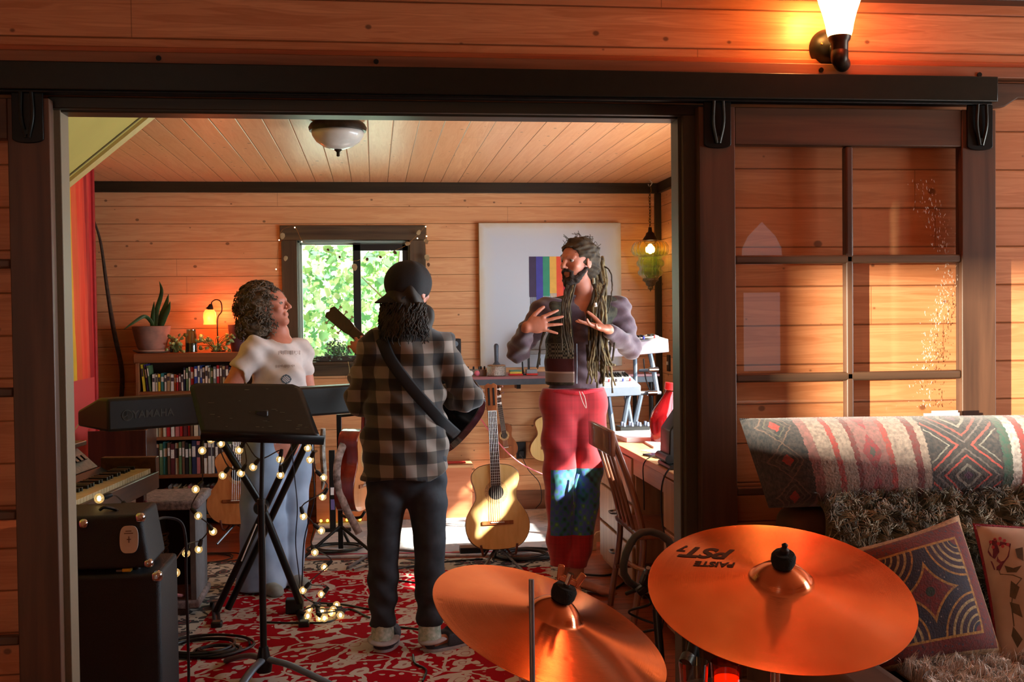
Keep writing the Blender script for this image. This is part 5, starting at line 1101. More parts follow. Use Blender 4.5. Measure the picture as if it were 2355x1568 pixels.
# electric piano along the red wall, turned slightly
pa = math.radians(-7); PM = rotz(pa); p0 = V((-1.42, 4.36, 0)); pt_ = lambda x, y, z: p0+PM @ V((x, y, z))
T = Thing('electric_piano', 'vintage brown electric piano with its control panel, along the red wall', 'electric piano', pt_(0, .5, 0))
m_pw = woodm('walnut_piano_case', (96, 62, 42), (66, 42, 28), 'Y', rough=.4)
L_ = 1.06
T.part('case', MB().box(pt_(.02, L_/2, .69), (.50, L_, .08), PM), m_pw, bevel=.004)
for x in (-.18, .2):
    for y in (.05, L_-.05): T.part('leg', MB().box(pt_(x, y, .325), (.04, .04, .65), PM), m_pw, bevel=.003)
T.part('control_panel', MB().box(pt_(-.06, L_/2, .80), (.13, L_-.06, .012), PM @ rotm('Y', .75)), mat('mottled_grey_panel', (92, 84, 76), .5, rgb2=(120, 108, 98), scale=60), bevel=.002)
T.part('trim_strip', MB().box(pt_(.0, L_/2, .752), (.012, L_-.06, .006), PM), mat('ivory_strip', (214, 200, 160), .4), smooth=0)
T.part('fallboard', MB().box(pt_(.02, L_/2, .742), (.04, L_-.06, .02), PM @ rotm('Y', .5)), mat('slate_fallboard', (52, 62, 70), .4))
for i in range(12): T.part('switch', MB().box(pt_(-.05, .12+i*.05+(.3 if i > 5 else 0), .812), (.03, .028, .008), PM @ rotm('Y', .75)), m_blk)
T.part('lid', MB().box(pt_(-.17, L_/2, .87), (.20, L_, .022), PM), m_pw, bevel=.004); T.part('lid_back', MB().box(pt_(-.25, L_/2, .80), (.03, L_, .14), PM), m_pw)
T.part('cheek_block', MB().box(pt_(.14, L_-.02, .765), (.26, .05, .075), PM), m_pw, bevel=.004); T.part('cheek_block', MB().box(pt_(.14, .02, .765), (.26, .05, .075), PM), m_pw, bevel=.004)
for i in range(30):
    y = .06+i*(L_-.12)/30; T.part('white_key', MB().box(pt_(.185, y+(L_-.12)/60, .740), (.13, (L_-.12)/30*.92, .022), PM), mat('ivory_key', (206, 190, 144), .3, var=.06), bevel=.001)
    if i % 7 not in (2, 6) and i < 29: T.part('black_key', MB().box(pt_(.145, y+(L_-.12)/30, .756), (.08, (L_-.12)/30*.5, .02), PM), m_blk, bevel=.001)
sheet('newspaper', 'crumpled grey paper lying on the electric piano\'s lid', pt_(-.14, .8, .8815), .2, .3, .006, .3, mat('grey_newsprint', (120, 108, 100), .8), 'paper')
sheet('paper_sheet', 'thin white sheet leaning over the piano behind the keyboard', pt_(-.14, 1.0, .884), .004, .14, .16, .2, m_paper, 'paper').rotation_euler = (0, .6, .2)
T2 = Thing('wooden_crate', 'small open wooden crate beside the bookcase behind the piano', 'crate', (-1.45, 6.9, 0)); 
T2.part('panel', MB().span((-1.72, 6.88, 0), (-1.38, 6.9, .78)), m_rosew, bevel=.002); T2.part('panel', MB().span((-1.4, 6.9, 0), (-1.38, 7.2, .78)), m_rosew, bevel=.002); T2.part('panel', MB().span((-1.72, 7.18, 0), (-1.38, 7.2, .78)), m_rosew, bevel=.002)
# scratching post
c0, c1 = P(335, 1165, 5.55), P(437, 1395, 5.5)
T = Thing('scratching_post', 'carpeted cat scratching post wound with frayed rope', 'scratching post', (-1.03, 5.65, 0)); mcp = mat('worn_grey_carpet', (104, 92, 90), .95, rgb2=(150, 130, 126), scale=60, bump=.8)
T.part('base', MB().span((-1.2, 5.45, .045), (-.86, 5.85, .085)), mcp, bevel=.012); T.part('plinth', MB().span((-1.18, 5.46, .0), (-.92, 5.84, .045)), m_rosew, bevel=.003)
T.part('platform', MB().span((-1.25, 5.43, .53), (-.85, 5.85, .575)), mcp, bevel=.014, seg=3)
T.part('side_panel', MB().span((-.90, 5.47, .085), (-.875, 5.83, .53)), mat('grey_edged_panel', (110, 108, 110), .8)); T.part('back_panel', MB().span((-1.12, 5.80, .085), (-.9, 5.82, .53)), mat('dark_box_inside', (44, 40, 32), .9))
T.part('post', MB().cyl((-1.07, 5.6, .085), (-1.07, 5.6, .53), .035, n=20), mat('dark_box_inside', (44, 40, 32)))
b = MB(); b.tube([V((-1.07+(.040+.004*math.sin(i*.9))*math.cos(i*.5), 5.6+.041*math.sin(i*.5), .20+.20*i/250+.004*math.sin(i*1.7))) for i in range(250)], .005, 6)
T.part('rope', b, mat('frayed_sisal_rope', (110, 92, 70), .9, var=.3, scale=90, bump=.5)); b = MB(); r = random.Random(4)
for i in range(14): b.tube(spline([(-1.07+r.uniform(-.03, .04), 5.56, .28), (-1.05+r.uniform(-.03, .06), 5.54, .22), (-1.05+r.uniform(-.05, .08), 5.54, .12+r.uniform(0, .08))], 4), .0016, 4)
k = T.part('frayed_ends', b, mat('frayed_sisal_rope', (110, 92, 70))); k['kind'] = 'stuff'
cable('cable', 'red cloth-covered cable running down beside the scratching post', [P(335, 1152, 5.3), P(345, 1180, 5.2), P(352, 1230, 5.1), P(362, 1290, 5.1), P(380, 1340, 5.1), P(400, 1365, 5.15), PZ(430, 1370, .03)], .008, mat('red_braided_cloth', (150, 70, 76), .7, rgb2=(190, 130, 130), scale=90))
cable('cable', 'black microphone cable hanging in a long vertical drop beside the amplifier', [P(345, 1200, 4.1), P(380, 1190, 4.25), P(415, 1200, 4.3), P(427, 1240, 4.3), P(428, 1320, 4.3), P(431, 1420, 4.3), P(434, 1540, 4.3), V((-.715, 4.25, .02))], .0055, m_cord)
# floor cables
def coil(label, c, R, n, seed, r=.0045, m=None, z=.024, el=.8):
    rr = random.Random(seed); pts = []; c = V(c)
    for i in range(n*9):
        a = i*2*math.pi/9; k = R*(1+.22*math.sin(i*.37+seed)+rr.uniform(-.05, .05)); pts.append(V((c.x+k*math.cos(a), c.y+k*el*math.sin(a), z+.005*abs(math.sin(i*.21))*2)))
    return cable('cable_coil', label, pts, r, m or m_cord, 3, 'cable')
coil('loose black cable coil on the rug at the photo\'s lower left', PZ(470, 1500), .17, 4, 1, .006)
coil('tight black cable loop beside the music stand\'s left leg', PZ(500, 1510), .085, 3, 2, .007)
coil('tangled dark cables on the floor right of the woman\'s jeans', PZ(775, 1270), .15, 5, 3, .005)
coil('heap of dark cables on the pale rug right of the classical guitar', PZ(1205, 1285), .17, 6, 4, .006)
coil('dark cable rings on the orange floor by the bookcase', PZ(480, 1288), .17, 3, 5, .004, z=.006)
for i, (lb, pts) in enumerate((('black cable crossing the rug behind the plaid man\'s legs', [(720, 1385), (790, 1390), (850, 1400), (905, 1400)]), ('dark cable snaking past the plaid man\'s left slipper', [(905, 1440), (950, 1445), (985, 1450)]), ('black cable coming out under the right slipper', [(950, 1505), (955, 1525), (980, 1540), (972, 1566)]), ('dark cable running over the border of the rug', [(860, 1330), (920, 1335), (960, 1340)]), ('thin cable lying across the sunlit rug', [(900, 1310), (960, 1300), (1040, 1290), (1110, 1285)]), ('long thin cable on the crimson rug by the bulb pile', [(600, 1430), (680, 1432), (760, 1428), (800, 1400), (850, 1420)]))):
    q = [PZ(x, y, .021) for x, y in pts]; cable('cable', lb, q, .0045, m_cord)
for lb, pts in (('black cable arching along the plank floor by the bare feet', [(1330, 1320, .008), (1400, 1322, .008), (1450, 1300, .008), (1500, 1270, .008)]), ('second black cable curling towards the desk leg', [(1345, 1355, .008), (1400, 1358, .008), (1440, 1335, .008), (1470, 1300, .008), (1480, 1280, .008)])): cable('cable', lb, [PZ(x, y, z) for x, y, z in pts], .006, m_cord)
T = Thing('boom_stand', 'collapsed silver and black boom stand lying on the floor by the rug border', 'boom stand', PZ(850, 1300)); a, b_, e = PZ(800, 1305, .03), PZ(870, 1262, .03), PZ(960, 1268, .03)
T.part('tube', MB().cyl(a, b_, .009, n=10), m_steel); T.part('tube', MB().cyl(PZ(812, 1310, .03), PZ(880, 1285, .03), .008, n=10), m_chrome); T.part('boom', MB().cyl(PZ(885, 1262, .03), e, .008, n=10), m_steel); T.part('clutch', MB().cyl(e, e+(e-PZ(885, 1262, .03)).normalized()*.06, .014, n=12), m_blk)
q = PZ(1090, 1275); T = Thing('pedal', 'flat black pedal on the pale rug under the classical guitar', 'pedal', q); T.part('plate', MB().box(q+V((0, .02, .03)), (.17, .09, .035)), m_blk, bevel=.004); T.part('switch', MB().cyl(q+V((.03, .02, .047)), q+V((.03, .02, .056)), .01, n=12), m_chrome)
cable('cable', 'pink-red cable sagging across the back wall behind the guitar', [P(1090, 940, 7.6), P(1112, 972, 7.6), P(1140, 1010, 7.6), P(1190, 1060, 7.6), P(1252, 1092, 7.6), P(1330, 1120, 7.4), P(1402, 1108, 7.2)], .005, mat('pink_red_cord', (210, 90, 100), .5, var=0))
cable('cable', 'black wire trailing from the wall outlet down to the baseboard', [P(1198, 1045, 8.06), P(1215, 1080, 8.06), P(1240, 1110, 8.06), P(1245, 1150, 8.06), V((1.17, 8.04, .016))], .003, m_cord)
# warm light strip on the floor behind the mahogany guitar
T = Thing('string_lights', 'short row of warm little lights lying along the chest\'s foot', 'string lights', P(780, 1187, 7.75)); b = MB()
for i in range(7): q = P(738+i*15, 1187+(i % 2)*3, 7.74); q.z = .035; T.part('bulb', MB().ball(q, .010, 8), emitm('amber_mini_bulb', (255, 200, 60), 5), smooth=180)
q = P(738, 1187, 7.74); q.z = .022; e = P(830, 1187, 7.74); e.z = .022; T.part('cord', MB().tube([q, e], .005, 6), mat('gold_braid', (180, 150, 40), .4, .5))
# ================================================================ PEOPLE
def nv(v): return V(v).normalized()
def A(v): return np.array(tuple(v), float)
def add_head(s, c, fwd, up, k=1.0, female=False):
    c, fwd, up = V(c), nv(fwd), nv(up); lat = fwd.cross(up).normalized(); up = lat.cross(fwd).normalized(); M = frame(lat, fwd, up)
    p = lambda l, f, u: A(c+(lat*l+fwd*f+up*u)*k)
    s.ell(p(0, -.012, .028), (.074*k, .094*k, .086*k), M, .01)
    s.cap(p(0, .022, .012), p(0, .036, -.062), .060*k, .040*k, .02)
    s.cap(p(-.035, .01, -.05), p(0, .062, -.092), .024*k, .017*k, .02); s.cap(p(.035, .01, -.05), p(0, .062, -.092), .024*k, .017*k, .02)
    s.ell(p(0, .068, -.092), (.022*k, .016*k, .016*k), M, .014)
    for sg in (-1, 1):
        s.ell(p(sg*.040, .058, -.018), (.020*k, .018*k, .018*k), M, .018)
        s.ell(p(sg*.031, .094, .012), (.017*k, .016*k, .011*k), M, .010, op='sub')
        s.cap(p(sg*.012, .082, .031), p(sg*.046, .068, .030), .009*k, .007*k, .008)
        s.ell(p(sg*.078, -.008, -.005), (.007*k, .019*k, .031*k), M, .006); s.ell(p(sg*.086, -.002, -.002), (.004*k, .010*k, .017*k), M, .004, op='sub')
        s.ell(p(sg*.012, .094, -.026), (.007*k, .009*k, .007*k), M, .005)
    s.cap(p(0, .084, .022), p(0, .108, -.018), .0075*k, .0120*k, .009)
    s.cap(p(-.042, .0735, .019), p(-.020, .0795, .021), .0048*k, .0048*k, .003); s.cap(p(.042, .0735, .019), p(.020, .0795, .021), .0048*k, .0048*k, .003)
    s.cap(p(-.016, .080, -.048), p(.016, .080, -.048), .0065*k, .0065*k, .006); s.cap(p(-.013, .080, -.060), p(.013, .080, -.060), .007*k, .007*k, .006)
    s.cap(p(-.022, .092, -.0535), p(.022, .092, -.0535), .0022*k, .0022*k, .003, op='sub')
    return M, p
def eyes(T, p, k=1.):
    for sg in (-1, 1):
        e = T.part('eye', MB().ball(V(p(sg*.031, .0705, .012)), .0122*k, 14), mat('eye_white', (150, 138, 128), .2, var=0), smooth=180)
        T.part('iris', MB().ball(V(p(sg*.031, .0778, .011)), .0062*k, 12), mat('dark_iris', (36, 28, 22), .15, var=0), parent=e, smooth=180)
def add_hand(s, w, d, n, side, fsp=(.30, .08, -.12, -.34), curl=(.25,)*4, thumb=(.55, .75, .25), k=1., lens=(.070, .079, .073, .057)):
    """wrist w, finger direction d, palm normal n; thumb lies on side*(d x n)"""
    w, d, n = V(w), nv(d), V(n); n = (n-d*n.dot(d)).normalized(); t = d.cross(n).normalized()*side; P_ = lambda a, b, c: A(w+(d*a+t*b+n*c)*k)
    s.cap(P_(0, 0, 0), P_(.03, 0, 0), .024*k, .027*k, .012, sq=(A(n), .62))
    s.ell(P_(.05, -.001, .0), (.046*k, .040*k, .0155*k), frame(d, t, n), .010)
    s.cap(P_(.082, .027, 0), P_(.078, -.028, 0), .0115*k, .010*k, .006)
    for i in range(4):
        y = (.030, .010, -.011, -.031)[i]; q = w+(d*(.084, .088, .085, .077)[i]+t*y)*k; a = fsp[i]; dd = (d*math.cos(a)+t*math.sin(a)).normalized(); L = lens[i]*k
        r0 = (.0088, .0090, .0086, .0078)[i]*k; c = 0
        for j, (fr, cu) in enumerate(((.44, .35), (.31, .9), (.25, .8))):
            c += curl[i]*cu; v = (dd*math.cos(c)+n*math.sin(c)); q2 = q+v*L*fr*1.08; s.cap(A(q), A(q2), r0*(1-.10*j), r0*(1-.10*(j+1)), .003 if j else .006); q = q2
    q = w+(d*.022+t*.026+n*.004)*k; v = nv(d*thumb[0]+t*thumb[1]+n*thumb[2]); q2 = q+v*.042*k; s.cap(A(q), A(q2), .0135*k, .0108*k, .008)
    v2 = nv(v*.9+d*.35); q3 = q2+v2*.032*k; s.cap(A(q2), A(q3), .0105*k, .0095*k, .003); q4 = q3+nv(v2+d*.2)*.023*k; s.cap(A(q3), A(q4), .0095*k, .0078*k, .003)
m_skin = mat('sun_tanned_skin', (176, 112, 88), .5, var=.08, scale=30, sub=.08); m_skin2 = mat('fair_ruddy_skin', (204, 134, 112), .5, var=.08, scale=30, sub=.08)
def fold(ax, ay, az, amp, ph=0.):
    return lambda x, y, z: amp*(np.sin(ax*x+ay*y+az*z+ph+1.3*np.sin(11*z+5*x))+.6*np.sin(-.7*ax*x+1.3*az*z+ay*y*.5+ph*2+1.7*np.sin(9*x+4*y)))
# ---------------------------------------------------------------- man in red trousers and long dreadlocks
YD = 5.70
d_ = lambda px_, py_, dy=0.: P(px_, py_, YD+dy)
T = Thing('person', 'person with long dreadlocks, dark vest and red trousers, gesturing with both hands', 'person', (d_(1300, 1330).x, 5.7, 0))
s = SDF(A(d_(1150, 1360))+np.array([0, -.50, -.1]), (d_(1490, 500).x, YD+.22, d_(1300, 515).z), .0046)
s.lo[2] = -.01 if False else s.lo[2]
hd = d_(1327, 604, -.02); hf = nv((-.80, -.60, -.03)); hu = nv((-.03, -.0, 1))
_, hp = add_head(s, hd, hf, hu, 1.0)
nk = d_(1345, 688, .03); s.chain([A(hd+V((.012, .03, -.06))), A(nk), A(d_(1338, 730, .02))], [.053, .056, .075], .03)
shL, shR = d_(1250, 715, 0), d_(1420, 712, .03)
s.cap(A(shL), A(shR), .058, .058, .04, sq=((0, 1, 0), 1.15))
s.chain([A(d_(1335, 745, .02)), A(d_(1325, 800, .02)), A(d_(1322, 860, .02)), A(d_(1320, 925, .02))], [.128, .122, .108, .100], .04, sq=((0, 1, 0), .78))
elL, elR = d_(1192, 806, -.04), d_(1449, 800, -.02); wrL, wrR = d_(1212, 752, -.25), d_(1398, 757, -.24)
s.chain([A(shL), A(elL)], [.054, .042], .03); s.chain([A(shR), A(elR)], [.054, .042], .03)
s.chain([A(elL), A(mix3(elL, wrL, .35)), A(wrL)], [.041, .040, .026], .015); s.chain([A(elR), A(mix3(elR, wrR, .35)), A(wrR)], [.041, .040, .026], .015)
add_hand(s, wrL, (.92, -.12, .20), (.1, .95, -.1), 1, fsp=(.20, .02, -.14, -.48), curl=(.15, .12, .2, .1), thumb=(.75, .70, .45), k=1.08)
add_hand(s, wrR, (-.80, -.38, .18), (-.2, -.35, .9), 1, fsp=(.25, .05, -.2, -.62), curl=(-.05, .1, .35, .3), thumb=(.55, .7, .55), k=1.05)
hipL, hipR = d_(1288, 930, .02), d_(1352, 930, .02); knL, knR = d_(1290, 1140, .0), d_(1346, 1135, .03); anL, anR = d_(1300, 1312, .05), d_(1326, 1306, -.02)
s.cap(A(hipL), A(hipR), .088, .088, .03, sq=((0, 1, 0), .95))
for h_, k_, a_ in ((hipL, knL, anL), (hipR, knR, anR)):
    a_.z = .09; s.chain([A(h_), A(mix3(h_, k_, .5)), A(k_), A(mix3(k_, a_, .35)), A(a_)], [.080, .070, .054, .052, .034], .02)
for a_, tp in ((anL, V((.02, -.13, 0))), (anR, V((.12, -.15, 0)))):
    h_ = V((a_.x, a_.y+.03, .034)); t_ = V((a_.x, a_.y, .03))+tp; s.cap(A(a_), A(h_), .034, .032, .02); s.cap(A(h_), A(V((t_.x, t_.y, .026))), .032, .026, .02, sq=((0, 0, 1), .8)); s.cap(A(t_-V((.015, 0, .004))), A(t_+tp.normalized()*.05+V((0, 0, -.008))), .024, .014, .015, sq=((0, 0, 1), .7)); s.cap(A(t_+V((.018, 0, -.004))), A(t_+tp.normalized()*.04+V((.02, 0, -.01))), .02, .012, .015, sq=((0, 0, 1), .7))
s.cut(lambda x, y, z: (.004-z)+0*x+0*y)
s.obj('body', m_skin, T, relax=1); eyes(T, hp)
# long-sleeved shirt
m_shirt = mat('mauve_brown_jersey', (72, 54, 64), .85, var=.12, scale=50, bump=.2, sheen=.3)
s2 = SDF(s.lo, np.array([s.ax[i][-1] for i in range(3)]), .0062)
s2.cap(A(shL), A(shR), .068, .068, .04, sq=((0, 1, 0), 1.2))
s2.chain([A(d_(1335, 745, .02)), A(d_(1325, 800, .02)), A(d_(1322, 855, .02)), A(d_(1320, 898, .02))], [.140, .140, .130, .135], .05, sq=((0, 1, 0), .80))
s2.cap(A(d_(1340, 712, .03)), A(d_(1340, 740, .03)), .062, .10, .04)
for sh_, el_, wr_ in ((shL, elL, wrL), (shR, elR, wrR)):
    s2.chain([A(sh_), A(mix3(sh_, el_, .5)), A(el_), A(mix3(el_, wr_, .5)), A(mix3(el_, wr_, .88))], [.066, .060, .056, .047, .036], .025)
s2.wobble(fold(52, 22, 74, .0046))
hz_ = d_(1320, 893).z
s2.cut(lambda x, y, z: np.where((abs(x-d_(1320, 893).x) < .3), hz_-z+.006*np.sin(20*x), -1)+0*y)
nkp = A(d_(1338, 705, -.02)); s2.cut(lambda x, y, z: .052-np.sqrt((x-nkp[0])**2+((y-nkp[1])*.8)**2+((z-nkp[2])*.75)**2))
# open V at the throat
vx, vz = d_(1345, 700).x, d_(1345, 750).z
s2.cut(lambda x, y, z: np.minimum(np.minimum((z-vz)*.24-abs(x-vx), (YD-.0)-y), .02))
s2.obj('shirt', m_shirt, T, relax=1)
# vest
mv, t, bb = base_mat('dark_embroidered_vest'); g = t.nodes.new('ShaderNodeNewGeometry'); sp_ = t.nodes.new('ShaderNodeSeparateXYZ'); lk(t, g.outputs['Position'], sp_.inputs[0]); Z_ = sp_.outputs[2]
zv = lambda y: d_(1290, y, -.15).z
ch = t.nodes.new('ShaderNodeTexChecker'); ch.inputs['Scale'].default_value = 90; ch.inputs[1].default_value = lin((118, 116, 96)); ch.inputs[2].default_value = lin((34, 36, 30)); lk(t, g.outputs['Position'], ch.inputs['Vector'])
n = t.nodes.new('ShaderNodeTexNoise'); n.inputs['Scale'].default_value = 40; lk(t, g.outputs['Position'], n.inputs['Vector'])
base_ = ramp(t, n.outputs[0], [(.35, lin((30, 30, 24))), (.7, lin((66, 62, 44)))])
band = lambda a, b_: mathn(t, 'MULTIPLY', mathn(t, 'GREATER_THAN', Z_, zv(b_)), mathn(t, 'LESS_THAN', Z_, zv(a)))
c_ = mixc(t, band(790, 826), base_, ch.outputs[0]); c_ = mixc(t, band(826, 858), c_, lin((70, 26, 30))); c_ = mixc(t, band(858, 881), c_, lin((128, 112, 104))); c_ = mixc(t, band(856, 860), c_, lin((170, 150, 140)))
lk(t, c_, bb.inputs['Base Color']); bb.inputs['Roughness'].default_value = .9
s3 = SDF(A(d_(1215, 905))+np.array([0, -.25, 0]), (d_(1450, 650).x, YD+.25, d_(1300, 655).z), .006)
s3.cap(A(mix3(shL, shR, .12)), A(mix3(shL, shR, .88)), .074, .074, .04, sq=((0, 1, 0), 1.2))
s3.chain([A(d_(1335, 745, .02)), A(d_(1325, 800, .02)), A(d_(1322, 850, .02)), A(d_(1320, 878, .02))], [.152, .152, .145, .148], .05, sq=((0, 1, 0), .86))
s3.wobble(fold(30, 12, 40, .003, 1.))
z0_ = d_(1320, 884).z; s3.cut(lambda x, y, z: z0_-z+0*x+0*y)
s3.cut(lambda x, y, z: .066-np.sqrt((x-nkp[0])**2+((y-nkp[1]-.01)*.8)**2+((z-nkp[2])*.8)**2))
xa_, xb_ = d_(1326, 850, -.15).x, d_(1392, 850, -.15).x; ztop = d_(1300, 700).z
s3.cut(lambda x, y, z: np.minimum(np.minimum(x-(xa_+np.clip((z-.95)*-.02, -1, 1)), xb_-x), YD-.02-y)+0*z)
for e_ in (shL, shR):
    ee = A(mix3(e_, (shL+shR)/2, -.30)); s3.cut(lambda x, y, z: .078-np.sqrt(((x-ee[0]))**2+((z-ee[2]+.03)*.7)**2)+0*y)
o = s3.obj('vest', mv, T, relax=1)
T.part('vest_zip', MB().tube([d_(1326, 790, -.165), d_(1327, 840, -.170), d_(1326, 882, -.170)], .0028, 6), m_steel, parent=o)
# trousers
mt_, t, bb = base_mat('red_woven_trousers'); g = t.nodes.new('ShaderNodeNewGeometry'); sp_ = t.nodes.new('ShaderNodeSeparateXYZ'); lk(t, g.outputs['Position'], sp_.inputs[0]); X_, Z_ = sp_.outputs[0], sp_.outputs[2]
st_ = t.nodes.new('ShaderNodeTexNoise'); st_.noise_dimensions = '1D'; st_.inputs['Scale'].default_value = 60; lk(t, X_, st_.inputs['W'])
st2 = t.nodes.new('ShaderNodeTexNoise'); st2.noise_dimensions = '1D'; st2.inputs['Scale'].default_value = 45; lk(t, Z_, st2.inputs['W'])
red = mixc(t, mathn(t, 'MULTIPLY_ADD', st2.outputs[0], .4, mathn(t, 'MULTIPLY', st_.outputs[0], .6)), lin((104, 8, 16)), lin((196, 32, 46)))
wv = t.nodes.new('ShaderNodeTexNoise'); wv.inputs['Scale'].default_value = 16; wv.inputs['Detail'].default_value = 1; lk(t, g.outputs['Position'], wv.inputs['Vector'])
chk = mathn(t, 'MULTIPLY', mathn(t, 'SINE', mathn(t, 'MULTIPLY', X_, 150)), mathn(t, 'SINE', mathn(t, 'MULTIPLY', Z_, 110)))
patch = ramp(t, mathn(t, 'MULTIPLY_ADD', chk, .14, wv.outputs[0]), [(.2, lin((18, 40, 50))), (.42, lin((30, 110, 110))), (.55, lin((60, 84, 170))), (.72, lin((60, 120, 84))), (.86, lin((120, 170, 80)))])
zz1, zz2 = d_(1300, 1082, -.1).z, d_(1300, 1236, -.1).z; xc_ = d_(1325, 1100).x
e_ = mathn(t, 'MULTIPLY', mathn(t, 'GREATER_THAN', Z_, zz2), mathn(t, 'LESS_THAN', Z_, zz1)); e_ = mathn(t, 'MULTIPLY', e_, mathn(t, 'GREATER_THAN', X_, d_(1263, 1150).x))
lk(t, mixc(t, e_, red, patch), bb.inputs['Base Color']); bb.inputs['Roughness'].default_value = .85; bb.inputs['Sheen Weight'].default_value = .3
s4 = SDF(A(d_(1215, 1330))+np.array([0, -.22, -.02]), (d_(1430, 880).x, YD+.26, d_(1300, 880).z), .0062)
s4.cap(A(d_(1288, 930, .02)), A(d_(1352, 930, .02)), .108, .108, .04, sq=((0, 1, 0), .95)); s4.cap(A(d_(1292, 905, .02)), A(d_(1350, 905, .02)), .10, .10, .03, sq=((0, 1, 0), .95))
s4.chain([A(d_(1289, 945, .02)), A(d_(1287, 1020, .01)), A(d_(1287, 1140, 0)), A(d_(1291, 1240, .02)), A(d_(1296, 1298, .04))], [.102, .092, .078, .074, .076], .012)
s4.chain([A(d_(1352, 945, .02)), A(d_(1354, 1020, .02)), A(d_(1350, 1130, .03)), A(d_(1339, 1230, .0)), A(d_(1327, 1292, -.02))], [.098, .088, .070, .064, .058], .005)
s4.wobble(fold(34, 18, 26, .0045, 2.)); zc0, zc1 = d_(1300, 1302, 0).z, d_(1300, 892, 0).z
s4.cut(lambda x, y, z: np.maximum(zc0-z, z-zc1)+0*x+0*y)
tr_o = s4.obj('trousers', mt_, T, relax=1)
T.part('waistband', MB().tube([V((d_(1320, 899).x+.137*math.cos(a)*1.14, YD+.02+.117*math.sin(a), d_(1320, 899).z+.004*math.sin(a*5))) for a in [i*math.pi/18 for i in range(37)]], .011, 8), mat('gathered_red_waistband', (190, 36, 50), .85, bump=.5, scale=120), parent=tr_o)
T.part('drawstring', MB().tube(spline([d_(1332, 900, -.135), d_(1340, 925, -.14), d_(1348, 938, -.145), d_(1345, 915, -.14), d_(1338, 901, -.135)], 5), .0028, 6), mat('pale_cord', (214, 170, 160), .8), parent=tr_o)
T.part('leg_drape', MB().tube(spline([d_(1330, 1090, -.10), d_(1322, 1120, -.11), d_(1322, 1160, -.10)], 4), .008, 6), mt_, parent=tr_o)
# hair mass, beard, dreadlocks
m_hair = mat('dark_ash_brown_dreadlock', (38, 32, 24), .9, rgb2=(72, 60, 42), scale=34, bump=.7); m_dread = mat('sun_bleached_dreadlock', (58, 50, 36), .9, rgb2=(134, 120, 84), scale=26, bump=.8)
s5 = SDF(A(hd)-.19, A(hd)+np.array([.19, .19, .20]), .0052); hM = frame(hf.cross(hu).normalized(), hf, hu)
s5.ell(A(hd+hf*-.028+hu*.044), (.090, .108, .094), hM, .01); s5.ell(A(hd+hf*-.075+hu*-.005), (.075, .065, .085), hM, .03); s5.ell(A(hd+hf*-.10+hu*-.05), (.05, .05, .06), hM, .03)
s5.wobble(lambda x, y, z: .006*np.sin(70*x+8*np.sin(30*z))*np.sin(60*z+50*y)+.004*np.sin(120*z+40*x))
s5.cut(lambda x, y, z: np.minimum((x-hd.x)*hf.x+(y-hd.y)*hf.y+(z-hd.z)*hf.z-.052+.35*np.clip(-(z-hd.z-.075), -.1, .3)*0+0, .05-(z-hd.z-.012)*1.0+0)*1.0)
fa = A(hd+hf*.075+hu*.01); s5.cut(lambda x, y, z: .066-np.sqrt((x-fa[0])**2+(y-fa[1])**2+((z-fa[2])*.92)**2))
ho = s5.obj('hair', m_hair, T, relax=1)
sb = SDF(A(hd)-.17, A(hd)+.17, .0045); pb_ = lambda l, f, u: hp(l, f, u)
for sg in (-1, 1): sb.cap(pb_(sg*.062, .0, -.035), pb_(sg*.036, .048, -.088), .012, .022, .01)
sb.ell(pb_(0, .068, -.105), (.032, .028, .034), hM, .02); sb.cap(pb_(0, .06, -.118), pb_(0, .062, -.140), .020, .010, .015); sb.cap(pb_(-.026, .083, -.044), pb_(0, .094, -.036), .0065, .0075, .006); sb.cap(pb_(.026, .083, -.044), pb_(0, .094, -.036), .0065, .0075, .006)
sb.cap(pb_(-.03, .076, -.05), pb_(-.024, .072, -.085), .009, .012, .01); sb.cap(pb_(.03, .076, -.05), pb_(.024, .072, -.085), .009, .012, .01)
sb.wobble(lambda x, y, z: .0025*np.sin(190*x+20*np.sin(60*z))*np.sin(150*z+90*y)); sb.obj('beard', mat('dark_brown_beard', (44, 34, 28), .9, bump=.8, scale=150, var=.4), T, relax=0)
rg = random.Random(12)
def dread(pts, r0, r1, m):
    p = spline(pts, 7); n = len(p); return MB().tube([q+V((rg.uniform(-1, 1), rg.uniform(-1, 1), 0))*.0022 for q in p], [(r0+(r1-r0)*i/(n-1))*rg.uniform(.8, 1.2) for i in range(n)], 7)
back = hd+hf*-.10
for i in range(34):   # long bundle over his left shoulder (photo right)
    u = i/33; x0 = 1362+rg.uniform(-8, 24); ye = rg.uniform(830, 905) if i % 3 else rg.uniform(740, 820); dx = rg.uniform(-1, 1)
    y1 = -.10-.05*rg.random(); xm = 1372+30*(u-.4)+rg.uniform(-7, 7); xe = 1352+62*u+rg.uniform(-8, 8)
    T.part('dreadlock', dread([d_(x0, 600+rg.uniform(-15, 25), .03+.05*rg.random()), d_(x0+9, 655, -.01), d_(xm, 710, y1*.8), d_(xm+rg.uniform(-4, 6), 775, y1-.04), d_((xm+xe)/2+rg.uniform(-6, 6), 830, y1-.06), d_(xe, ye, y1-.055)], .0085, .005, None), m_dread if i % 3 else m_hair, parent=ho, smooth=180)
for i in range(6):    # strands hanging down the vest (photo left)
    x0 = 1290+i*3.5; T.part('dreadlock', dread([d_(x0+14, 655, -.08), d_(x0+4, 700, -.15), d_(x0+4+rg.uniform(-7, 7), 750, -.178), d_(x0+10+rg.uniform(-9, 9), 790+rg.uniform(-30, 30), -.182)], .0065, .004, None), m_dread if i == 4 else m_hair, parent=ho, smooth=180)
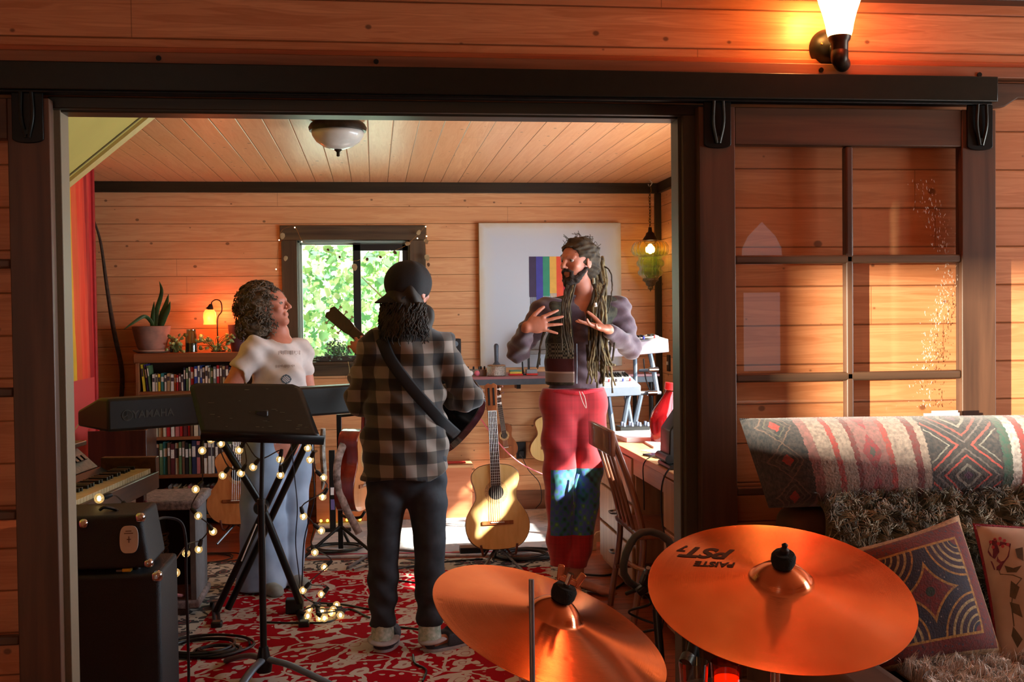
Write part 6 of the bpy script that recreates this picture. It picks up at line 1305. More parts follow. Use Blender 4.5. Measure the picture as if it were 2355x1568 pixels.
for i in range(5): T.part('dreadlock', dread([d_(1262+rg.uniform(-4, 4), 735, -.12), d_(1244, 790, -.10), d_(1238+rg.uniform(-4, 4), 835+rg.uniform(-10, 14), -.08)], .006, .003, None), m_hair, parent=ho, smooth=180)
T.part('dreadlock', dread([d_(1388, 612, .03), d_(1402, 622, .0), d_(1408, 650, -.02), d_(1405, 690, -.05), d_(1398, 720, -.1)], .004, .003, None), m_hair, parent=ho, smooth=180)
b = MB()
for i in range(46):
    a, e = rg.uniform(0, 6.28), rg.uniform(.1, 1.5); q = hd+hM @ V((.083*math.cos(a)*math.cos(e), -.02+.10*math.sin(a)*math.cos(e), .04+.088*math.sin(e))); o_ = (q-hd).normalized()
    if o_.dot(hf) > .75 and e < .6: continue
    b.tube(spline([q, q+o_*.014+V((rg.uniform(-1, 1), rg.uniform(-1, 1), rg.uniform(-.4, .6)))*.018, q+o_*.02+V((rg.uniform(-1, 1), rg.uniform(-1, 1), rg.uniform(-.8, .8)))*.03], 4), .0014, 4)
k = T.part('stray_hairs', b, m_hair, parent=ho, smooth=180); k['kind'] = 'stuff'
T.part('bead', MB().cyl(d_(1365, 640, -.06), d_(1366, 652, -.07), .007, n=12), mat('silver_green_bead', (170, 180, 160), .3, .6), parent=ho); T.part('bead', MB().cyl(d_(1369, 697, -.13), d_(1370, 705, -.135), .008, n=12), m_wht, parent=ho)
# ---------------------------------------------------------------- man in plaid seen from behind
YP = 4.76; g_ = lambda px_, py_, dy=0.: P(px_, py_, YP+dy)
T = Thing('person', 'person in plaid overshirt and backward cap, seen from behind with a black guitar', 'person', (g_(930, 1480).x, YP, 0))
hd = g_(942, 672, .02); hf = nv((.62, .78, 0)); hu = V((0, 0, 1))
s = SDF(A(g_(775, 1530))+np.array([0, -.22, -.08]), (g_(1125, 600).x, YP+.62, g_(940, 585).z), .0062)
_, hp = add_head(s, hd, hf, hu, 1.0)
s.cap(A(hd+V((0, .0, -.06))), A(g_(940, 770, .03)), .055, .065, .03)
shL, shR = g_(862, 800, .02), g_(1012, 797, .04)
s.cap(A(shL), A(shR), .06, .06, .04); s.chain([A(g_(937, 820, .04)), A(g_(935, 900, .04)), A(g_(935, 980, .03)), A(g_(936, 1070, .02))], [.13, .125, .12, .118], .05, sq=((0, 1, 0), .78))
elL, elR = g_(826, 925, .10), g_(1078, 915, .08); wrL, wrR = P(838, 812, 5.16), P(1010, 905, 5.10)
for sh_, el_, wr_ in ((shL, elL, wrL), (shR, elR, wrR)): s.chain([A(sh_), A(el_), A(mix3(el_, wr_, .4)), A(wr_)], [.052, .042, .040, .027], .02)
add_hand(s, wrL, (-.35, .55, .45), (.3, .3, -.6), -1, curl=(.9,)*4, thumb=(.5, .7, .2), k=.98); add_hand(s, wrR, (-.8, .2, -.3), (.1, -.9, 0), 1, curl=(.5,)*4, k=.98)
kn = (g_(882, 1245, -.0), g_(988, 1240, .0)); an = (g_(880, 1440, 0), g_(988, 1440, -.02)); hp_ = (g_(893, 1070, .02), g_(978, 1070, .02))
for h_, k_, a_ in zip(hp_, kn, an): a_.z = .085; s.chain([A(h_), A(k_), A(a_)], [.085, .055, .036], .03)
for a_, tp in zip(an, (V((.03, .15, 0)), V((.17, .10, 0)))):
    h_ = V((a_.x, a_.y-.02, .038)); s.cap(A(a_), A(h_), .036, .034, .02); s.cap(A(h_), A(h_+tp), .032, .022, .02)
s.cut(lambda x, y, z: (.022-z)+0*x+0*y); s.obj('body', m_skin, T, relax=1)
# plaid
mp2, t, bb = base_mat('grey_and_black_buffalo_plaid'); g = t.nodes.new('ShaderNodeNewGeometry'); sp_ = t.nodes.new('ShaderNodeSeparateXYZ'); lk(t, g.outputs['Position'], sp_.inputs[0])
def stripes(v, per, off): return mathn(t, 'LESS_THAN', mathn(t, 'FRACT', mathn(t, 'DIVIDE', mathn(t, 'SUBTRACT', v, off), per)), .5)
xo = g_(863, 883).x-.025; su = stripes(mathn(t, 'ADD', sp_.outputs[0], mathn(t, 'MULTIPLY', sp_.outputs[1], .25)), .098, xo+.25*YP-.25*.13); sv = stripes(sp_.outputs[2], .104, g_(863, 883).z-.026)
n = t.nodes.new('ShaderNodeTexNoise'); n.inputs['Scale'].default_value = 300; lk(t, g.outputs['Position'], n.inputs['Vector'])
cc = ramp(t, mathn(t, 'MULTIPLY_ADD', mathn(t, 'SUBTRACT', n.outputs[0], .5), .1, mathn(t, 'MULTIPLY', mathn(t, 'ADD', su, sv), .5)), [(.0, lin((126, 116, 106))), (.25, lin((70, 63, 54))), (.75, lin((22, 22, 24)))], 'CONSTANT')
lk(t, cc, bb.inputs['Base Color']); bb.inputs['Roughness'].default_value = .95; bb.inputs['Sheen Weight'].default_value = .25
s2 = SDF(s.lo, np.array([s.ax[i][-1] for i in range(3)]), .0066)
s2.cap(A(shL), A(shR), .072, .072, .04); s2.cap(A(g_(940, 775, .04)), A(g_(939, 800, .04)), .075, .11, .04)
s2.chain([A(g_(937, 820, .04)), A(g_(932, 920, .04)), A(g_(932, 1000, .03)), A(g_(933, 1095, .02))], [.152, .160, .174, .192], .05, sq=((0, 1, 0), .78))
for sh_, el_, wr_ in ((shL, elL, wrL), (shR, elR, wrR)): s2.chain([A(sh_), A(mix3(sh_, el_, .5)), A(el_), A(mix3(el_, wr_, .5)), A(mix3(el_, wr_, .8))], [.070, .065, .060, .052, .044], .02)
s2.wobble(fold(42, 18, 44, .0070, .4)); hz2 = g_(935, 1098).z
s2.cut(lambda x, y, z: np.where(z < 1.0, hz2+.05*np.clip((x-g_(985, 1060).x)/.1, 0, 1.4)+.008*np.sin(18*x)-z, -1)+0*y)
so = s2.obj('overshirt', mp2, T, relax=1)
s2b = MB().tube([V((g_(940, 762).x+.078*math.cos(a), g_(940, 762).y+.05+.072*math.sin(a), g_(940, 762).z+.012*math.sin(a))) for a in [i*math.pi/12 for i in range(25)]], .017, 8, flat=1.5)
T.part('collar', s2b, mp2, parent=so, smooth=180)
m_jean = mat('black_denim', (32, 35, 39), .8, rgb2=(52, 59, 67), scale=14, bump=.2)
s4 = SDF(A(g_(820, 1475))+np.array([0, -.2, 0]), (g_(1050, 1030).x, YP+.25, g_(935, 1040).z), .0062)
s4.cap(A(mix3(hp_[0], hp_[1], .06)), A(mix3(hp_[0], hp_[1], .94)), .095, .095, .04, sq=((0, 1, 0), 1.05)); s4.chain([A(g_(935, 1050, .03)), A(g_(935, 1090, .02))], [.142, .135], .04, sq=((0, 1, 0), .82))
for h_, k_, a_, dr in zip(hp_, kn, an, (0, .0)): s4.chain([A(h_), A(mix3(h_, k_, .5)), A(k_), A(mix3(k_, a_, .45)), A(V((a_.x, a_.y, .135)))], [.092, .085, .068, .064, .054], .015)
s4.wobble(lambda x, y, z: .003*np.sin(60*z+16*x+2*np.sin(20*x))*(1+np.sin(9*z))+0*y); s4.cut(lambda x, y, z: .115-z+0*x+0*y); s4.obj('jeans', m_jean, T, relax=1)
m_sl = mat('charcoal_felt_slipper', (62, 64, 72), .95, bump=.3, scale=200); m_sl2 = mat('pale_grey_slipper_trim', (168, 164, 170), .9); m_sole = mat('dark_slipper_sole', (50, 48, 46), .8); m_sock = mat('mint_knit_sock', (150, 176, 156), .9, rgb2=(204, 214, 206), scale=60)
for a_, tp, nm in zip(an, (V((.03, .16, 0)), V((.17, .10, 0))), 'lr'):
    d = tp.normalized(); h_ = V((a_.x, a_.y-.035, .05)); e_ = h_+d*.23; ss = SDF(np.minimum(A(h_), A(e_))-.08, np.maximum(A(h_), A(e_))+.08, .005)
    ss.cap(A(h_+d*.02), A(mix3(h_, e_, .75)), .050, .050, .02, sq=((0, 0, 1), .9)); ss.cap(A(mix3(h_, e_, .4)), A(e_-d*.045+V((0, 0, -.012))), .052, .036, .02); ss.cut(lambda x, y, z: (.022-z)+0*x+0*y)
    mz = .062; ss.cut(lambda x, y, z: np.minimum(z-mz-.02*np.clip(((x-h_.x)*d.x+(y-h_.y)*d.y)/.1, 0, 1.2), .10-((x-h_.x)*d.x+(y-h_.y)*d.y)))
    hh = A(h_+d*.035+V((0, 0, .02))); ss.cut(lambda x, y, z: np.minimum(.043-np.sqrt(((x-hh[0])*.8)**2+((y-hh[1])*.8)**2), z-.035)+0*x)
    o = ss.obj('slipper', m_sl, T, relax=1)
    lp = []; sd = V((-d.y, d.x, 0))
    for i in range(25):
        q = -math.pi*.62+i/24*math.pi*1.24; lp.append(h_+d*.02-d*.052*math.cos(q)+sd*.053*math.sin(q)+V((0, 0, .004+.012*(1-math.cos(q)))))
    T.part('slipper_band', MB().tube(lp, .017, 8, flat=.35, up=(0, 0, 1)), m_sl2, parent=o, smooth=180)
    b = MB(); n = 28; op = []
    for i in range(n):
        q = 2*math.pi*i/n; op.append(h_+d*(.10+.135*math.cos(q))+sd*(.055*math.sin(q)*(1-.12*math.cos(q)))+V((0, 0, -h_.z)))
    slab_rot(b, [(q.x, q.y) for q in op], .0175, .028); T.part('sole', b, m_sl2, parent=o)
    T.part('sock', MB().tube([V((a_.x, a_.y, .125)), V((a_.x, a_.y, .08)), V((a_.x, a_.y-.008, .05))], [.047, .049, .052], 20), m_sock)
m_dh = mat('dark_wavy_hair', (24, 19, 14), .7, rgb2=(52, 42, 28), scale=20)
hM = frame(hf.cross(hu).normalized(), hf, hu); s5 = SDF(A(hd)-.24, A(hd)+np.array([.22, .22, .14]), .006)
s5.ell(A(hd+hf*-.025+hu*-.005), (.086, .093, .085), hM, .02); s5.cap(A(hd+hf*-.045+hu*-.06), A(g_(938, 735, -.045)), .074, .062, .03); s5.cap(A(g_(912, 715, -.02)), A(g_(900, 748, -.03)), .032, .022, .03); s5.cap(A(g_(975, 720, .0)), A(g_(982, 755, -.01)), .042, .028, .03)
s5.wobble(lambda x, y, z: .006*np.sin(55*x+3*np.sin(25*z)+20*y)+.004*np.sin(90*x+30*z)); ff = A(hd+hf*.09); s5.cut(lambda x, y, z: .072-np.sqrt((x-ff[0])**2+(y-ff[1])**2+(z-ff[2])**2))
ho = s5.obj('hair', m_dh, T, relax=1); b = MB(); rg = random.Random(31)
for i in range(300):
    a = rg.uniform(-4.25, -.2); q = hd+hf*-.045+V((.092*math.cos(a), .092*math.sin(a), rg.uniform(-.10, -.045))); L = rg.uniform(.07, .14); ph = rg.uniform(0, 6); o2 = V((math.cos(a), math.sin(a)*.6, 0))
    b.tube([q+o2*(.012*(j/9))+V((.008*math.sin(j*1.1+ph), .006*math.cos(j*1.3+ph), -L*j/9)) for j in range(10)], [.0035-.0002*j for j in range(10)], 5)
k = T.part('wavy_locks', b, m_dh, parent=ho, smooth=180); k['kind'] = 'stuff'
# cap worn backwards
m_cap = mat('black_cap_cloth', (24, 24, 26), .85, var=.2, scale=120); tl_ = V((.10, .0, .995)).normalized(); cf = nv((-.88, -.46, -.14)); cu = nv(V((.05, 0, 1))); cl = cf.cross(cu).normalized(); cu = cl.cross(cf); CM = frame(cl, cf, cu)
cc_ = hd+V((0, .0, .035)); s6 = SDF(A(cc_)-.2, A(cc_)+.2, .0055)
s6.ell(A(cc_+hf*-.01+V((0, 0, .005))), (.098, .112, .098), hM, .01); s6.cut(lambda x, y, z: -(z-cc_.z)-.052+.22*(-(x-cc_.x)*.0)+0*y); s6.wobble(lambda x, y, z: .0016*np.sin(26*np.arctan2(y-cc_.y, x-cc_.x)*.25)+0*z)
s6.obj('cap', m_cap, T, relax=2)
b = MB(); b.grid(lambda u, v: cc_+CM @ V(((u-.5)*.17*(1-.16*v*v), .088-.030*(2*u-1)**2+.085*v*(1-.35*(2*u-1)**2), -.022-.034*v-.012*(2*u-1)**2)), 12, 8); T.part('cap_brim', b, m_cap, solid=.005, smooth=180)
pc = cc_+CM @ V((-.012, .108, .028)); T.part('cap_badge', MB().box(cc_+V((-.058, -.094, .004)), (.045, .004, .036), frame(nv((.85, -.5, 0)), nv((.5, .85, .1)), V((0, 0, 1)))), mat('olive_cap_badge', (96, 84, 30), .8), bevel=.001)
# the black guitar he plays, and its strap (his, worn)
BG = guitar('acoustic_guitar', 'black guitar worn by the person in plaid, its rim past the right elbow', P(1074, 992, 5.06), P(788, 742, 5.42), (-.15, 1, .1), L=.97, w=.20, depth=.10, m_top=mat('gloss_black_top', (20, 18, 18), .15, var=0, coat=.5), m_side=mat('gloss_black_guitar', (18, 18, 20), .12, var=0, coat=.6), m_neck=m_rosew)
b = MB(); b.tube(spline([g_(874, 772, .02), g_(880, 785, -.06), g_(900, 830, -.093), g_(945, 890, -.104), g_(985, 935, -.098), g_(1022, 975, -.04), P(1050, 1000, 4.98)], 6), .026, 8, flat=.14, up=(0, 1, 0)); o = b.obj('guitar_strap', mat('black_webbing', (16, 16, 18), .8), origin=g_(940, 890, -.1), smooth=180); tag(o, 'black webbing strap running diagonally across the plaid back', 'guitar strap')
# ---------------------------------------------------------------- curly-haired woman behind the keyboard
YW = 5.95; w_ = lambda px_, py_, dy=0.: P(px_, py_, YW+dy)
T = Thing('person', 'curly-haired person in white T-shirt and pale wide jeans behind the keyboard, looking up', 'person', (w_(620, 1340).x, YW, 0))
hd = w_(625, 706, 0); hf = nv((.90, -.36, .16)); hu = nv((-.16, .05, 1))
s = SDF(A(w_(470, 1385))+np.array([0, -.26, -.06]), (w_(740, 600).x, YW+.28, w_(620, 625).z), .0058)
M_, hp = add_head(s, hd, hf, hu, .95)
s.chain([A(hd+V((-.02, .01, -.06))), A(w_(640, 765, .02)), A(w_(640, 785, .02))], [.048, .05, .07], .03)
shN, shF = w_(585, 803, -.09), w_(692, 805, .07)
s.cap(A(shN), A(shF), .048, .048, .04); s.chain([A(w_(636, 830, .0)), A(w_(640, 880, 0)), A(w_(640, 950, 0)), A(w_(640, 1010, 0))], [.11, .115, .115, .13], .05)
elN = w_(522, 905, -.14); wrN = w_(560, 985, -.06); elF = w_(712, 915, .12); wrF = w_(690, 975, .10)
s.chain([A(shN), A(mix3(shN, elN, .5)), A(elN), A(wrN)], [.046, .048, .042, .026], .02); s.chain([A(shF), A(elF), A(wrF)], [.045, .038, .026], .02)
add_hand(s, wrN, (.5, .3, -.8), (0, .9, .2), 1, curl=(.4,)*4, k=.9); add_hand(s, wrF, (-.4, -.3, -.8), (0, -.9, .1), 1, curl=(.4,)*4, k=.9)
hpW = (w_(610, 1020, -.05), w_(672, 1020, .05)); knW = (w_(605, 1190, -.06), w_(668, 1190, .05)); anW = (w_(596, 1350, -.06), w_(660, 1340, .05))
for h_, k_, a_ in zip(hpW, knW, anW): a_.z = .08; s.chain([A(h_), A(k_), A(a_)], [.095, .055, .034], .03); h2 = V((a_.x, a_.y, .036)); s.cap(A(a_), A(h2), .034, .03, .02); s.cap(A(h2), A(h2+V((.09, -.13, -.006))), .030, .022, .02, sq=((0, 0, 1), .8))
s.cut(lambda x, y, z: (.022-z)+0*x+0*y); s.obj('body', m_skin2, T, relax=1); eyes(T, hp, .95)
m_tee = mat('white_cotton_tee', (214, 204, 200), .85, var=.04, scale=40, sheen=.2)
s2 = SDF(A(w_(480, 1040))+np.array([0, -.26, 0]), (w_(745, 740).x, YW+.28, w_(620, 745).z), .0062)
s2.cap(A(shN), A(shF), .060, .060, .04); s2.chain([A(w_(638, 835, .0)), A(w_(641, 885, -.01)), A(w_(640, 950, 0)), A(w_(640, 1015, 0))], [.126, .132, .132, .14], .05); s2.cap(A(w_(668, 860, -.09)), A(w_(672, 862, -.08)), .062, .062, .05)
s2.cap(A(shN), A(mix3(shN, elN, .52)), .064, .062, .03); s2.cap(A(shF), A(mix3(shF, elF, .35)), .060, .056, .03)
s2.wobble(fold(46, 22, 50, .005, .9)); 
for sh_, el_, f_ in ((shN, elN, .50), (shF, elF, .36)):
    dd = A((el_-sh_).normalized()); qq = A(mix3(sh_, el_, f_)); cx_ = A(w_(638, 880))[0]; sg = -1 if el_.x < sh_.x+.0 else 1
    if sg < 0: s2.cut(lambda x, y, z: np.minimum((x-qq[0])*dd[0]+(y-qq[1])*dd[1]+(z-qq[2])*dd[2], (cx_-.155)-x))
nq = A(w_(652, 770, -.04)); s2.cut(lambda x, y, z: .058-np.sqrt((x-nq[0])**2+((y-nq[1])*.9)**2+((z-nq[2])*1.1)**2)); hz3 = w_(640, 1015).z; s2.cut(lambda x, y, z: hz3-z+0*x+0*y)
so = s2.obj('t_shirt', m_tee, T, relax=1)
def on_shirt(px_, py_): return w_(px_, py_, -.165)
b = MB(); rg = random.Random(8)
# faded chest print: a line of worn lettering and a small round emblem
from mathutils.bvhtree import BVHTree
bv = BVHTree.FromPolygons([so.matrix_world @ v.co+V(T.loc)*0 for v in so.data.vertices], [p.vertices[:] for p in so.data.polygons])
def hit(px_, py_):
    dr = (P(px_, py_, YW)-EYE).normalized(); r_ = bv.ray_cast(EYE-T.loc, dr); return (r_[0]+T.loc-dr*.0018) if r_[0] else None
def decal(name, cells, m, parent, label=None):
    b = MB()
    for (x0, y0, x1, y1) in cells:
        q = [hit(x0, y1), hit(x1, y1), hit(x1, y0), hit(x0, y0)]
        if all(q): b.add(q, [(0, 1, 2, 3)])
    return T.part(name, b, m, parent=parent, smooth=0, label=label)
cells = []
for row, (x0, x1, y0, y1) in enumerate(((640, 688, 805, 816), (634, 678, 838, 846))):
    x = x0
    while x < x1: w = rg.uniform(1.5, 3.2); cells.append((x, y0+rg.uniform(0, 2), x+w, y1-rg.uniform(0, 4))); x += w+rg.uniform(.8, 2)
decal('faded_print', cells, mat('faded_shirt_print', (170, 156, 150), .9, var=.2), so)
cells = []
for i in range(-6, 7):
    for j in range(-6, 7):
        if i*i+j*j < 40 and (i*i+j*j > 22 or (i+2*j) % 3 == 0): cells.append((657+i*1.9, 871+j*1.7, 657+i*1.9+1.95, 871+j*1.7+1.75))
decal('emblem', cells, mat('grey_emblem_print', (84, 96, 104), .9, var=.3), so)
m_wj = mat('pale_blue_wide_denim', (126, 148, 176), .85, rgb2=(166, 186, 210), scale=5, bump=.1)
s4 = SDF(A(w_(520, 1375))+np.array([0, -.32, 0]), (w_(750, 980).x, YW+.3, w_(640, 985).z), .0066)
s4.cap(A(hpW[0]), A(hpW[1]), .105, .105, .04); s4.chain([A(w_(606, 1030, -.05)), A(w_(606, 1190, -.06)), A(w_(602, 1352, -.06))], [.115, .118, .132], .01, sq=((0, 1, 0), .9)); s4.chain([A(w_(672, 1030, .05)), A(w_(664, 1190, .05)), A(w_(655, 1348, .04))], [.112, .10, .10], .01)
s4.wobble(lambda x, y, z: .006*np.sin(38*x+16*y+3*np.sin(6*z))*np.clip(1.1-z, 0.2, 1)+.003*np.sin(40*z+20*x)); s4.cut(lambda x, y, z: .028-z+0*x+0*y); s4.obj('jeans', m_wj, T, relax=1)
for h_ in anW:
    ss = SDF((h_.x-.15, h_.y-.25, .0), (h_.x+.2, h_.y+.12, .14), .006); q = V((h_.x, h_.y, .055)); ss.cap(A(q), A(q+V((.10, -.14, -.014))), .050, .040, .02, sq=((0, 0, 1), .9)); ss.cut(lambda x, y, z: (.018-z)+0*x+0*y); ss.obj('shoe', mat('grey_canvas_shoe', (140, 146, 140), .8), T, relax=1)
# curls
m_curl = mat('grey_brown_curls', (64, 54, 44), .8, rgb2=(128, 110, 92), scale=30)
s5 = SDF(A(hd)-.24, A(hd)+.2, .006)
s5.ell(A(hd+hf*-.065+hu*.03), (.116, .112, .115), M_, .02); s5.ell(A(hd+hf*-.085+hu*-.07), (.112, .095, .095), M_, .03)
s5.wobble(lambda x, y, z: .008*np.sin(80*x+6*np.sin(50*z))*np.sin(80*z+4*np.sin(60*y))*1.0+.004*np.sin(150*y)); ff = A(hd+hf*.095+hu*-.02); s5.cut(lambda x, y, z: .098-np.sqrt((x-ff[0])**2+(y-ff[1])**2+(z-ff[2])**2))
ho = s5.obj('hair', m_curl, T, relax=0); b = MB(); rg = random.Random(77)
for i in range(620):
    a, e = rg.uniform(0, 6.28), math.asin(rg.uniform(-.95, 1)); lo_ = rg.random() < .4
    c0_ = hd+hf*(-.065 if not lo_ else -.085)+hu*(.03 if not lo_ else -.07); R_ = (.118, .114, .118) if not lo_ else (.114, .098, .098)
    q = c0_+M_ @ V((R_[0]*math.cos(a)*math.cos(e), R_[1]*math.sin(a)*math.cos(e), R_[2]*math.sin(e))); o_ = (q-c0_).normalized()
    if (V(q)-V(ff)).length < .098: continue
    tt = o_.orthogonal().normalized(); t2 = o_.cross(tt); ph = rg.uniform(0, 6); r_ = rg.uniform(.006, .011)
    b.tube([q+(tt*math.cos(ph+j*.9)+t2*math.sin(ph+j*.9))*r_*1.25+o_*(.004+.0028*j)+V((0, 0, -.0022*j)) for j in range(10)], .0027, 4)
k = T.part('curls', b, m_curl, parent=ho, smooth=180); k['kind'] = 'stuff'
# ================================================================ FRONT ROOM
# ---- wall sconce
lc = P(1903, 112, 3.298); lx, lz = P(1931, 100, 3.2).x, P(1931, 100, 3.2).z; YL = 3.2
T = Thing('wall_lamp', 'lit tulip-glass wall lamp with dark bronze mount above the ledge', 'wall lamp', (lc.x, 3.3, lc.z))
T.part('backplate', MB().lathe([(.001, .042), (.022, .040), (.042, .030), (.052, .014), (.058, .006), (.06, 0), (.001, 0)], lc, 40, rotm('X', math.pi/2)), m_bronze, smooth=50)
T.part('screw', MB().ball(lc+V((-.033, -.034, .006)), .004, 8), m_brass)
zc_ = lambda y: P(1931, y, YL).z
T.part('arm', MB().tube(spline([(lc.x+.005, 3.27, lc.z-.005), (lc.x+.02, 3.235, zc_(140)), (lx, YL, zc_(136)), (lx, YL, zc_(118))], 6), [.020]*6+[.024]*6+[.026]*7, 18), m_bronze, smooth=60)
T.part('socket_cup', MB().lathe([(.001, zc_(142)), (.018, zc_(140)), (.024, zc_(128)), (.026, zc_(98)), (.032, zc_(92)), (.034, zc_(84)), (.028, zc_(82)), (.001, zc_(84))], (lx, YL, 0), 28), m_bronze, smooth=50)
pr = [(25, 84), (28, 74), (31, 55), (37, 30), (45, 5), (51, -20), (54, -45), (56, -62), (53, -62), (48, -20), (40, 10), (30, 50), (24, 76)]
T.part('glass_shade', MB().lathe([(r*.00136, zc_(y)) for r, y in pr], (lx, YL, 0), 40, close=False), mat('lit_white_glass_shade', (255, 236, 200), .4, var=0, emit=(255, 186, 110), es=9), smooth=180)
lamp('wall_lamp_bulb', 'POINT', (lx, YL-.0, zc_(-75)), 8, (1, .4, .16), size=.04)
lamp('added_red_fill', 'POINT', (lx, YL-.10, zc_(30)), 3.4, (1, .10, .035), size=.05)  # added unseen red lamp before the fixture, tints the wall boards
lamp('wall_lamp_glow', 'POINT', (lx-.075, YL+.03, zc_(40)), 1.5, (1, .55, .16), size=.03)
# ---- cymbals
mcy, t, bb = base_mat('brushed_copper_bronze'); bb.inputs['Base Color'].default_value = lin((226, 122, 72)); bb.inputs['Metallic'].default_value = 1; bb.inputs['Roughness'].default_value = .2
bb.inputs['Anisotropic'].default_value = .9; bb.inputs['Anisotropic Rotation'].default_value = .25; tg = t.nodes.new('ShaderNodeTangent'); tg.direction_type = 'RADIAL'; tg.axis = 'Z'; lk(t, tg.outputs[0], bb.inputs['Tangent'])
tc = t.nodes.new('ShaderNodeTexCoord'); sp_ = t.nodes.new('ShaderNodeSeparateXYZ'); lk(t, tc.outputs['Object'], sp_.inputs[0])
rr = mathn(t, 'SQRT', mathn(t, 'ADD', mathn(t, 'MULTIPLY', sp_.outputs[0], sp_.outputs[0]), mathn(t, 'MULTIPLY', sp_.outputs[1], sp_.outputs[1])))
n1 = t.nodes.new('ShaderNodeTexNoise'); n1.noise_dimensions = '1D'; n1.inputs['Scale'].default_value = 700; n1.inputs['Detail'].default_value = 2; lk(t, rr, n1.inputs['W'])
vo = t.nodes.new('ShaderNodeTexVoronoi'); vo.inputs['Scale'].default_value = 34; lk(t, tc.outputs['Object'], vo.inputs['Vector'])
ham = mathn(t, 'MULTIPLY', mathn(t, 'SMOOTH_MIN', vo.outputs['Distance'], .30, .1), 1)
b1 = t.nodes.new('ShaderNodeBump'); b1.inputs['Strength'].default_value = .22; b1.inputs['Distance'].default_value = .0006; lk(t, n1.outputs[0], b1.inputs['Height'])
b2 = t.nodes.new('ShaderNodeBump'); b2.inputs['Strength'].default_value = .18; b2.inputs['Distance'].default_value = .002; lk(t, ham, b2.inputs['Height']); lk(t, b1.outputs[0], b2.inputs['Normal']); lk(t, b2.outputs[0], bb.inputs['Normal'])
n3 = t.nodes.new('ShaderNodeTexNoise'); n3.inputs['Scale'].default_value = 7; lk(t, tc.outputs['Object'], n3.inputs['Vector']); lk(t, ramp(t, n3.outputs[0], [(.3, lin((214, 128, 88))), (.7, lin((236, 158, 116)))]), bb.inputs['Base Color'])
def cz(r, R):
    q = r/R
    return .063*((1-q)**1.25*.62+.38*max(0, 1-(q/.22)**2)**.6) if q < 1 else 0
def cymbal(label, px_, py_, semi, ratio, th, R, wing, cat='cymbal', lettering=False):
    v = (P(px_, py_, 2)-EYE).normalized(); C = EYE+v*(FPX*R/semi)*(1/ v.dot(CF))*v.dot(CF)
    cr = v.cross(CU).normalized(); cu = cr.cross(v).normalized(); u = (cu*math.cos(th)+cr*math.sin(th)).normalized(); mj = (cr*math.cos(th)-cu*math.sin(th)).normalized()
    al = math.acos(ratio); n = (-v*math.cos(al)+u*math.sin(al)).normalized(); yv = n.cross(mj).normalized(); M = frame(mj, yv, n)
    T = Thing('cymbal', label, 'cymbal', C, 'copper cymbals of the drum kit'); T.o.rotation_euler = M.to_euler()
    def loc_part(name, mb, m, **k):
        o = mb.obj(name, m, T.o, **k); return o
    prof = [(.006, cz(.006, R))]+[(R*q, cz(R*q, R)) for q in [i/60 for i in range(2, 60)]]+[(R, 0)]
    prof2 = prof+[(R, -.0012)]+[(r, z-.0012) for r, z in prof[::-1]]
    b = MB(); b.lathe(prof2, n=160, close=False); dk = loc_part('disc', b, mcy, smooth=60)
    z0 = cz(0, R); loc_part('felt', MB().lathe([(.001, z0-.004), (.02, z0-.004), (.023, z0+.004), (.023, z0+.016), (.019, z0+.022), (.001, z0+.022)], n=28), mat('black_felt', (20, 24, 22), .95, bump=.4, scale=300), smooth=50)
    if wing:
        b = MB(); b.cyl((0, 0, z0+.02), (0, 0, z0+.048), .006, n=12)
        w = MB()
        for s in (-1, 1): w.box((s*.018, 0, z0+.042), (.012, .006, .03), rotm('Y', s*.25)); w.box((s*.009, 0, z0+.034), (.016, .008, .012))
        loc_part('wing_nut', w, mat('copper_plated_nut', (200, 130, 90), .25, 1., var=0), bevel=.002); loc_part('post_tip', b, m_chrome)
    else: loc_part('post_tip', MB().lathe([(.001, z0+.02), (.009, z0+.02), (.009, z0+.03), (.005, z0+.034), (.006, z0+.040), (.001, z0+.044)], n=14), m_blk)
    if lettering:
        def on_disc(txt, size, cx_, cy_, ang, shear=0, bold=0.0012):
            tb = text_mb(txt, size, Matrix.Identity(3), (0, 0, 0), thick=0, font_shear=shear, bold=bold); vs = []
            for x, y, z in tb.v:
                X = cx_+x*math.cos(ang)-z*math.sin(ang); Yy = cy_+x*math.sin(ang)+z*math.cos(ang); vs.append((X, Yy, cz(math.hypot(X, Yy), R)+.0009))
            tb.v = vs; fs = [f for f in tb.f]; tb.f = fs; loc_part('lettering', tb, mat('dark_cymbal_print', (60, 16, 10), .6, var=0), smooth=0)
        on_disc('PST', .060, -.142, .086, math.pi-.04, .35, .002); on_disc('7', .034, -.196, .100, math.pi-.04, .2, .001); on_disc('PAISTE', .026, -.128, .038, math.pi-.04, .12, .0009)
    return C, M, T
C2, M2, _ = cymbal('large lettered copper cymbal beside the patterned cushion', 1793.6, 1360.6, 286.2, .5375, math.radians(6), .25, False, lettering=True)
C1, M1, _ = cymbal('tilted copper cymbal with a wing nut, lower centre behind the thin rod', 1265.3, 1442.5, 275, .404, math.radians(21.8), .225, True)
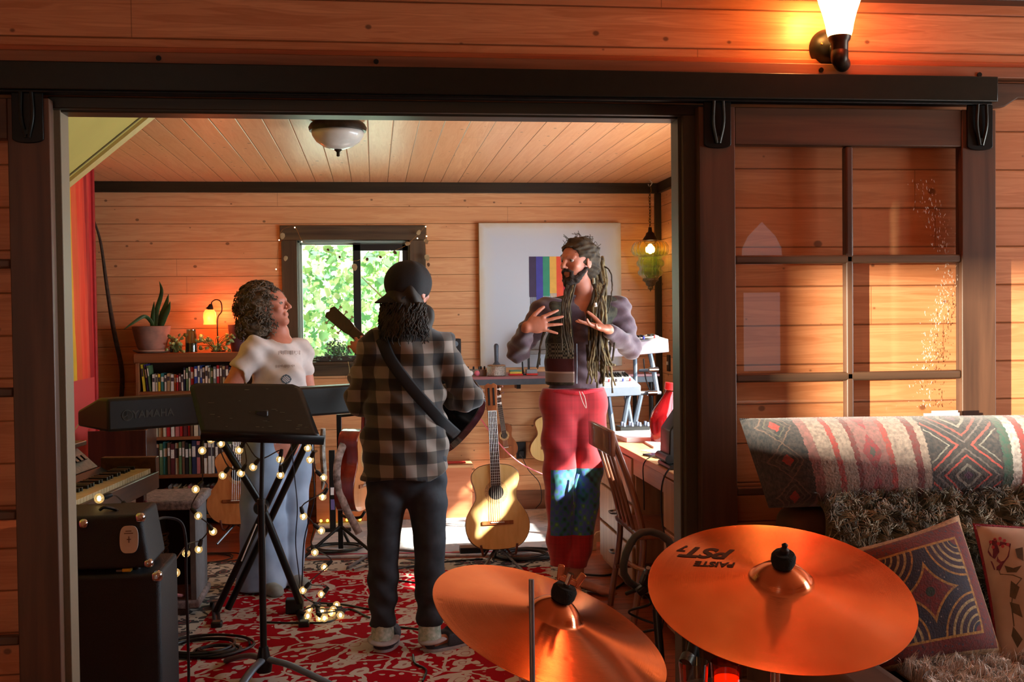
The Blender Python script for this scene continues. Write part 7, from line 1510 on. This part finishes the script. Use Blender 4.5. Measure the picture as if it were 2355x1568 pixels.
def cstand(label, C, M, spread, rx=0):
    n = M @ V((0, 0, 1)); T = Thing('cymbal_stand', label, 'cymbal stand', (C.x, C.y, 0)); t0 = C+n*.030; t1 = C-n*.10
    T.part('post', MB().cyl(t1, t0, .005, n=12), m_chrome); T.part('cup_washer', MB().lathe([(.001, .018), (.022, .02), (.03, .028), (.02, .010), (.001, .008)], C, 24, M), m_chrome, smooth=50)
    T.part('tilter', MB().lathe([(.001, -.022), (.018, -.022), (.022, -.015), (.022, .015), (.018, .022), (.001, .022)], t1, 20, rotm('Y', math.pi/2)), m_chrome, smooth=40)
    T.part('upper_tube', MB().cyl(t1, (t1.x+rx*.3, t1.y, .42), .0095, n=14), m_chrome); T.part('lower_tube', MB().cyl((t1.x+rx*.3, t1.y, .48), (t1.x+rx*.3, t1.y, .08), .0135, n=14), m_chrome)
    T.part('tube_clamp', MB().box((t1.x+rx*.3, t1.y, .47), (.04, .04, .04)), m_blkm, bevel=.006)
    for i in range(3):
        a = spread+i*2.094; e = V((t1.x+rx*.3+.26*math.cos(a), t1.y+.26*math.sin(a), .012)); T.part('leg', MB().tube([(t1.x+rx*.3, t1.y, .36), e], .009, 8), m_chrome); T.part('rubber_foot', MB().ball(e+V((0, 0, .003)), .014, 10), m_blk)
cstand('chrome stand under the large lettered copper cymbal', C2, M2, .4)
cstand('chrome stand under the tilted copper cymbal', C1, M1, .9)
# thin vertical rod before the tilted cymbal: hi-hat stand
q = P(1222, 1332, 1.60); T = Thing('hi_hat_stand', 'slim vertical steel rod rising in front of the tilted cymbal', 'hi-hat stand', (q.x, q.y, 0))
T.part('pull_rod', MB().cyl((q.x, q.y, .5), (q.x, q.y, q.z), .0040, n=12), m_steel); T.part('tube', MB().cyl((q.x, q.y, .06), (q.x, q.y, .55), .011, n=14), m_chrome)
for a in (.5, 2.6, 4.6): T.part('leg', MB().tube([(q.x, q.y, .33), (q.x+.22*math.cos(a), q.y+.22*math.sin(a), .010)], .008, 8), m_chrome)
T.part('pedal', MB().box((q.x, q.y-.1, .03), (.08, .26, .012)), m_blkm, bevel=.003)
# drum hardware with coiled cable, between chair and cymbal
c = P(1492, 1290, 3.05); T = Thing('microphone_stand', 'black boom microphone stand with clamps between desk chair and large cymbal', 'microphone stand', (P(1500, 1400, 2.9).x, 2.9, 0))
bx = P(1545, 1568, 2.9)
T.part('pole', MB().cyl((bx.x, 2.9, .05), P(1510, 1400, 3.0), .012, n=14), m_blkm); T.part('upper_pole', MB().cyl(P(1510, 1405, 3.0), P(1488, 1300, 3.05), .008, n=12), m_blkm)
for (x, y, a, s) in ((1488, 1330, .4, .03), (1502, 1352, -.5, .034), (1478, 1355, 1.0, .024), (1512, 1325, .2, .022)): cc0 = P(x, y, 3.0); T.part('clamp', MB().box(cc0, (s, s*1.2, s*1.5), rotm('Y', a)), m_blkm, bevel=.006)
for i in range(4): cc0 = P(1487+i*8, 1318+i*2, 2.98); T.part('wing_screw', MB().cyl(cc0, cc0+V((0, -.02, .02)), .006, n=10), m_steel)
T.part('boom', MB().cyl(P(1440, 1365, 3.05), P(1495, 1345, 3.0), .006, n=10), m_blkm)
for a in (.3, 2.4, 4.5): T.part('leg', MB().tube([(bx.x, 2.9, .26), (bx.x+.22*math.cos(a), 2.9+.22*math.sin(a), .010)], .009, 8), m_blkm)
b = MB(); pts = [c+V((.078*math.cos(a)+.004*math.sin(a*3), .02*math.sin(a*1.5), .082*math.sin(a))) for a in [i*.35 for i in range(19)]]; b.tube(pts, .011, 10)
o = b.obj('cable_coil', mat('grey_rubber_hose', (60, 66, 66), .5), origin=c, smooth=180); tag(o, 'thick dark cable hooped over the boom microphone stand', 'cable')
b = MB(); rg = random.Random(3); pts = [P(1490, 1350, 3.0)+V((rg.uniform(-.05, .05), rg.uniform(-.03, .03), -.03*i+rg.uniform(-.02, .02))) for i in range(9)]; b.tube(spline(pts, 5), .0035, 6)
o = b.obj('cable_tangle', m_cord, origin=pts[0], smooth=180); tag(o, 'thin dark wires tangled round the microphone stand\'s clamps', 'cable')
cc0 = P(1592, 1490, 2.6); T = Thing('tripod_leg_stand', 'dark slanting stand tube between the two cymbals', 'stand', (P(1592, 1490, 2.6).x, 2.6, 0)); e0 = P(1535, 1600, 2.45)
T.part('tube', MB().cyl(P(1596, 1478, 2.62), (e0.x-.12, 2.4, .02), .013, n=14), m_blkm); T.part('joint', MB().cyl(P(1583, 1510, 2.6), P(1575, 1528, 2.58), .018, n=14), m_blk)
T.part('rear_leg', MB().cyl(P(1596, 1478, 2.62), (cc0.x+.12, 2.75, .012), .010, n=12), m_blkm)
# candle on a small stool
c = P(1671, 1552, 2.35); T = Thing('stool', 'small dark round stool holding the amber candle glass', 'stool', (c.x, c.y, 0)); zt_ = c.z-.045
T.part('seat', MB().cyl((c.x, c.y, zt_-.03), (c.x, c.y, zt_-.001), .13, n=32), m_rosew, bevel=.006)
for a in (.8, 2.9, 5.0): T.part('leg', MB().tube([(c.x+.09*math.cos(a), c.y+.09*math.sin(a), zt_-.03), (c.x+.13*math.cos(a), c.y+.13*math.sin(a), .001)], .013, 10), m_rosew)
T = Thing('candle_glass', 'small amber candle glass at the bottom edge below the large cymbal', 'candle', (c.x, c.y, zt_)); T.part('glass', MB().lathe([(.001, 0), (.030, 0), (.034, .04), (.036, .075), (.033, .075), (.030, .01), (.001, .008)], (c.x, c.y, zt_), 28), glassm('amber_glass', (255, 150, 70), refl=1.5), smooth=50); T.part('wax', MB().cyl((c.x, c.y, zt_+.009), (c.x, c.y, zt_+.04), .027, n=24), mat('glowing_orange_wax', (255, 120, 50), .5, var=0, emit=(255, 90, 30), es=1.4))
T = Thing('drinking_glass', 'empty clear glass standing left of the amber candle', 'glass', (c.x-.075, c.y, zt_)); T.part('glass', MB().lathe([(.001, 0), (.028, 0), (.032, .06), (.034, .08), (.031, .08), (.026, .008), (.001, .006)], (c.x-.075, c.y, zt_), 28), glassm('clear_tumbler', (235, 240, 235), refl=1.6), smooth=50)
# ---- sofa
m_sofa = mat('brown_sofa_upholstery', (66, 42, 30), .75, rgb2=(92, 60, 42), scale=8, bump=.2); m_sofaw = woodm('dark_sofa_frame_timber', (66, 46, 34), (44, 30, 22), 'X')
SX0, SX1 = 1.13, 3.1
T = Thing('sofa', 'brown sofa under the glazed sliding door, draped with fleeces', 'sofa', (2.1, 2.65, 0))
T.part('base', MB().span((SX0, 2.18, .10), (SX1, 3.0, .34)), m_sofa, bevel=.03, seg=3); T.part('back', MB().span((SX0, 2.86, .30), (SX1, 3.05, .90)), m_sofa, bevel=.05, seg=4)
T.part('armrest', MB().span((SX0-.10, 2.16, .10), (SX0+.10, 3.02, .60)), m_sofa, bevel=.055, seg=4); T.part('armrest', MB().span((SX1-.1, 2.16, .10), (SX1+.1, 3.02, .60)), m_sofa, bevel=.055, seg=4)
T.part('seat_cushion', MB().span((SX0+.11, 2.14, .345), (2.1, 2.86, .53)), m_sofa, bevel=.05, seg=4); T.part('seat_cushion', MB().span((2.11, 2.14, .345), (SX1-.11, 2.86, .53)), m_sofa, bevel=.05, seg=4)
for x in (SX0, SX1):
    for y in (2.24, 2.95): T.part('leg', MB().cyl((x, y, .001), (x, y, .11), .025, n=14), m_sofaw)
def pillow(name, label, cs, thick, m, cat='cushion', n=26, pw=.42, sag=0., T=None, edge=None, group=None, power=.5, ends=0.):
    """cs: BL, BR, TR, TL world corners of the seam; m uses UV; returns object"""
    BL_, BR_, TR_, TL_ = map(V, cs); nrm = (BR_-BL_).cross(TL_-BL_).normalized(); c = (BL_+BR_+TR_+TL_)/4; vs = []; uv = []; fs = []
    if nrm.y > 0: nrm = -nrm
    for side in (1, -1):
        for j in range(n+1):
            for i in range(n+1):
                u, v = i/n, j/n; a, b_ = 2*u-1, 2*v-1; pin = .055*(1-ends)
                uu = u+(.5-u)*pin*(1-b_*b_)*-0+0; q = BL_*(1-u)*(1-v)+BR_*u*(1-v)+TR_*u*v+TL_*(1-u)*v; q = q+(c-q)*pin*(1-min(abs(a), abs(b_))**2)*max(abs(a), abs(b_))**3
                h = (max(0, 1-abs(a)**(2.6+4*ends))*max(0, 1-abs(b_)**2.6))**power; q = q+nrm*(thick/2*h*side)+V((0, 0, -sag*h)); w = .0025*math.sin(9*u+4*v)*h; q = q+nrm*w
                vs.append(q-c); uv.append((u, v))
    N = (n+1)*(n+1)
    for j in range(n):
        for i in range(n):
            k = j*(n+1)+i; fs.append((k, k+1, k+n+2, k+n+1)); fs.append((N+k+n+1, N+k+n+2, N+k+1, N+k))
    me = bpy.data.meshes.new(name); me.from_pydata(vs, [], fs); ul = me.uv_layers.new(name='UVMap')
    for p in me.polygons:
        for li in p.loop_indices: ul.data[li].uv = uv[me.loops[li].vertex_index]
    me.materials.append(m); o = mesh_obj(name, me, None, 180, loc=c); tag(o, label, cat, group); return o
def uvm(name):
    m, t, b = base_mat(name); tc = t.nodes.new('ShaderNodeTexCoord'); sp_ = t.nodes.new('ShaderNodeSeparateXYZ'); lk(t, tc.outputs['UV'], sp_.inputs[0]); return m, t, b, tc, sp_.outputs[0], sp_.outputs[1]
def band_(t, x, a, b_): return mathn(t, 'MULTIPLY', mathn(t, 'GREATER_THAN', x, a), mathn(t, 'LESS_THAN', x, b_))
# kilim bolster
m, t, b, tc, U, Vv = uvm('woven_kilim')
wob = t.nodes.new('ShaderNodeTexNoise'); wob.inputs['Scale'].default_value = 30; wob.inputs['Detail'].default_value = 6; lk(t, tc.outputs['UV'], wob.inputs['Vector'])
U2 = mathn(t, 'MULTIPLY_ADD', mathn(t, 'SUBTRACT', wob.outputs[0], .5), .012, U)
G = lin((168, 152, 140)); Wt = lin((206, 200, 194)); R_ = lin((170, 70, 66)); Pk = lin((150, 104, 102)); Dk = lin((50, 54, 58)); Gn = lin((54, 96, 82)); Mn = lin((118, 52, 54))
col = ramp(t, U2, [(0, Dk), (.085, Pk), (.105, G), (.135, R_), (.145, G), (.175, Mn), (.185, Pk), (.245, R_), (.255, G), (.285, G), (.30, Mn), (.315, G), (.33, Dk), (.485, Gn), (.505, Wt), (.525, R_), (.54, Wt), (.565, R_), (.578, Wt), (.60, Pk), (.665, Wt), (.685, R_), (.695, Wt), (.735, R_), (.745, Wt), (.765, Pk)], 'CONSTANT')
def diamonds(t, cu, su, sv, ph=0):
    a = mathn(t, 'ABSOLUTE', mathn(t, 'DIVIDE', mathn(t, 'SUBTRACT', U2, cu), su)); bq = mathn(t, 'ABSOLUTE', mathn(t, 'SUBTRACT', mathn(t, 'FRACT', mathn(t, 'ADD', mathn(t, 'MULTIPLY', Vv, sv), ph)), .5)); return mathn(t, 'ADD', a, mathn(t, 'MULTIPLY', bq, 2))
dd = diamonds(t, .41, .075, 1.5, .1); inb = band_(t, U2, .335, .484)
for a, bq, c_ in ((.30, .40, (150, 150, 140)), (.62, .70, (206, 84, 76)), (.86, .93, (120, 112, 110)), (1.15, 1.24, (206, 84, 76)), (.0, .14, (90, 60, 90)), (1.4, 1.46, (150, 150, 140))): col = mixc(t, mathn(t, 'MULTIPLY', inb, band_(t, dd, a, bq)), col, lin(c_))
dd = diamonds(t, .215, .022, 2.2, .3); inb = band_(t, U2, .19, .243)
for a, bq, c_ in ((.0, .3, (50, 80, 76)), (.3, .9, (150, 40, 56))): col = mixc(t, mathn(t, 'MULTIPLY', mathn(t, 'MULTIPLY', inb, band_(t, dd, a, bq)), .8), col, lin(c_))
dd = diamonds(t, .632, .022, 2.2, .2); inb = band_(t, U2, .604, .662)
for a, bq, c_ in ((.0, .3, (200, 50, 56)), (.45, .6, (214, 190, 184)), (.8, .95, (200, 170, 170))): col = mixc(t, mathn(t, 'MULTIPLY', inb, band_(t, dd, a, bq)), col, lin(c_))
dd = diamonds(t, .045, .03, 2.6, .25); inb = band_(t, U2, .004, .082)
for a, bq, c_ in ((.0, .35, (170, 60, 56)), (.6, .7, (90, 90, 80)), (.95, 1.05, (110, 90, 80))): col = mixc(t, mathn(t, 'MULTIPLY', inb, band_(t, dd, a, bq)), col, lin(c_))
fz = t.nodes.new('ShaderNodeTexNoise'); fz.inputs['Scale'].default_value = 95; fz.inputs['Detail'].default_value = 4; lk(t, tc.outputs['Object'], fz.inputs['Vector']); col = mixc(t, ramp(t, fz.outputs[0], [(.35, (.05, .05, .05)), (.75, (.8, .8, .8))]), col, lin((96, 86, 82)))
lk(t, col, b.inputs['Base Color']); b.inputs['Roughness'].default_value = .95; b.inputs['Sheen Weight'].default_value = .3
bp = t.nodes.new('ShaderNodeBump'); bp.inputs['Strength'].default_value = .6; bp.inputs['Distance'].default_value = .003; w2 = t.nodes.new('ShaderNodeTexNoise'); w2.inputs['Scale'].default_value = 160; lk(t, tc.outputs['Object'], w2.inputs['Vector']); lk(t, w2.outputs[0], bp.inputs['Height']); lk(t, bp.outputs[0], b.inputs['Normal'])
pillow('bolster', 'long striped kilim bolster along the sofa back, against the glazed door', [P(1768, 1168, 2.93), P(2760, 1140, 2.93), P(2760, 952, 2.99), P(1700, 962, 2.99)], .26, m, n=44, power=.42, ends=1.0)
# square suzani cushion
m, t, b, tc, U, Vv = uvm('embroidered_arc_and_star_cloth')
uu = mathn(t, 'MINIMUM', U, mathn(t, 'SUBTRACT', 1, U)); vv = mathn(t, 'MINIMUM', Vv, mathn(t, 'SUBTRACT', 1, Vv)); mm = mathn(t, 'MINIMUM', uu, vv)
du = mathn(t, 'SUBTRACT', uu, .17); dv_ = mathn(t, 'SUBTRACT', vv, .17); r_ = mathn(t, 'SQRT', mathn(t, 'ADD', mathn(t, 'MULTIPLY', du, du), mathn(t, 'MULTIPLY', dv_, dv_)))
NV = lin((40, 40, 56)); YL_ = lin((176, 128, 60)); RD = lin((112, 40, 36)); PL = lin((54, 36, 50)); CR_ = lin((170, 148, 100)); BE = lin((186, 156, 116))
ds_ = t.nodes.new('ShaderNodeTexVoronoi'); ds_.inputs['Scale'].default_value = 26; lk(t, tc.outputs['UV'], ds_.inputs['Vector'])
field = mixc(t, mathn(t, 'LESS_THAN', ds_.outputs['Distance'], .16), NV, lin((130, 116, 110)))
ins = ramp(t, r_, [(0, RD), (.04, NV), (.06, CR_), (.068, PL), (.10, CR_), (.115, PL), (.15, CR_), (.17, PL), (.20, CR_), (.222, PL), (.255, YL_), (.272, NV), (.2725, NV)], 'CONSTANT')
ins = mixc(t, mathn(t, 'GREATER_THAN', r_, .273), ins, field); ins = mixc(t, band_(t, r_, .345, .362), ins, YL_)
star = mixc(t, mathn(t, 'LESS_THAN', ds_.outputs['Distance'], .14), RD, lin((90, 60, 60))); ins = mixc(t, mathn(t, 'GREATER_THAN', r_, .362), ins, star)
cr0 = mathn(t, 'SQRT', mathn(t, 'ADD', mathn(t, 'POWER', mathn(t, 'SUBTRACT', U, .5), 2), mathn(t, 'POWER', mathn(t, 'SUBTRACT', Vv, .5), 2))); ins = mixc(t, mathn(t, 'LESS_THAN', cr0, .035), ins, lin((40, 60, 50)))
br = mixc(t, mathn(t, 'LESS_THAN', ds_.outputs['Distance'], .22), RD, lin((70, 58, 74)))
c_ = mixc(t, mathn(t, 'LESS_THAN', mm, .17), ins, YL_); c_ = mixc(t, mathn(t, 'LESS_THAN', mm, .152), c_, br); sn = mathn(t, 'MULTIPLY', mathn(t, 'SINE', mathn(t, 'MULTIPLY', mathn(t, 'ADD', U, Vv), 110)), .12)
c_ = mixc(t, mathn(t, 'LESS_THAN', mm, .045), c_, BE); fz = t.nodes.new('ShaderNodeTexNoise'); fz.inputs['Scale'].default_value = 110; fz.inputs['Detail'].default_value = 3; lk(t, tc.outputs['Object'], fz.inputs['Vector']); c_ = mixc(t, ramp(t, fz.outputs[0], [(.4, (.0, .0, .0)), (.7, (.65, .65, .65))]), c_, lin((60, 46, 50)))
lk(t, c_, b.inputs['Base Color']); b.inputs['Roughness'].default_value = .9; b.inputs['Sheen Weight'].default_value = .2
w2 = t.nodes.new('ShaderNodeTexNoise'); w2.inputs['Scale'].default_value = 220; bp = t.nodes.new('ShaderNodeBump'); bp.inputs['Strength'].default_value = .5; bp.inputs['Distance'].default_value = .002; lk(t, tc.outputs['Object'], w2.inputs['Vector']); lk(t, w2.outputs[0], bp.inputs['Height']); lk(t, bp.outputs[0], b.inputs['Normal'])
pillow('square_cushion', 'square embroidered cushion with arcs and a red star, beside the large cymbal', [P(1990, 1560, 2.56), P(2308, 1506, 2.56), P(2205, 1184, 2.72), P(1945, 1266, 2.70)], .15, m)
# floral cushion
FC = [P(2296, 1556, 2.56), P(2640, 1560, 2.52), P(2610, 1210, 2.7), P(2240, 1206, 2.72)]
o = pillow('floral_cushion', 'cream cushion with plum flowers and crimson piping, at the right edge', FC, .15, mat('cream_linen', (176, 150, 128), .9, rgb2=(196, 174, 154), scale=9, bump=.1))
oc = V(o.location); b = MB(); pts = [q+(oc-q)*.0 for q in [FC[0], FC[1], FC[2], FC[3], FC[0]]]; seg = []
for i in range(4):
    for k in range(10):
        u = k/10; q = FC[i]*(1-u)+FC[(i+1) % 4]*u; a_ = 2*u-1; seg.append(q+(oc-q)*.055*(1-a_*a_))
seg.append(seg[0]); b.tube(seg, .0045, 8); b.v = [V(v)-oc for v in b.v]; p_ = b.obj('piping', mat('crimson_piping', (134, 34, 48), .8, bump=.6, scale=200), o, smooth=180)
bvf = BVHTree.FromPolygons([v.co+oc for v in o.data.vertices], [p.vertices[:] for p in o.data.polygons])
def onf(px_, py_, lift=.0015):
    dr = (P(px_, py_, 3)-EYE).normalized(); r_ = bvf.ray_cast(EYE, dr); return (r_[0]-dr*lift) if r_[0] else P(px_, py_, 2.5)
def emb(name, polys, m, tubes=()):
    b = MB()
    for poly in polys: b.add([onf(x, y) for x, y in poly], [tuple(range(len(poly)))])
    for pts, r in tubes: b.tube([onf(x, y, .0005) for x, y in pts], r, 5)
    b.v = [V(v)-oc for v in b.v]; return b.obj(name, m, o, smooth=0)
emb('embroidered_flower', [[(2285+12*math.cos(a)*(1+.2*math.sin(5*a)), 1262+22*math.sin(a)*(1+.1*math.cos(5*a))) for a in [i*math.pi/9 for i in range(18)]], [(2300, 1245), (2325, 1250), (2320, 1280), (2305, 1300), (2292, 1290)], [(2278, 1290), (2308, 1296), (2300, 1312), (2286, 1310)]], mat('plum_embroidery', (104, 44, 62), .9, var=.3, scale=80))
emb('embroidered_petals', [[(x+4*math.cos(a), y+4*math.sin(a)) for a in [i*math.pi/4 for i in range(8)]] for x, y in ((2278, 1246), (2288, 1240), (2300, 1238), (2310, 1243), (2318, 1252), (2296, 1250), (2284, 1258), (2306, 1256))], mat('rose_embroidery', (166, 60, 70), .9))
emb('embroidered_stem', [[(2325, 1335), (2345, 1350), (2335, 1378), (2322, 1372)], [(2322, 1384), (2344, 1390), (2352, 1420), (2328, 1408)], [(2330, 1440), (2352, 1470), (2340, 1490), (2326, 1462)], [(2310, 1300), (2330, 1306), (2350, 1300), (2338, 1316), (2316, 1316)], [(2335, 1262), (2352, 1258), (2354, 1290), (2340, 1282)]], mat('brown_green_embroidery', (86, 72, 52), .9, var=.3), [(((2296, 1308), (2300, 1320), (2330, 1322), (2350, 1330)), .0014), (((2350, 1330), (2332, 1352), (2326, 1390), (2332, 1440)), .0014)])
# ---- fleeces
def fleece(name, label, surf, lean, nb, L, cols, mname, wid=.0013, base_sub=30, seed=1, curl=.62):
    """surf(u,v)->(point, normal); blades of wool over an undersheet"""
    rg = random.Random(seed); T = Thing(name, label, 'sheepskin', surf(.5, .5)[0])
    b = MB(); b.grid(lambda u, v: surf(u, v)[0], base_sub, base_sub); T.part('hide', b, mat(mname+'_hide', cols[0], .9), solid=.012, smooth=180)
    vs = []; fs = []; ms = []; ncl = nb//14
    for i in range(ncl):
        u, v = rg.random(), rg.random(); cd_ = V((rg.gauss(0, .55), rg.gauss(0, .35), rg.gauss(0, .3))); p0_, n0 = surf(u, v); mi = rg.choices(range(len(cols)), [1]*len(cols))[0]; tip = p0_+(n0*1.0+lean*1.0+cd_*curl).normalized()*L*rg.uniform(.7, 1.15)
        for k in range(14):
            uu_, vv_ = min(1, max(0, u+rg.gauss(0, .011))), min(1, max(0, v+rg.gauss(0, .022))); q, n = surf(uu_, vv_); e = tip+V((rg.gauss(0, .004), rg.gauss(0, .004), rg.gauss(0, .004))); mid = (q+e)/2+n*L*.28+V((rg.gauss(0, .002), 0, rg.gauss(0, .002)))
            sd = (e-q).cross(n); sd = (sd.normalized() if sd.length > 1e-6 else V((1, 0, 0)))*wid; o0 = len(vs); vs += [q-sd, q+sd, mid+sd*.8, mid-sd*.8, e]; fs += [(o0, o0+1, o0+2, o0+3), (o0+3, o0+2, o0+4)]; ms += [mi, mi]
    b = MB(); b.v = vs; b.f = fs; b.mi = ms; k = T.part('wool', b, [mat('%s_%d' % (mname, i), c, .85, var=.1, sheen=.3) for i, c in enumerate(cols)], smooth=180); k['kind'] = 'stuff'; return T
def surf_back(u, v):   # draped over the sofa back and down its front
    x = 1.19+u*1.45; s = v*.62; hx = .012*math.sin(9*x)+.02*math.sin(4*x+1)
    if s < .12: y, z, n = 3.0-s, .945+.012*math.sin(x*7), V((0, -.25, 1))
    elif s < .22: a = (s-.12)/.10*math.pi/2; y, z, n = 2.88-.065*math.sin(a), .88+.065*math.cos(a)+.012*math.sin(x*7), V((0, -math.sin(a), math.cos(a)))
    else: y, z, n = 2.815-(s-.22)*.14, .88-(s-.22), V((0, -1, .12))
    return V((x+.012*math.sin(13*s+5*u), y+hx*.5, z-.03*(1-min(1, u*6))*(1))), n.normalized()
fleece('sheepskin', 'grey-brown sheepskin draped over the sofa back below the kilim bolster', surf_back, V((0, -.1, -.35)), 56000, .055, [(104, 98, 76), (142, 134, 108), (82, 76, 58), (176, 170, 144), (124, 116, 92)], 'taupe_wool', seed=2)
def surf_seat(u, v):
    x = 1.27+u*1.35; y = 2.08+v*.70; z = .555+.012*math.sin(6*x+2)+.01*math.sin(8*y)-(.05*(1-v*5)**2 if v < .2 else 0); return V((x, y, z)), V((0, -.15, 1)).normalized()
fleece('sheepskin', 'pale cream sheepskin spread on the sofa seat under the cushions', surf_seat, V((0, -.25, .0)), 44000, .055, [(196, 176, 160), (222, 208, 194), (176, 152, 136), (232, 222, 212)], 'cream_wool', seed=5)
# ledge board with a pale folder behind the bolster
T = Thing('paper_folder', 'pale blue paper edge sticking up behind the kilim bolster', 'folder', P(2170, 968, 3.1)); a, b_ = P(2122, 950, 3.13), P(2203, 985, 3.13)
T.part('sheet', MB().span((a.x, 3.12, .88), (b_.x, 3.125, a.z)), mat('pale_blue_paper', (170, 180, 196), .8), smooth=0); T.part('sheet', MB().span((a.x+.03, 3.13, .88), (b_.x-.0, 3.134, a.z+.006)), m_paper, smooth=0)
bpy.context.view_layer.update()
